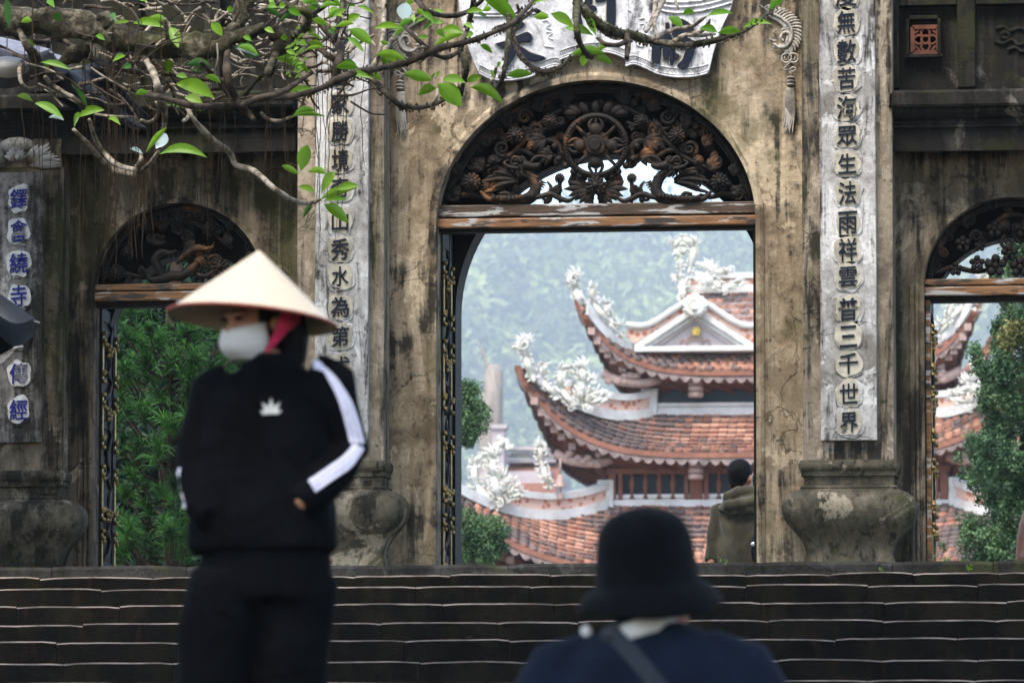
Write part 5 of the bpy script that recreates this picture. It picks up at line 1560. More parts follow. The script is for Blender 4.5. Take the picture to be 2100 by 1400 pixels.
M['dark_trouser'] = cloth('dark_trousers', (.004, .0045, .006), .9, .3, 9, .3, sheen=.0)
M['hair'] = simple('black_hair', (.005, .0045, .0045), .6, .4, 60, .08, bump=.3, stretch=(1, 1, .15))
def skin_mat(name, c):
    t = NT(name)
    n = t.noise(25, 4, .5)
    t.B('Base Color', t.mix(t.step(n, .35, .65), tuple(a * .86 for a in c), c)).B('Roughness', .5).B('Specular IOR Level', .4).B('Subsurface Weight', .12).B('Subsurface Radius', (.01, .004, .002)).B('Subsurface Scale', 1.0)
    return t.mat
M['skin'] = skin_mat('skin', (.40, .19, .11)); M['skin_b'] = skin_mat('skin_tan', (.36, .16, .095))
def straw():
    t = NT('palm_leaf_hat')
    tc = t.n.new('ShaderNodeTexCoord')
    sep = t.n.new('ShaderNodeSeparateXYZ'); t.l.new(tc.outputs['Object'], sep.inputs[0])
    r = t.math('SQRT', t.math('ADD', t.math('POWER', sep.outputs[0], 2), t.math('POWER', sep.outputs[1], 2)))
    rings_ = t.math('PINGPONG', r, .0075)
    an = t.math('ARCTAN2', sep.outputs[1], sep.outputs[0])
    st = t.n.new('ShaderNodeTexNoise'); cv = t.n.new('ShaderNodeCombineXYZ'); t.l.new(an, cv.inputs[0]); t.l.new(cv.outputs[0], st.inputs['Vector']); st.inputs['Scale'].default_value = 22; st.inputs['Detail'].default_value = 4
    c = t.mix(t.step(st.outputs['Fac'], .35, .65), (.72, .60, .44), (.80, .69, .53))
    t.B('Base Color', c).B('Roughness', .5).B('Specular IOR Level', .35)
    t.bump(rings_, .35, .4)
    return t.mat
M['straw'] = straw()
M['rim_red'] = simple('red_binding', (.34, .07, .045), .7, .3, 30)

class Body(MB):
    def ring_loft(s, rows, n=20, e=2.4):
        """rows of (centre, half width x, half depth y) stacked into one closed skin"""
        rs_ = []
        for c, rx, ry in rows:
            r = []
            for j in range(n):
                a = 2 * pi * j / n; ca, sa = cos(a), sin(a)
                r.append((c[0] + rx * abs(ca) ** (2 / e) * (1 if ca > 0 else -1), c[1] + ry * abs(sa) ** (2 / e) * (1 if sa > 0 else -1), c[2]))
            rs_.append(r)
        s.rings(rs_); return s
    def fuse(s, name, mat, parent, voxel=.012, smooth=6, wrinkle=0.0, wscale=9, wst=(1, 1, .5)):
        o = s.build('tmp', mat, None)
        m = o.modifiers.new('r', 'REMESH'); m.mode = 'VOXEL'; m.voxel_size = voxel; m.use_smooth_shade = True
        m = o.modifiers.new('s', 'SMOOTH'); m.factor = .5; m.iterations = smooth
        me = bpy.data.meshes.new_from_object(o.evaluated_get(bpy.context.evaluated_depsgraph_get()))
        bpy.data.objects.remove(o)
        if wrinkle:
            n = len(me.vertices); co = np.empty(n * 3, np.float32); me.vertices.foreach_get('co', co); no = np.empty(n * 3, np.float32); me.vertices.foreach_get('normal', no)
            co = co.reshape(-1, 3); no = no.reshape(-1, 3)
            w = np.array([mnoise.noise(Vector((p[0] * wscale * wst[0] + p[2] * 3, p[1] * wscale * wst[1], p[2] * wscale * wst[2]))) for p in co])
            co += no * (w * wrinkle)[:, None]
            me.vertices.foreach_set('co', co.ravel())
        me.name = name; me.materials.clear(); me.materials.append(mat)
        me.polygons.foreach_set('use_smooth', [True] * len(me.polygons)); me.update()
        return link(name, me, parent)
def bvh(o): return BVHTree.FromPolygons([o.matrix_world @ v.co for v in o.data.vertices], [p.vertices[:] for p in o.data.polygons])
def lay_on(tree, p, off):
    """nearest point of a surface to P, lifted OFF along its normal"""
    d = (p - EYE).normalized()
    loc, no, i, dist = tree.ray_cast(p - d * .8, d, 1.6)
    if loc is None: loc, no, i, dist = tree.find_nearest(p)
    if no.dot(d) > 0: no = -no
    return loc + no * off
def strip_on(tree, pts, Y, w_px, u, off=.004, name='stripe', mat=None, parent=None, thick=.002):
    k = spline(pts, 7)
    rows = []
    for i, (x, y) in enumerate(k):
        a, c = k[max(i - 1, 0)], k[min(i + 1, len(k) - 1)]
        dx, dy = c[0] - a[0], c[1] - a[1]; l = sqrt(dx * dx + dy * dy)
        nx_, ny_ = -dy / l * w_px / 2, dx / l * w_px / 2
        p0, p1 = lay_on(tree, P(x - nx_, y - ny_, Y), off), lay_on(tree, P(x + nx_, y + ny_, Y), off)
        q = Vector((0, -thick, 0))
        rows.append([p0, p1, p1 + q, p0 + q])
    b = MB(); b.rings(rows); return b.build(name, mat, parent, smooth=False)

def head(bd, c, rz_deg, s=1.0, tilt=0.0, nose=True):
    """skull, jaw, nose, ears; the face looks to -Y turned by rz"""
    R = Matrix.Rotation(radians(rz_deg), 3, 'Z') @ Matrix.Rotation(radians(tilt), 3, 'X')
    q = lambda x, y, z: Vector(c) + R @ Vector((x * s, y * s, z * s))
    bd.blob(q(0, .015, .025), .078 * s, .096 * s, .098 * s, R, 16, 12)
    bd.blob(q(0, -.03, -.045), .058 * s, .062 * s, .072 * s, R, 14, 10)
    bd.blob(q(0, -.055, -.095), .028 * s, .028 * s, .022 * s, R, 10, 8)
    if nose:
        bd.tube([q(0, -.085, .02), q(0, -.103, -.012), q(0, -.108, -.03)], [.010 * s, .013 * s, .015 * s], 8)
        for k in (-1, 1): bd.blob(q(k * .03, -.083, .028), .022 * s, .012 * s, .008 * s, R, 8, 6)
    for k in (-1, 1): bd.blob(q(k * .081, .012, -.01), .012 * s, .022 * s, .034 * s, R, 8, 6)
    return q

def hair_cap(c, rz_deg, s=1.0, tilt=0.0, nape=True):
    R = Matrix.Rotation(radians(rz_deg), 3, 'Z') @ Matrix.Rotation(radians(tilt), 3, 'X')
    q = lambda x, y, z: Vector(c) + R @ Vector((x * s, y * s, z * s))
    b = Body()
    b.blob(q(0, .028, .040), .086 * s, .094 * s, .094 * s, R, 18, 12)
    b.blob(q(0, .052, .014), .079 * s, .062 * s, .080 * s, R, 16, 10)
    if nape: b.blob(q(0, .066, -.040), .056 * s, .034 * s, .05 * s, R, 12, 8)
    return b

def legs(bd, hips, floor_z, spread, r, Y, shoes=None):
    for sx in (-1, 1):
        h = hips + Vector((sx * .085, 0, 0)); k = Vector((hips.x + sx * (spread * .8), hips.y - .02, (hips.z + floor_z) / 2 + .02)); a = Vector((hips.x + sx * spread, hips.y + .01, floor_z + .08))
        bd.tube([h + Vector((0, 0, .06)), h, h.lerp(k, .5), k, k.lerp(a, .5), a, a - Vector((0, 0, .055))], [r * 1.05, r * 1.12, r * 1.0, r * .78, r * .72, r * .62, r * .6], 14)

def shoe(parent, x, y, z, m):
    b = Body(); b.ring_loft([((x, y - .05, z + .004), .045, .13), ((x, y - .05, z + .03), .048, .135), ((x, y - .03, z + .06), .042, .11), ((x, y + .02, z + .10), .038, .055)], 16)
    return b.build('shoe', m, parent, smooth=True)

def hand(bd, wrist, fwd, side, curl=.5, s=1.0):
    """palm, four unequal bent fingers and a thumb"""
    f = Vector(fwd).normalized(); sd = Vector(side).normalized(); nrm = f.cross(sd)
    bd.tube([wrist, wrist + f * .045 * s, wrist + f * .085 * s], [.026 * s, .036 * s, .036 * s], 10, .5, up=nrm)
    for i, (o, L) in enumerate(((-.027, .070), (-.009, .080), (.009, .076), (.026, .060))):
        b0 = wrist + f * .082 * s + sd * o * s; d = f
        pts = [b0 - f * .02 * s, b0]
        for j in range(3):
            d = (d * cos(curl) + nrm * sin(curl)).normalized(); pts.append(pts[-1] + d * L * s / 3)
        bd.tube(pts, [.009 * s, .0092 * s, .009 * s, .0085 * s, .007 * s], 8)
    b0 = wrist + f * .02 * s - sd * .03 * s
    d = (f * .7 - sd * .7).normalized()
    bd.tube([b0, b0 + d * .03 * s, b0 + d * .05 * s + f * .01 * s, b0 + d * .06 * s + f * .03 * s], [.013 * s, .012 * s, .0105 * s, .008 * s], 8)

# ------------------------------------------------------------------ woman in the conical hat
YW = EYE.y + WOMAN_D
UW = 1 / ((P(531, 900, YW) - P(530, 900, YW)).x)
UW = 1 / UW                                                           # metres per pixel at her distance
woman = thing('person', 'person in a conical straw hat, white face mask and black tracksuit, hands in pockets', 'person', None, (P(530, 1700, YW).x, YW, 1.6))
def wl(o): o.matrix_parent_inverse = woman.matrix_basis.inverted(); return o
J = lambda px, py, dy=0.0: P(px, py, YW + dy)
FZ = 1.6
body = Body()
hq = head(body, J(522, 658), -38, .98, 10)
body.tube([J(545, 720, .03), J(552, 770, .03)], [.052, .056], 12)
body.ring_loft([(J(548, 1190), .14, .095), (J(546, 1090), .145, .095), (J(545, 980), .13, .085), (J(547, 880), .14, .09), (J(550, 800), .13, .08), (J(552, 765), .07, .06)])
body.tube([J(436, 800), J(408, 930), J(408, 1010, -.05), J(424, 1050, -.07)], [.04, .036, .028, .026], 10)
body.tube([J(676, 791), J(714, 921, .02), J(650, 1004, -.09), J(612, 1036, -.125)], [.04, .036, .028, .026], 10)
hand(body, J(606, 1036, -.118), J(560, 1082, -.03) - J(606, 1036, -.118), Vector((-.3, .2, -1)), .2, .85)
hand(body, J(436, 1052, -.06), J(470, 1095, -.01) - J(436, 1052, -.06), Vector((.3, .2, -1)), .2, .85)
for sx, pts in ((-1, ((470, 1180, .085), (440, 1290, .08), (428, 1420, .062), (420, 1560, .058), (418, 1680, .048))), (1, ((616, 1180, .085), (602, 1290, .08), (594, 1420, .062), (592, 1560, .058), (592, 1680, .048)))):
    body.tube([J(x, y, .02 * sx) for x, y, r in pts], [r for x, y, r in pts], 14)
wl(body.fuse('body', M['skin'], woman, .011, 4))
# tracksuit jacket
jk = Body()
jk.ring_loft([(J(540, 1136), .205, .135), (J(540, 1120), .218, .148), (J(540, 1040), .212, .142), (J(542, 960), .19, .13), (J(545, 880), .186, .13), (J(548, 820), .186, .125), (J(552, 780), .155, .105), (J(556, 758), .095, .085), (J(556, 738), .078, .078), (J(548, 722), .074, .075)], 28, 2.3)
jk.tube([J(476, 778, .0), J(436, 802, .0), J(416, 866, .01), J(402, 935, .01), J(400, 995, -.05), J(412, 1045, -.10), J(432, 1062, -.115)], [.06, .067, .060, .056, .05, .046, .042], 14)
jk.tube([J(640, 766, .0), J(684, 788, .0), J(704, 850, .01), J(722, 918, .02), J(690, 975, -.05), J(648, 1010, -.10), J(618, 1032, -.125)], [.06, .066, .058, .056, .052, .047, .043], 14)
jacket = wl(jk.fuse('jacket', M['black_cloth'], woman, .011, 5, .011, 10, (1.4, 1, .8)))
tr_ = Body()
tr_.ring_loft([(J(545, 1092), .185, .12), (J(547, 1160), .19, .13), (J(545, 1230), .19, .13)], 24)
for sx, pts in ((-1, ((472, 1180, .114), (446, 1290, .114), (432, 1420, .104), (424, 1560, .097), (420, 1690, .10))), (1, ((616, 1180, .118), (602, 1290, .116), (594, 1420, .106), (592, 1560, .098), (592, 1690, .10)))):
    tr_.tube([J(x, y, .02 * sx) for x, y, r in pts], [r for x, y, r in pts], 16)
wl(tr_.fuse('trousers', M['black_cloth'], woman, .013, 5, .008, 8, (1, 1, .8)))
bj = bvh(jacket)
for k in range(3):
    o = -9.4 + 9.4 * k
    q = [(642 + o * .35, 744 + o * .9), (672 + o * .75, 762 + o * .6), (703 + o * .95, 812 + o * .3), (722 + o, 866 + o * .1), (733 + o, 910)]
    wl(strip_on(bj, [(x - 1, y) for x, y in q], YW, 7.0, UW, .005, 'sleeve_stripe', M['stripe'], woman))
    q = [(735 + o * .7, 915 + o * .3), (712 + o * .55, 946 + o * .8), (680 + o * .5, 970 + o * .85), (640 + o * .5, 998 + o * .85)]
    wl(strip_on(bj, [(x, y) for x, y in q], YW, 7.0, UW, .005, 'sleeve_stripe', M['stripe'], woman))
    o *= .75
    q = [(366 + o * .7, 960), (362 + o * .7, 990), (368 + o * .7, 1016), (379 + o * .5, 1040 + o * .2)]
    wl(strip_on(bj, q, YW, 4.6, UW, .005, 'sleeve_stripe', M['stripe'], woman))
wl(strip_on(bj, [(488, 800), (468, 880), (458, 960), (450, 1040), (444, 1122)], YW, 2.4, UW, .003, 'zip', M['dark_trouser'], woman))
# lotus-shaped emblem on the chest
em = MB()
for k, (a, L) in enumerate(((-76, 19), (-40, 24), (0, 26), (40, 24), (76, 19))):
    a = radians(a)
    base = (556, 848)
    tip = (base[0] + sin(a) * L * 1.25, base[1] - cos(a) * L * 1.25)
    mid = ((base[0] + tip[0]) / 2, (base[1] + tip[1]) / 2); nx_, ny_ = cos(a) * 4.8, sin(a) * 4.8
    em.add([lay_on(bj, P(x, y, YW), .004 + .0004 * k) for x, y in (base, (mid[0] - nx_, mid[1] - ny_), tip, (mid[0] + nx_, mid[1] + ny_))], [(0, 1, 2, 3)])
em.add([lay_on(bj, P(x, y, YW), .0065) for x, y in ((536, 843), (576, 841), (574, 848), (538, 850))], [(0, 1, 2, 3)])
eo = wl(em.build('emblem', M['white_cloth'], woman, fix=False)); sm = eo.modifiers.new('s', 'SOLIDIFY'); sm.thickness = .002; sm.offset = 0
# hair, mask, scarf
h = Body()
hc = J(536, 640, .03)
h.blob(hc, .094, .105, .098, None, 14, 10)
h.tube([J(590, 640, .03), J(600, 690, .035), J(598, 730, .04), J(592, 768, .06)], [.05, .052, .046, .03], 10)
h.tube([J(570, 650, .07), J(575, 710, .08), J(570, 780, .10)], [.06, .065, .04], 10)
wl(h.fuse('hair', M['hair'], woman, .009, 3))
R_ = Matrix.Rotation(radians(-38), 3, 'Z') @ Matrix.Rotation(radians(10), 3, 'X')
mk = MB(); rows = []
for i in range(9):
    v_ = i / 8
    row = []
    for j in range(15):
        a = (j / 14 - .46) * 2.35
        zz = -.014 - .094 * v_ + .01 * abs(sin(a)) * (1 - 2 * v_)
        rad = .100 + .012 * sin(pi * v_) - .024 * v_ ** 3
        x, y = sin(a) * rad * .80, -cos(a) * rad * (1.10 + .12 * sin(pi * v_) * cos(a)) + .004
        row.append(J(522, 658) + R_ @ Vector((x, y, zz)))
    rows.append(row)
mk.rings(rows, closed=False, cap=False)
mo = wl(mk.build('face_mask', M['mask_w'], woman, smooth=True)); sm = mo.modifiers.new('s', 'SOLIDIFY'); sm.thickness = .003
b = MB()
b.tube([J(598, 632, -.055), J(588, 655, -.068), J(572, 684, -.075), J(556, 708, -.075), J(545, 722, -.085)], [.024, .024, .016, .010, .006], 8, .45)
b.tube([J(606, 636, -.04), J(602, 655, -.045), J(590, 676, -.05)], [.016, .02, .01], 8, .5)
wl(b.build('scarf', M['pink'], woman, smooth=True))
for sx in (-1, 1):                                                    # eyes in the shade of the brim
    b = MB(); b.blob(J(522, 658) + R_ @ Vector((sx * .031, -.090, .016)), .017, .008, .0065, R_, 10, 6); wl(b.build('eye', M['hair'], woman, smooth=True))
    b = MB(); b.tube([J(522, 658) + R_ @ Vector((sx * x, y, z)) for x, y, z in ((.012, -.096, .034), (.030, -.094, .040), (.05, -.082, .034))], [.003, .004, .002], 6); wl(b.build('eyebrow', M['hair'], woman))
# conical hat
ax = Vector((.085, .085, 1)).normalized()
hcen = J(517, 655, -.01)
q_ = Vector((0, 0, 1)).rotation_difference(ax)
hat = MB()
N_ = 48; R0, H0 = .2455, .206
rows = [[(R0 * f * cos(2 * pi * i / N_), R0 * f * sin(2 * pi * i / N_), H0 * (1 - f)) for i in range(N_)] for f in [.012] + [k / 16 for k in range(1, 17)]]
inn = [[(x * .985, y * .985, z - .004) for x, y, z in r] for r in rows[::-1]]
hat.rings(rows + inn)
ho_ = wl(hat.build('conical_hat', M['straw'], woman, auto=50, fix=True)); ho_.matrix_basis = Matrix.LocRotScale(hcen, q_, None)
rm = MB(); rm.tube([(R0 * cos(2 * pi * i / 48), R0 * sin(2 * pi * i / 48), 0) for i in range(49)], .0048, 6, cap=False)
ro = rm.build('hat_rim', M['rim_red'], ho_, smooth=True)
for sx in (420, 592): wl(shoe(woman, P(sx, 1690, YW).x, YW, FZ, M['white_cloth']))

# ------------------------------------------------------------------ person in the bucket hat, seen from behind
YM = EYE.y + 13.6
man = thing('person', 'person in a black bucket hat and navy coat, seen from behind in front', 'person', None, (P(1330, 1700, YM).x, YM, MAN_Z))
def ml(o): o.matrix_parent_inverse = man.matrix_basis.inverted(); return o
J = lambda px, py, dy=0.0: P(px, py, YM + dy)
FZ = MAN_Z
cx = J(1335, 1300).x
body = Body()
head(body, J(1338, 1210), 128, 1.04, 0)
body.tube([J(1340, 1260, -.02), J(1342, 1320, -.02)], [.058, .062], 12)
zs = J(1335, 1320).z
def row(z, rx, ry, dx=0.0): return ((cx + dx, YM, z), rx, ry)
body.ring_loft([row(zs - .60, .16, .11), row(zs - .42, .15, .105), row(zs - .2, .17, .12), row(zs - .05, .16, .10), row(zs + .02, .07, .06)])
for sx in (-1, 1):
    pts = [Vector((cx + sx * .20, YM, zs - .07)), Vector((cx + sx * .27, YM + .02, zs - .34)), Vector((cx + sx * .26, YM + .12, zs - .56)), Vector((cx + sx * .255, YM + .14, zs - .62))]
    body.tube(pts, [.05, .042, .032, .028], 10)
    hand(body, pts[-1], (0, .25, -1), (sx * -.2, -1, -.2), .35)
legs(body, Vector((cx, YM, zs - .60)), FZ, .12, .08, YM)
ml(body.fuse('body', M['skin_b'], man, .012, 4))
ct = Body()
ct.ring_loft([row(zs - .66, .22, .15), row(zs - .5, .215, .15), row(zs - .3, .225, .155), row(zs - .12, .235, .15), row(zs - .04, .215, .13), row(zs + .005, .165, .11), row(zs + .035, .115, .095), row(zs + .05, .085, .08)], 26, 2.5)
for sx in (-1, 1):
    ct.tube([Vector((cx + sx * .12, YM, zs - .035)), Vector((cx + sx * .215, YM, zs - .07)), Vector((cx + sx * .27, YM, zs - .16)), Vector((cx + sx * .295, YM + .02, zs - .34)), Vector((cx + sx * .275, YM + .12, zs - .55))], [.075, .088, .082, .072, .055], 14)
coat = ml(ct.fuse('coat', M['navy_cloth'], man, .012, 6, .007, 7))
tb = Body(); tb.ring_loft([row(zs - .56, .185, .125), row(zs - .75, .185, .13)])
for sx in (-1, 1): tb.tube([Vector((cx + sx * .09, YM, zs - .66)), Vector((cx + sx * .11, YM, (zs - .66 + FZ) / 2)), Vector((cx + sx * .12, YM, FZ + .06))], [.11, .09, .08], 14)
ml(tb.fuse('trousers', M['dark_trouser'], man, .014, 4))
bc = bvh(coat)
ml(strip_on(bc, [(1238, 1262), (1262, 1305), (1300, 1345), (1345, 1400), (1400, 1470), (1470, 1560)], YM - .1, 36, 1, .005, 'bag_strap', M['grey_strap'], man, .004))
b = MB(); p = lay_on(bc, J(1203, 1303, -.1), .012); b.blob(p, .013, .008, .014, None, 12, 8)
ml(b.build('strap_buckle', M['white_cloth'], man, smooth=True))
b = MB(); p = lay_on(bc, J(1247, 1312, -.1), .012); b.blob(p, .011, .008, .011, None, 12, 8)
ml(b.build('strap_buckle', M['grey_strap'], man, smooth=True))
# white collar round the neck
b = MB(); rows = []
for i in range(25):
    a = radians(150 + 245 * i / 24)
    c = J(1322, 1278, -.02)
    r_ = .074 + .004 * sin(3 * a)
    lift = .018 * sin(a - .3) 
    x, y = c.x + r_ * cos(a), c.y + r_ * sin(a) * 1.02
    tl = .35 * (x - c.x)
    rows.append([(x, y, c.z - .030 + tl), (x, y, c.z + .012 + tl - max(0, (x - c.x - .045)) * 1.2), (x * 1 + .012 * cos(a), y + .012 * sin(a), c.z + .008 + tl - max(0, (x - c.x - .045)) * 1.2), (x + .016 * cos(a), y + .016 * sin(a), c.z - .032 + tl)])
b.rings(rows); ml(b.build('collar', M['white_cloth'], man, smooth=True))
h = hair_cap(J(1338, 1210), 128, 1.02); ml(h.fuse('hair', M['hair'], man, .009, 2))
# bucket hat
um = P(1331, 1200, YM).x - P(1330, 1200, YM).x
hb = MB()
pr = [(1040, 12), (1044, 38), (1054, 64), (1069, 82), (1088, 93), (1114, 99), (1150, 103), (1188, 106), (1197, 108), (1204, 118), (1216, 131), (1234, 143), (1246, 149), (1250, 148), (1240, 138), (1212, 112), (1190, 104)]
hz_ = lambda py: -(py - 1200) * um
rows = [[(r * um * cos(2 * pi * i / 48) * (1 + .018 * mnoise.noise(Vector((cos(i * pi / 24) * 1.5, sin(i * pi / 24) * 1.5, py * .02)))), r * um * sin(2 * pi * i / 48) * 1.08, hz_(py) + (.010 * sin(2 * i * pi / 24 + .6) * max(0, r - 110) / 30) + .004 * mnoise.noise(Vector((cos(i * pi / 24) * 2, sin(i * pi / 24) * 2, 3)))) for i in range(48)] for py, r in pr]
hb.rings(rows)
bo = ml(hb.build('bucket_hat', M['black_hat'], man, smooth=True))
bo.matrix_basis = Matrix.LocRotScale(J(1328, 1200, 0), Matrix.Rotation(radians(-4.0), 3, 'Y').to_quaternion() @ Matrix.Rotation(radians(7), 3, 'X').to_quaternion(), None)
for sx in (-1, 1): ml(shoe(man, cx + sx * .12, YM + .08, FZ, M['dark_trouser']))

# ------------------------------------------------------------------ man in the olive jacket behind the main arch
YG = 4.2
guy = thing('person', 'person in an olive hooded jacket, seen from behind in the main arch', 'person', None, (P(1525, 1200, YG).x, YG, COURT_Z))
def gl(o): o.matrix_parent_inverse = guy.matrix_basis.inverted(); return o
J = lambda px, py, dy=0.0: P(px, py, YG + dy)
FZ = COURT_Z
body = Body()
head(body, J(1522, 980), 150, 1.0, 0)
body.tube([J(1527, 1000, -.01), J(1527, 1025, -.01)], [.058, .065], 12)
body.ring_loft([(J(1530, 1235), .16, .11), (J(1530, 1170), .15, .10), (J(1530, 1090), .17, .115), (J(1530, 1045), .16, .10), (J(1528, 1022), .07, .06)])
for pts in (((1475, 1050, 0), (1463, 1100, .0), (1458, 1150, -.03), (1460, 1172, -.04)), ((1585, 1050, 0), (1590, 1090, .08), (1560, 1110, .22), (1548, 1112, .26))):
    q = [J(*p) for p in pts]; body.tube(q, [.05, .042, .032, .028], 10)
    hand(body, q[-1], q[-1] - q[-2], (0, -1, .2), .3)
legs(body, J(1530, 1235), FZ, .11, .078, YG)
gl(body.fuse('body', M['skin'], guy, .012, 4))
jk = Body()
jk.ring_loft([(J(1530, 1215), .20, .14), (J(1530, 1180), .205, .145), (J(1531, 1130), .20, .14), (J(1532, 1085), .205, .14), (J(1530, 1055), .185, .12), (J(1528, 1035), .13, .10), (J(1527, 1020), .09, .085)], 26, 2.4)
jk.tube([J(1500, 1040), J(1477, 1055), J(1468, 1085), J(1463, 1115), J(1458, 1152, -.03)], [.065, .072, .062, .056, .048], 12)
jk.tube([J(1560, 1040), J(1583, 1055), J(1592, 1090, .05), J(1568, 1112, .18)], [.065, .07, .06, .05], 12)
jkt = jk.fuse('jacket', M['olive'], guy, .012, 4, .034, 9, (1.3, 1, .6)); gl(jkt)
hd = Body()
hd.tube([J(1486, 1030, -.05), J(1492, 1018, -.10), J(1515, 1008, -.11), J(1545, 1006, -.10), J(1566, 1020, -.06)], [.025, .036, .04, .04, .03], 10)
hd.tube([J(1478, 1040, -.06), J(1492, 1038, -.14), J(1518, 1034, -.16), J(1550, 1024, -.14), J(1574, 1034, -.06)], [.022, .04, .045, .04, .025], 10)
hd.tube([J(1492, 1046, -.13), J(1508, 1050, -.15), J(1535, 1044, -.15), J(1560, 1040, -.1)], [.02, .03, .03, .02], 10)
gl(hd.fuse('hood', M['olive'], guy, .010, 3, .010, 14))
h = hair_cap(J(1522, 980), 150)
gl(h.fuse('hair', M['hair'], guy, .008, 2))
tb = Body(); tb.ring_loft([(J(1530, 1200), .17, .12), (J(1530, 1250), .175, .125)])
for sx in (-1, 1): tb.tube([J(1530 + sx * 28, 1235), J(1530 + sx * 32, 1350), J(1530 + sx * 34, 1490)], [.10, .085, .075], 12)
gl(tb.fuse('trousers', M['dark_trouser'], guy, .014, 4))
b = Body(); b.ring_loft([(J(1560, 1150, -.16), .05, .03), (J(1560, 1130, -.16), .07, .045), (J(1560, 1108, -.16), .065, .04), (J(1560, 1095, -.15), .04, .03)], 16)
gl(b.build('sling_bag', M['navy_cloth'], guy, smooth=True))
b = MB(); b.blob(J(1546, 1115, -.2), .022, .02, .016, None, 8, 6); b.blob(J(1552, 1111, -.2), .018, .02, .012, None, 8, 6); gl(b.build('bag_toggle', M['white_cloth'], guy, smooth=True))
for sx in (-1, 1): gl(shoe(guy, J(1530 + sx * 34, 1490).x, YG + .06, FZ, M['dark_trouser']))

# ------------------------------------------------------------------ someone at the right edge: only a bent arm shows
YE = 1.9
edge = thing('person', 'person in a pinkish shirt, only a bent arm showing in the right arch', 'person', None, (P(2160, 1200, YE).x, YE, COURT_Z))
def el_(o): o.matrix_parent_inverse = edge.matrix_basis.inverted(); return o
J = lambda px, py, dy=0.0: P(px, py, YE + dy)
body = Body()
head(body, J(2170, 975), 20, 1.0, 0)
body.tube([J(2170, 1005), J(2170, 1030)], [.058, .065], 12)
body.ring_loft([(J(2170, 1235), .16, .11), (J(2170, 1170), .15, .10), (J(2170, 1090), .17, .115), (J(2170, 1045), .16, .10), (J(2170, 1022), .07, .06)])
for pts in (((2120, 1045, 0), (2098, 1100, -.02), (2092, 1150, -.06), (2098, 1178, -.08)), ((2225, 1045, 0), (2236, 1110, .0), (2234, 1170, -.05), (2230, 1190, -.06))):
    q = [J(*p) for p in pts]; body.tube(q, [.052, .043, .033, .028], 10)
    hand(body, q[-1], q[-1] - q[-2], (0, -1, .2), .3)
legs(body, J(2170, 1235), COURT_Z, .11, .078, YE)
el_(body.fuse('body', M['skin'], edge, .012, 4))
jk = Body()
jk.ring_loft([(J(2170, 1215), .19, .13), (J(2170, 1130), .18, .125), (J(2170, 1060), .185, .12), (J(2170, 1035), .13, .10), (J(2170, 1022), .085, .08)], 24)
jk.tube([J(2140, 1042), J(2118, 1055), J(2106, 1085, -.01), J(2101, 1115, -.02), J(2096, 1150, -.06)], [.06, .066, .058, .052, .044], 12)
jk.tube([J(2200, 1042), J(2224, 1055), J(2236, 1110), J(2234, 1165, -.05)], [.06, .066, .055, .045], 12)
el_(jk.fuse('shirt', M['pinkish'], edge, .012, 4, .008, 9))
h = hair_cap(J(2170, 975), 20); el_(h.fuse('hair', M['hair'], edge, .009, 2))
tb = Body(); tb.ring_loft([(J(2170, 1200), .17, .12), (J(2170, 1250), .175, .125)])
for sx in (-1, 1): tb.tube([J(2170 + sx * 28, 1235), J(2170 + sx * 32, 1350), J(2170 + sx * 34, 1490)], [.10, .085, .075], 12)
el_(tb.fuse('trousers', M['dark_trouser'], edge, .014, 4))
for sx in (-1, 1): el_(shoe(edge, J(2170 + sx * 34, 1490).x, YE, COURT_Z, M['dark_trouser']))
# ================================================================== FRANGIPANI TREE OVER THE STAIRS
def bark():
    t = NT('mossy_bark')
    n = t.noise(5, 8, .68); n2 = t.noise(24, 6, .65)
    c = t.ramp(t.math('ADD', t.math('MULTIPLY', n, .5), t.math('MULTIPLY', n2, .5)), [(.38, (.014, .011, .007)), (.5, (.042, .036, .021)), (.62, (.20, .175, .125))])
    c = t.mix(t.math('MULTIPLY', t.step(t.noise(3.1, 6, .6), .48, .64), .55), c, (.07, .075, .015))
    t.B('Base Color', c).B('Roughness', .9).B('Specular IOR Level', .2)
    t.bump(t.math('ADD', n2, n), .8, .03)
    return t.mat
M['bark'] = bark()
M['twig'] = simple('pale_twig', (.42, .36, .28), .85, .65, 14, .2, bump=.4, dark=(.10, .08, .05))
M['twig_dark'] = simple('dark_twig', (.085, .065, .045), .85, .6, 14, .2, bump=.5, dark=(.022, .016, .011))
M['root'] = simple('aerial_root', (.055, .035, .02), .9, .4, 20, .1)
def leaf_blade(name, c1, c2, trans):
    t = NT(name)
    r = t.random()
    c = t.mix(r, c1, c2)
    c = t.mix(t.math('MULTIPLY', t.step(t.noise(20, 3, .5), .5, .7), .3), c, tuple(a * .7 for a in c1))
    t.B('Base Color', c).B('Roughness', .38).B('Specular IOR Level', .4)
    tr = t.n.new('ShaderNodeBsdfTranslucent'); t.l.new(c, tr.inputs[0])
    mx = t.n.new('ShaderNodeMixShader'); mx.inputs[0].default_value = trans
    t.l.new(t.bsdf.outputs[0], mx.inputs[1]); t.l.new(tr.outputs[0], mx.inputs[2]); t.l.new(mx.outputs[0], t.out.inputs[0])
    return t.mat
M['leaf'] = leaf_blade('frangipani_leaf', (.13, .32, .012), (.25, .46, .025), .45)
M['leaf_dark'] = leaf_blade('old_frangipani_leaf', (.03, .11, .015), (.06, .18, .02), .3)
M['leaf_pale'] = leaf_blade('pale_sheen_leaf', (.36, .50, .48), (.50, .62, .60), .2)  # sheen of leaf undersides painted in bluish white; fallen leaf shares it
M['young'] = leaf_blade('young_leaf', (.24, .46, .05), (.36, .55, .10), .4)

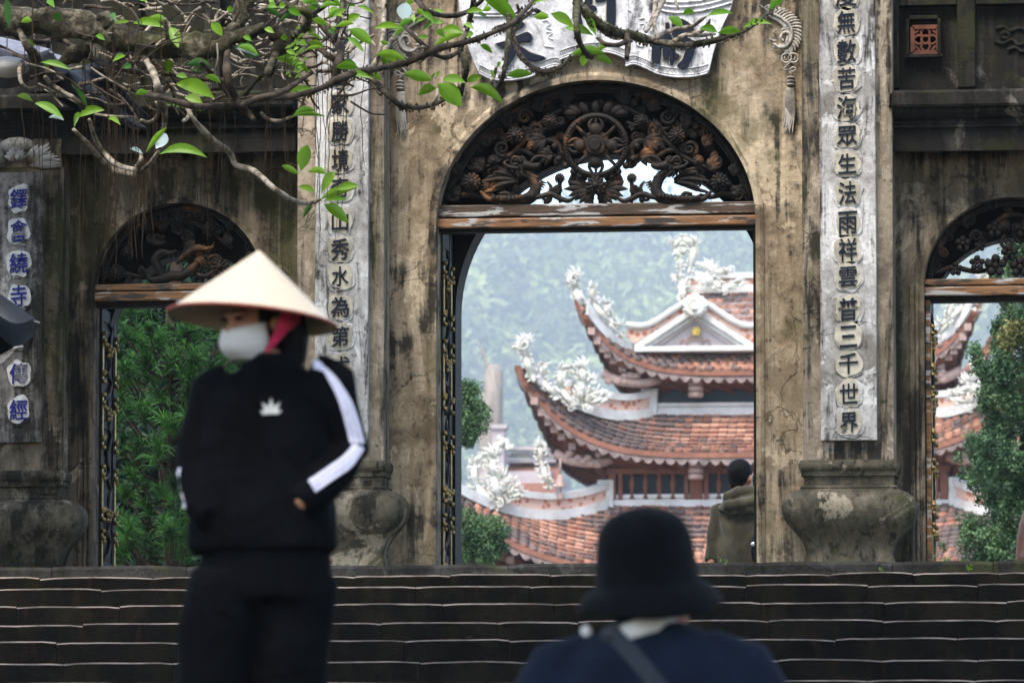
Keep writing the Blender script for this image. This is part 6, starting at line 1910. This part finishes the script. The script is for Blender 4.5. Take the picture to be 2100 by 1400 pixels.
tree = thing('frangipani_tree', 'old mossy frangipani tree with crooked branches and fresh green leaves hanging over the gate', 'tree', None, (X(-420, -1.8), -1.8, LZ))
def tl(o): o.matrix_parent_inverse = tree.matrix_basis.inverted(); return o
tr_r = random.Random(17)
YT = -1.7
def limb(name, pts, Y, mat, rough=.0, n=7, drift=.25):
    """crooked limb through photograph points (x, y, radius px), wandering in depth"""
    ph = tr_r.uniform(0, 9)
    k = spline([tuple(p) for p in pts], 6)
    path, rad = [], []
    for i, (x, y, r) in enumerate(k):
        yy = Y + drift * sin(i * .16 + ph)
        p = P(x, y, yy)
        if rough:
            p += Vector((mnoise.noise(p * 4), 0, mnoise.noise(p * 4 + Vector((7, 7, 7))))) * rough * r * MPX
        path.append(p); rad.append(r * .95 * MPX * (1 + (rough or .08) * mnoise.noise(p * 9)))
    b = MB(); b.tube(path, rad, n)
    return tl(b.build(name, mat, tree, smooth=True)), path, rad
# trunk outside the left edge of the frame, and the great mossy bough
b = MB(); x0 = X(-420, YT)
b.tube(spline([(x0 - .1, YT, LZ - .6, .34), (x0, YT - .05, LZ + .6, .27), (x0 + .12, YT, LZ + 1.7, .23), (X(-260, YT), YT, Z(180, YT, 0), .19), (X(-60, YT), YT, Z(56, YT, 0), .12)], 6)[0:0] or [Vector((x0 - .1, YT, LZ - .02)), Vector((x0, YT - .05, LZ + .6)), Vector((x0 + .12, YT, LZ + 1.7)), Vector((X(-260, YT), YT, Z(180, YT, 0))), P(-60, 50, YT)], [.34, .27, .23, .19, .11], 12)
tl(b.build('trunk', M['bark'], tree, smooth=True))
def bough(pts, Y, n=14, nm='bough'):
    k = spline(pts, 10); path, rad = [], []
    for x, y, r in k:
        p = P(x, y, Y); path.append(p); rad.append(r * MPX)
    b = MB(); b.tube(path, rad, n)
    me_o = tl(b.build(nm, M['bark'], tree, smooth=True))
    for v in me_o.data.vertices:
        d = Vector((mnoise.noise(v.co * 7), mnoise.noise(v.co * 7 + Vector((3, 9, 1))), mnoise.noise(v.co * 7 + Vector((8, 2, 5)))))
        v.co += d * .035 + Vector((mnoise.noise(v.co * 22), 0, mnoise.noise(v.co * 22 + Vector((4, 4, 4))))) * .016
    return me_o
bough([(-80, 46, 30), (0, 42, 30), (60, 42, 30), (120, 44, 31), (180, 58, 32), (230, 74, 30), (290, 88, 26), (350, 93, 25), (410, 96, 26), (446, 90, 25), (474, 66, 21), (492, 34, 19), (508, -6, 17), (520, -60, 15)], YT)
bough([(430, 100, 20), (470, 86, 14), (510, 72, 12), (545, 62, 10)], YT - .1, 10)
bough([(120, 128, 6), (140, 118, 17), (165, 106, 15), (185, 98, 8)], YT + .25, 10, 'stump')
bough([(200, 34, 8), (216, 38, 14), (230, 52, 12)], YT - .2, 10, 'stump')
bough([(560, 60, 12), (590, 84, 22), (580, 100, 20), (560, 116, 11)], YT + .1, 10, 'burl')
DARK = [
    [(10, -20, 9), (25, 20, 8), (33, 45, 7.5), (45, 75, 8), (55, 95, 9.5), (70, 115, 12), (80, 140, 12), (88, 165, 9), (95, 180, 7), (120, 195, 6), (152, 200, 5.5), (172, 222, 4.5)],
    [(-20, 30, 4), (0, 45, 4.5), (20, 65, 4.5), (50, 82, 5), (90, 86, 6), (120, 80, 6), (145, 92, 6), (180, 117, 6), (215, 132, 6), (245, 142, 6), (280, 148, 6), (320, 152, 6), (350, 152, 6.5), (420, 160, 7), (470, 168, 7)],
    [(-20, 88, 4.5), (0, 95, 4.5), (30, 112, 5), (60, 125, 6), (85, 142, 5.5), (110, 150, 4.5), (132, 151, 3)],
    [(120, 20, 4), (135, 45, 4.5), (155, 65, 5), (175, 77, 5), (190, 72, 5), (200, 62, 5), (215, 62, 5), (240, 55, 4.5)],
    [(300, 196, 6), (335, 202, 6.5), (395, 218, 7), (440, 217, 7), (470, 216, 7), (520, 206, 6.5), (600, 197, 6.5), (660, 181, 7), (690, 166, 8), (735, 148, 8), (790, 139, 7.5), (840, 125, 7), (900, 100, 7), (960, 86, 6.5), (1010, 68, 6), (1048, 50, 6), (1068, 30, 5.5), (1090, 8, 5), (1105, -16, 5)],
    [(733, 148, 5), (765, 165, 5.5), (790, 190, 6), (815, 213, 6), (845, 221, 6), (880, 218, 5.5), (910, 205, 5), (935, 190, 4.5), (948, 180, 4)],
    [(946, 195, 4), (952, 165, 5.5), (957, 140, 6), (953, 118, 6), (944, 102, 6), (958, 62, 6), (968, 20, 6), (972, -14, 6)],
    [(944, 104, 5), (915, 118, 5), (885, 108, 5), (850, 75, 5), (832, 56, 4.5), (818, 40, 4)],
    [(842, -14, 5), (858, 5, 5.5), (872, 20, 6), (890, 29, 6), (930, 32, 6), (962, 22, 5), (985, 4, 5), (995, -12, 5)],
    [(1030, -14, 5), (1040, 20, 6), (1044, 56, 6), (1041, 110, 6), (1034, 150, 6), (1022, 178, 5), (1012, 165, 3.5)],
    [(1046, 58, 5.5), (1056, 90, 5.5), (1075, 125, 5.5), (1102, 145, 6), (1130, 147, 5.5), (1155, 132, 4.5), (1170, 117, 3.5)],
    [(1056, 46, 4.5), (1078, 34, 4.5), (1096, 21, 5), (1110, 28, 4.5), (1122, 32, 3)],
    [(1165, -30, 9), (1182, -4, 10), (1194, 14, 10.5), (1215, 40, 11.5), (1250, 65, 12.5), (1290, 72, 11), (1330, 83, 10), (1375, 91, 8), (1420, 92, 7), (1470, 82, 6.5), (1520, 67, 5.5), (1560, 40, 5), (1584, 18, 4), (1594, 2, 3)],
    [(1285, 70, 7), (1288, 95, 7), (1286, 119, 5)],
    [(1285, 84, 5), (1266, 93, 5), (1242, 90, 5), (1226, 79, 3.5)],
    [(1188, -10, 6), (1183, 20, 6.5), (1181, 45, 7), (1185, 75, 7), (1198, 103, 6), (1214, 118, 4.5)],
    [(492, 214, 8), (478, 190, 8), (469, 165, 8.5), (466, 120, 8), (474, 80, 6)],
    [(492, 216, 7), (455, 180, 6), (428, 145, 5), (412, 128, 4)],
    [(494, 214, 6), (520, 172, 5), (545, 150, 5), (566, 138, 3)],
    [(496, 214, 8), (530, 202, 7), (572, 192, 6.5), (612, 168, 5), (640, 150, 4)],
    [(490, 210, 9), (505, 228, 8), (520, 246, 6)],
    [(545, -14, 6), (575, 4, 7), (604, 17, 7.5), (634, 30, 8.5), (624, 58, 10), (600, 78, 10), (574, 96, 10), (560, 122, 9), (548, 150, 7)],
    [(636, 30, 9), (660, 52, 8.5), (688, 84, 9), (698, 108, 9), (692, 132, 8), (690, 164, 7)],
    [(606, 66, 6), (640, 90, 6), (668, 112, 6), (690, 126, 5)],
    [(706, -10, 5), (698, 30, 5), (692, 64, 5), (686, 84, 5)],
    [(640, 30, 5), (672, 8, 4.5), (696, -14, 4)],
]
PALE = [
    [(275, 78, 5), (290, 100, 6), (300, 125, 6.5), (313, 148, 7.5), (322, 175, 7.5), (330, 200, 7), (336, 225, 7), (338, 246, 6.5), (337, 264, 5)],
    [(338, 40, 5), (342, 70, 5.5), (350, 105, 6), (366, 135, 5)],
    [(150, 265, 4), (180, 295, 5), (205, 325, 5.5), (235, 349, 6), (278, 358, 6.5)],
    [(183, 246, 4), (195, 282, 5), (212, 312, 5.5), (240, 338, 6), (276, 348, 6)],
    [(276, 352, 6), (284, 340, 6.5), (290, 326, 5), (288, 318, 3)],
    [(292, 350, 5), (312, 330, 5.5), (324, 312, 4.5)],
    [(45, 126, 4.5), (40, 145, 5), (42, 165, 4.5), (50, 178, 4), (62, 182, 3.5), (76, 178, 2.5)],
    [(92, 158, 4), (108, 175, 4), (130, 188, 4), (148, 198, 4)],
    [(385, 224, 5), (400, 248, 6), (430, 280, 7), (470, 312, 6.5), (484, 338, 7), (515, 347, 6.5), (535, 362, 5.5), (560, 385, 6), (590, 405, 6), (615, 415, 5.5), (640, 416, 5), (656, 410, 3.5)],
    [(320, 210, 3.5), (326, 228, 4), (318, 244, 4), (304, 252, 4), (290, 246, 3)],
    [(280, 242, 3), (254, 240, 3), (226, 238, 3), (196, 234, 3)],
    [(392, 222, 4), (386, 240, 4.5), (376, 248, 4)],
    [(536, 232, 4), (548, 244, 4), (572, 248, 4), (598, 240, 3)],
    [(1340, 80, 6), (1365, 68, 5.5), (1392, 58, 5), (1418, 55, 4.5), (1440, 40, 3.5), (1448, 34, 2)],
    [(1385, 84, 5), (1402, 74, 5), (1438, 64, 4.5), (1452, 50, 4), (1456, 40, 2)],
    [(1412, 72, 4.5), (1440, 72, 4.5), (1466, 70, 3)],
    [(1346, -10, 5), (1342, 25, 5), (1334, 50, 5), (1324, 66, 4)],
    [(1368, -14, 4.5), (1352, 20, 5), (1342, 48, 4), (1350, 80, 4)],
    [(1296, -16, 3), (1382, -18, 3.5), (1386, 4, 3.5), (1392, 20, 2)],
    [(760, 140, 6), (782, 112, 6), (812, 72, 6), (836, 46, 5.5), (858, 26, 5)],
    [(786, -10, 4.5), (788, 30, 5), (786, 70, 5), (778, 110, 5), (770, 136, 4.5)],
    [(936, -10, 4), (932, 30, 4.5), (920, 70, 4.5), (912, 96, 4)],
    [(760, -14, 4), (772, 10, 4), (790, 14, 4), (800, -10, 3.5)],
    [(858, 128, 4), (872, 118, 4), (878, 104, 4), (866, 96, 3)],
    [(886, 218, 4), (896, 200, 4), (898, 184, 3)],
    [(1008, 166, 4), (1014, 150, 4.5), (1018, 138, 3)],
    [(1058, 62, 4), (1066, 34, 4), (1060, 8, 3)],
]
for i, pts in enumerate(DARK): limb('branch', pts, YT + tr_r.uniform(-.3, .3), M['bark'] if i % 3 == 0 else M['twig_dark'], .35)
for i, pts in enumerate(PALE): limb('branch', pts, YT + tr_r.uniform(-.3, .2), M['twig'], .25)
# knobs and moss lumps along the dark limbs of the right half
for i, pts in enumerate((DARK[4], DARK[6], DARK[10], DARK[12], DARK[15], DARK[5], DARK[9])):
    b = MB()
    k = spline(pts, 7)
    for x, y, r in k:
        for q in range(3):
            if tr_r.random() < .5: continue
            s = tr_r.choice((-1, 1, 1))
            p = P(x + tr_r.uniform(-6, 6), y + s * r * .8, YT - .02); h = tr_r.uniform(3, 6.5) * MPX
            b.tube([p, p + Vector((tr_r.uniform(-.4, .4) * h, 0, -s * h))], [h * .55, h * .2], 5)
    tag(tl(b.build('moss_knob', M['bark'], tree, smooth=True)), kind='stuff')
# pale forked twigs further back
for i in range(165):
    x, y = tr_r.uniform(150, 670), tr_r.uniform(-10, 205)
    if i > 132: x, y = tr_r.uniform(560, 740), tr_r.uniform(0, 180)
    a = tr_r.uniform(-.6, .6) + (pi if tr_r.random() < .5 else 0)
    l = tr_r.uniform(28, 80)
    pts = [(x, y, tr_r.uniform(2.6, 5))]
    for k in range(3):
        a += tr_r.uniform(-.5, .5); pts.append((pts[-1][0] + cos(a) * l / 3, pts[-1][1] + sin(a) * l / 3, pts[-1][2] * .82))
    Yb = YT + tr_r.uniform(.1, .9)
    limb('twig', pts, Yb, M['twig'] if tr_r.random() < .7 else M['twig_dark'], .3, 6, .05)
    if tr_r.random() < .7:
        q = pts[1 + tr_r.randrange(2)]; a2 = a + tr_r.choice((-1, 1)) * tr_r.uniform(.5, 1.1)
        limb('twig', [q, (q[0] + cos(a2) * 13, q[1] + sin(a2) * 13, q[2] * .8), (q[0] + cos(a2 + .3) * 26, q[1] + sin(a2 + .3) * 26, q[2] * .6)], Yb, M['twig'], .3, 6, .05)

for i in range(70):                                                   # thin dark crossing twigs
    x, y = tr_r.uniform(60, 720), tr_r.uniform(-6, 225)
    a = tr_r.uniform(-1.1, 1.1) + (pi if tr_r.random() < .5 else 0); l = tr_r.uniform(40, 120)
    pts = [(x, y, tr_r.uniform(1.8, 3.2))]
    for k in range(3):
        a += tr_r.uniform(-.6, .6); pts.append((pts[-1][0] + cos(a) * l / 3, pts[-1][1] + sin(a) * l / 3, pts[-1][2] * .85))
    limb('twig', pts, YT + tr_r.uniform(-.3, .5), M['twig_dark'] if i % 3 else M['twig'], .3, 5, .05)
# ---- leaves, each a part
def leaf(x0, y0, x1, y1, w, m='leaf', Y=None, face=None):
    Y = YT - .15 + tr_r.uniform(-.35, .25) if Y is None else Y
    a, c = P(x0, y0, Y), P(x1, y1, Y + tr_r.uniform(-.08, .08))
    ax_ = c - a; L = ax_.length; ax_.normalize()
    view = (EYE - a).normalized()
    sd = ax_.cross(view).normalized()
    tw = tr_r.uniform(-.5, .5) if face is None else face
    sd = (sd * cos(tw) + view * sin(tw)).normalized()
    up = sd.cross(ax_).normalized()
    if up.z < 0: up = -up
    n = 9; rows = []
    W = .86 * w * MPX / max(.55, cos(tw)); bend = L * tr_r.uniform(.06, .16)
    for i in range(n + 1):
        t = i / n
        wd = W * (sin(pi * min(1, t * .97 + .02)) ** .8) * (1 - .35 * (t - .55) ** 2) if 0 < i < n else .0015
        if t < .14: wd = max(.0016, wd * (t / .14) ** 1.2)
        p = a + ax_ * (L * t) + Vector((0, 0, bend * (4 * t * (1 - t) - .25 * t)))
        rows.append([p - sd * wd + up * wd * .30, p - sd * wd * .5 + up * wd * .12, p, p + sd * wd * .5 + up * wd * .12, p + sd * wd + up * wd * .30])
    b = MB(); b.rings(rows, closed=False, cap=False)
    return tl(b.build('leaf', M[m], tree, smooth=True, fix=False))
LEAVES = [(130, 243, 72, 210, 10), (180, 222, 153, 175, 6, 'leaf_dark'), (158, 242, 214, 224, 10), (152, 260, 162, 229, 6), (131, 247, 100, 240, 5, 'leaf_pale'), (247, 256, 222, 242, 6), (328, 316, 424, 319, 11), (300, 312, 342, 261, 7),
    (320, 305, 341, 274, 17, 'leaf_pale'), (293, 316, 267, 304, 5, 'leaf_pale'), (440, 202, 361, 170, 17), (413, 228, 338, 212, 9), (416, 214, 379, 199, 11, 'young'), (432, 136, 384, 131, 10, 'leaf_dark'), (345, 122, 345, 151, 11), (350, 57, 366, 97, 13), (433, 48, 456, 73, 11),
    (336, 57, 274, 46, 10), (478, 98, 526, 113, 9, 'leaf_pale'), (486, 97, 530, 112, 8), (500, 116, 536, 112, 7, 'leaf_dark'), (560, 122, 638, 150, 10), (577, 116, 602, 128, 9), (643, 182, 586, 203, 10), (599, 239, 667, 238, 5), (599, 241, 646, 225, 9), (617, 351, 631, 296, 16), (613, 358, 578, 339, 7),
    (659, 397, 687, 351, 11), (671, 358, 631, 351, 8), (646, 394, 612, 382, 7), (657, 409, 732, 383, 10), (664, 412, 711, 408, 6), (664, 419, 715, 456, 13), (830, 46, 833, 5, 17, 'leaf_pale'), (823, 58, 768, 57, 8), (707, 46, 740, 31, 9), (714, 60, 763, 90, 13), (712, 78, 746, 106, 7),
    (951, 68, 904, 62, 10), (951, 71, 889, 95, 9), (769, 114, 832, 122, 10), (774, 115, 819, 143, 14), (886, 166, 829, 150, 13), (895, 181, 857, 194, 11), (897, 172, 946, 217, 21), (955, 170, 907, 163, 10), (955, 170, 987, 157, 9), (964, 180, 1032, 209, 12), (736, 140, 689, 137, 10), (766, 163, 689, 160, 8), (760, 151, 783, 164, 7),
    (989, -3, 1063, 51, 16), (1092, 9, 1152, -3, 8), (1126, 36, 1095, 35, 9), (1129, 28, 1175, 53, 12), (1222, 73, 1203, 34, 9), (1216, 73, 1159, 57, 10), (1039, 156, 1091, 151, 10), (1169, 113, 1241, 108, 11), (1224, 105, 1253, 89, 7), (1200, 114, 1194, 136, 10), (1221, 119, 1256, 130, 9), (689, 389, 736, 380, 9),
    (1450, 34, 1502, 26, 7), (1400, 28, 1424, 24, 6), (1371, 36, 1400, 54, 10), (1399, 31, 1423, 25, 7), (1471, 67, 1435, 58, 9), (1472, 68, 1518, 63, 9), (1524, 58, 1582, 47, 7), (1577, 20, 1610, -6, 10), (14, -4, 19, 56, 9, 'leaf_dark'), (84, 128, 144, 142, 7), (96, 2, 112, 14, 8), (112, 28, 124, 44, 9, 'leaf_dark'),
    (280, -6, 300, 2, 8), (300, 42, 346, 44, 9), (545, 18, 574, 32, 8, 'leaf_dark'), (590, 20, 616, 32, 9), (622, 8, 650, 0, 9), (640, 40, 672, 52, 8), (660, -4, 700, 12, 11), (672, 22, 704, 34, 9), (226, 30, 238, 44, 7, 'leaf_dark'), (880, 165, 892, 150, 4, 'young'), (896, 160, 902, 146, 4, 'young'), (1010, 160, 1008, 142, 4, 'young'), (1020, 140, 1026, 126, 4, 'young'), (850, 48, 846, 30, 5, 'young'),
    (980, 0, 1000, -8, 8), (506, 214, 540, 200, 6, 'leaf_dark'), (700, 128, 730, 132, 8, 'leaf_dark'), (640, 420, 622, 446, 6, 'leaf_dark')]
for q in LEAVES: leaf(*q)
lr_ = random.Random(4)
for k in range(62):                                                   # smaller leaves among the twigs
    x, y = lr_.choice(((lr_.uniform(20, 660), lr_.uniform(-6, 215)), (lr_.uniform(560, 740), lr_.uniform(-6, 120)), (lr_.uniform(740, 1000), lr_.uniform(-4, 100))))
    a = lr_.uniform(-.7, .7) + (pi if lr_.random() < .5 else 0); l = lr_.uniform(14, 38)
    leaf(x, y, x + cos(a) * l, y + sin(a) * l, lr_.uniform(4, 7.5), lr_.choice(('leaf', 'leaf', 'leaf', 'young', 'leaf_dark')))
for k in range(26):                                                   # small bright epiphyte sprays
    x, y = 604 + tr_r.gauss(0, 9), 76 + k * 3.4
    a = tr_r.uniform(-1.2, 1.2); l = tr_r.uniform(12, 22)
    leaf(x, y, x + l * cos(a) * .9, y - l * .5 * sin(a + 1), 3.4, 'young')
# ---- aerial roots
b = MB()
for k in range(78):
    x = tr_r.choice((tr_r.uniform(40, 660), tr_r.gauss(255, 40), tr_r.uniform(40, 320), tr_r.uniform(200, 560)))
    y0 = tr_r.uniform(-10, 120); L = tr_r.choice((tr_r.uniform(150, 330), tr_r.uniform(250, 480)))
    if k % 9 == 0: x, L = tr_r.uniform(640, 745), tr_r.uniform(250, 420)
    Yr = YT + tr_r.uniform(-.3, .6); s = tr_r.uniform(0, 6)
    n = 9
    b.tube([P(x + 4 * sin(s + j * .7) + 2 * sin(j * 2.1 + s), y0 + L * j / n, Yr) for j in range(n + 1)], [.0024] * n + [.0012], 4)
tag(tl(b.build('hanging_root', M['root'], tree)), kind='stuff')
b = MB()
for k in range(11):
    x = 285 + tr_r.gauss(0, 12); s = tr_r.uniform(0, 6)
    b.tube([P(x + 3 * sin(s + j), 350 + (60 + 60 * (k % 3)) * j / 6, YT) for j in range(7)], [.0032] * 6 + [.0015], 4)
tag(tl(b.build('hanging_root', M['root'], tree)), kind='stuff')

# ================================================================== PARASOLS AND TARPAULIN ON THE LEFT
M['navy_canvas'] = cloth('navy_canvas', (.013, .021, .034), .7, .2, 8, .3)
M['grey_canvas'] = cloth('grey_canvas', (.19, .20, .24), .8, .2, 8, .25)
M['pole'] = simple('grey_pole', (.25, .25, .25), .4, .2, 10, .5, .6)
def parasol(label, apex, rim_z, R, m, Y, valance=.12, n=8, pole_to=LZ, rot=.2, name='parasol'):
    t = thing(name, label, 'parasol', None, (apex.x, Y, pole_to))
    q = lambda o: (setattr(o, 'matrix_parent_inverse', t.matrix_basis.inverted()), o)[1]
    b = MB(); rows = []
    for j in range(6):
        f = j / 5
        row = []
        for i in range(n * 6):
            a = 2 * pi * i / (n * 6) + rot
            s = abs(sin(a * n / 2 - rot * n / 2))                     # sag between the ribs
            r = R * f * (1 - .07 * s * f)
            row.append((apex.x + r * cos(a), Y + r * sin(a), apex.z + (rim_z - apex.z) * (f ** 1.15) - .05 * s * f))
        rows.append(row)
    rows.append([(x, y, z - valance * (.75 + .25 * abs(sin(i * pi / 6)))) for i, (x, y, z) in enumerate(rows[-1])])
    b.rings(rows, cap=False); o = q(b.build('canopy', m, t, auto=40)); sm = o.modifiers.new('s', 'SOLIDIFY'); sm.thickness = .003
    for i in range(n):
        a = 2 * pi * i / n + rot
        b = MB(); b.tube([(apex.x, Y, apex.z - .03), (apex.x + R * .99 * cos(a), Y + R * .99 * sin(a), rim_z - .02)], .006, 5)
        b.tube([(apex.x + R * .98 * cos(a), Y + R * .98 * sin(a), rim_z - .015), (apex.x + R * 1.06 * cos(a), Y + R * 1.06 * sin(a), rim_z - .03)], [.009, .006], 6)
        q(b.build('rib', M['pole'], t))
    b = MB(); b.tube([(apex.x, Y, pole_to), (apex.x, Y, apex.z + .06)], .016, 8); q(b.build('pole', M['pole'], t))
    b = MB(); b.tube([(apex.x, Y, pole_to), (apex.x, Y, pole_to + .06), (apex.x, Y, pole_to + .07)], [.11, .11, .03], 14); q(b.build('base', M['pole'], t))
    return t
Yu = -1.05
ap = P(-112, 536, Yu); rz = P(74, 652, Yu)
parasol('dark navy parasol whose drooping edge shows at the left edge below the blue characters', ap, rz.z, rz.x - ap.x - .01, M['navy_canvas'], Yu, .14, 8, LZ, 0.0)
Yu = -.9
ap = P(-36, 70, Yu); rz = P(140, 112, Yu)
parasol('grey parasol under the mossy bough at the top left', ap, rz.z, rz.x - ap.x, M['grey_canvas'], Yu, .09, 8, LZ, .3)
# white paper lantern hung below it
lt = thing('lantern', 'round white lantern hanging under the grey parasol at the left edge', 'lantern', None, tuple(P(14, 138, -1.5)))
b = MB(); c = P(14, 138, -1.5); b.blob(c, 46 * MPX, 46 * MPX, 21 * MPX, None, 16, 10); o = b.build('shade', M['white_cloth'], lt, smooth=True); o.matrix_parent_inverse = lt.matrix_basis.inverted()
b = MB(); b.tube([c + Vector((0, 0, 20 * MPX)), c + Vector((0, 0, 74 * MPX))], .004, 5); o = b.build('cord', M['pole'], lt); o.matrix_parent_inverse = lt.matrix_basis.inverted()
rl_ = thing('lantern', 'small red lantern beside the white one under the mossy bough', 'lantern', None, tuple(P(105, 137, -.95)))
M['red'] = simple('red_paper', (.42, .01, .008), .6, .2, 20)
b = MB(); c = P(105, 137, -.95); b.blob(c, .016, .016, .026, None, 10, 8); o = b.build('shade', M['red'], rl_, smooth=True); o.matrix_parent_inverse = rl_.matrix_basis.inverted()
b = MB(); b.tube([c + Vector((0, 0, .02)), c + Vector((0, 0, .16))], .003, 5); o = b.build('cord', M['pole'], rl_); o.matrix_parent_inverse = rl_.matrix_basis.inverted()
# dark tarpaulin slung from the bough down to the cornice
tp = thing('tarpaulin', 'dark navy tarpaulin slung from the bough down across the left cornice', 'tarpaulin', None, tuple(P(200, 200, -.7)))
rows = []
for j in range(13):
    f = j / 12
    row = []
    for i in range(9):
        g_ = i / 8
        x0_, y0_ = 72 + (196 - 72) * g_, 168 - 40 * g_
        x1_, y1_ = 262 + (330 - 262) * g_, 268 - 4 * g_
        x, y = x0_ + (x1_ - x0_) * f, y0_ + (y1_ - y0_) * f + 14 * sin(pi * f) * (1 - g_)
        row.append(P(x, y, -.62 + .14 * sin(3.2 * pi * g_) * (1 - .3 * f) + .12 * f + .05 * sin(9 * f + 4 * g_)))
    rows.append(row)
b = MB(); b.rings(rows, closed=False, cap=False); o = b.build('sheet', M['navy_canvas'], tp, smooth=True); o.matrix_parent_inverse = tp.matrix_basis.inverted(); sm = o.modifiers.new('s', 'SOLIDIFY'); sm.thickness = .004
b = MB()
for (x, y), (x2, y2) in (((74, 168), (70, 70)), ((194, 130), (196, 96)), ((330, 264), (338, 250))): b.tube([P(x, y, -.62), P(x2, y2, -1.2)], .005, 5)
o = b.build('cord', M['pole'], tp); o.matrix_parent_inverse = tp.matrix_basis.inverted()
# ================================================================== UNSEEN TREES ADDED TO SHADE THE STAIRS AND NEAR AIR (outside the frame)
_gx = P(520, 560, EYE.y + WOMAN_D); GAP = (_gx.x - 1.5, _gx.y - 3.4)                # opening cut in the added crowns so sun reaches the straw hat
M['canopy'] = leaf_mat('broad_leaves', (.03, .07, .018), (.06, .13, .03), .25, sc=1.5)
for k, (tx, ty, lab) in enumerate(((-8.5, -13, 'unseen broad-leaved tree added for shade left of the stairs near the gate'), (8.5, -14, 'unseen broad-leaved tree added for shade right of the stairs near the gate'), (-8.5, -24, 'unseen broad-leaved tree added for shade left of the lower stairs'), (8.5, -25, 'unseen broad-leaved tree added for shade right of the lower stairs'))):
    t = thing('shade_tree', lab, 'tree', 'trees added to shade the stairs', (tx, ty, 0))
    q = lambda o: (setattr(o, 'matrix_parent_inverse', t.matrix_basis.inverted()), o)[1]
    b = MB(); b.tube(spline([(tx, ty, -.05), (tx * .98, ty, 3), (tx * .94, ty, 6.5), (tx * .86, ty + .4, 9.5)], 5), [.42 - .014 * i for i in range(16)], 12); q(b.build('trunk', M['bark'], t, smooth=True))
    r_ = np.random.RandomState(50 + k); cen = []
    b = MB()
    for j in range(16):
        ex, ey = tx * (.5 + .5 * r_.rand()) - np.sign(tx) * 6.5 * r_.rand(), ty + r_.uniform(-7, 7); ez = 10.2 + 2.4 * r_.rand()
        ey = min(ey, -7.2)
        b.tube([(tx * .88, ty + .3, 8.5), ((tx * .88 + ex) / 2, (ty + ey) / 2, 9.8), (ex, ey, ez)], [.16, .09, .03], 6)
        for i in range(34): cen.append((ex + r_.normal() * 1.5, min(-6.8, ey + r_.normal() * 1.5), ez + r_.normal() * .6))
    q(b.build('branch', M['bark'], t, smooth=True))
    cen = [c for c in cen if (c[0] - GAP[0]) ** 2 + (c[1] - GAP[1]) ** 2 > 3.4 ** 2]
    v, f = clump_quads(np.array(cen), np.full(len(cen), .75), 52, .18, .6, .8, 60 + k)
    q(link('crown', np_mesh('crown', v, f, M['canopy']), t))
fl = thing('fallen_leaf', 'small pale fallen leaf lying on the edge of a lower step', 'leaf', None, tuple(P(962, 1309, -2.9)))
b = MB(); p = Vector((0, 0, .008)); b.add([(-.028, -.01, .004), (0, -.018, .010), (.03, 0, .016), (.002, .016, .012)], [(0, 1, 2, 3)])
o = b.build('blade', M['leaf_pale'], fl, fix=False)
# ---- small weeds and fallen leaves on the steps
for (px, py, r_) in ((1990, 1163, 0), (1484, 1152, 0), (1803, 1166, 0)):
    w = thing('weed', {1990: 'small green weed in the top step at the right', 1484: 'tiny yellow leaf tuft on the top step near the olive jacket', 1803: 'tiny green sprout in the top step below the right pilaster'}[px], 'weed', None, tuple(P(px, py, -.92)))
    b = MB()
    for k in range(9 if px == 1990 else 5):
        a = radians(20 + 35 * k * .5); p = P(px + tr_r.uniform(-6, 6), py + tr_r.uniform(-3, 8), -.925); d = Vector((cos(a) * .022, -.012, sin(a) * .022))
        s_ = Vector((0.006, 0, .004)); b.add([p, p + d * .5 + s_, p + d, p + d * .5 - s_], [(0, 1, 2, 3)])
    o = b.build('leaves', M['young'], w, fix=False); o.matrix_parent_inverse = w.matrix_basis.inverted()
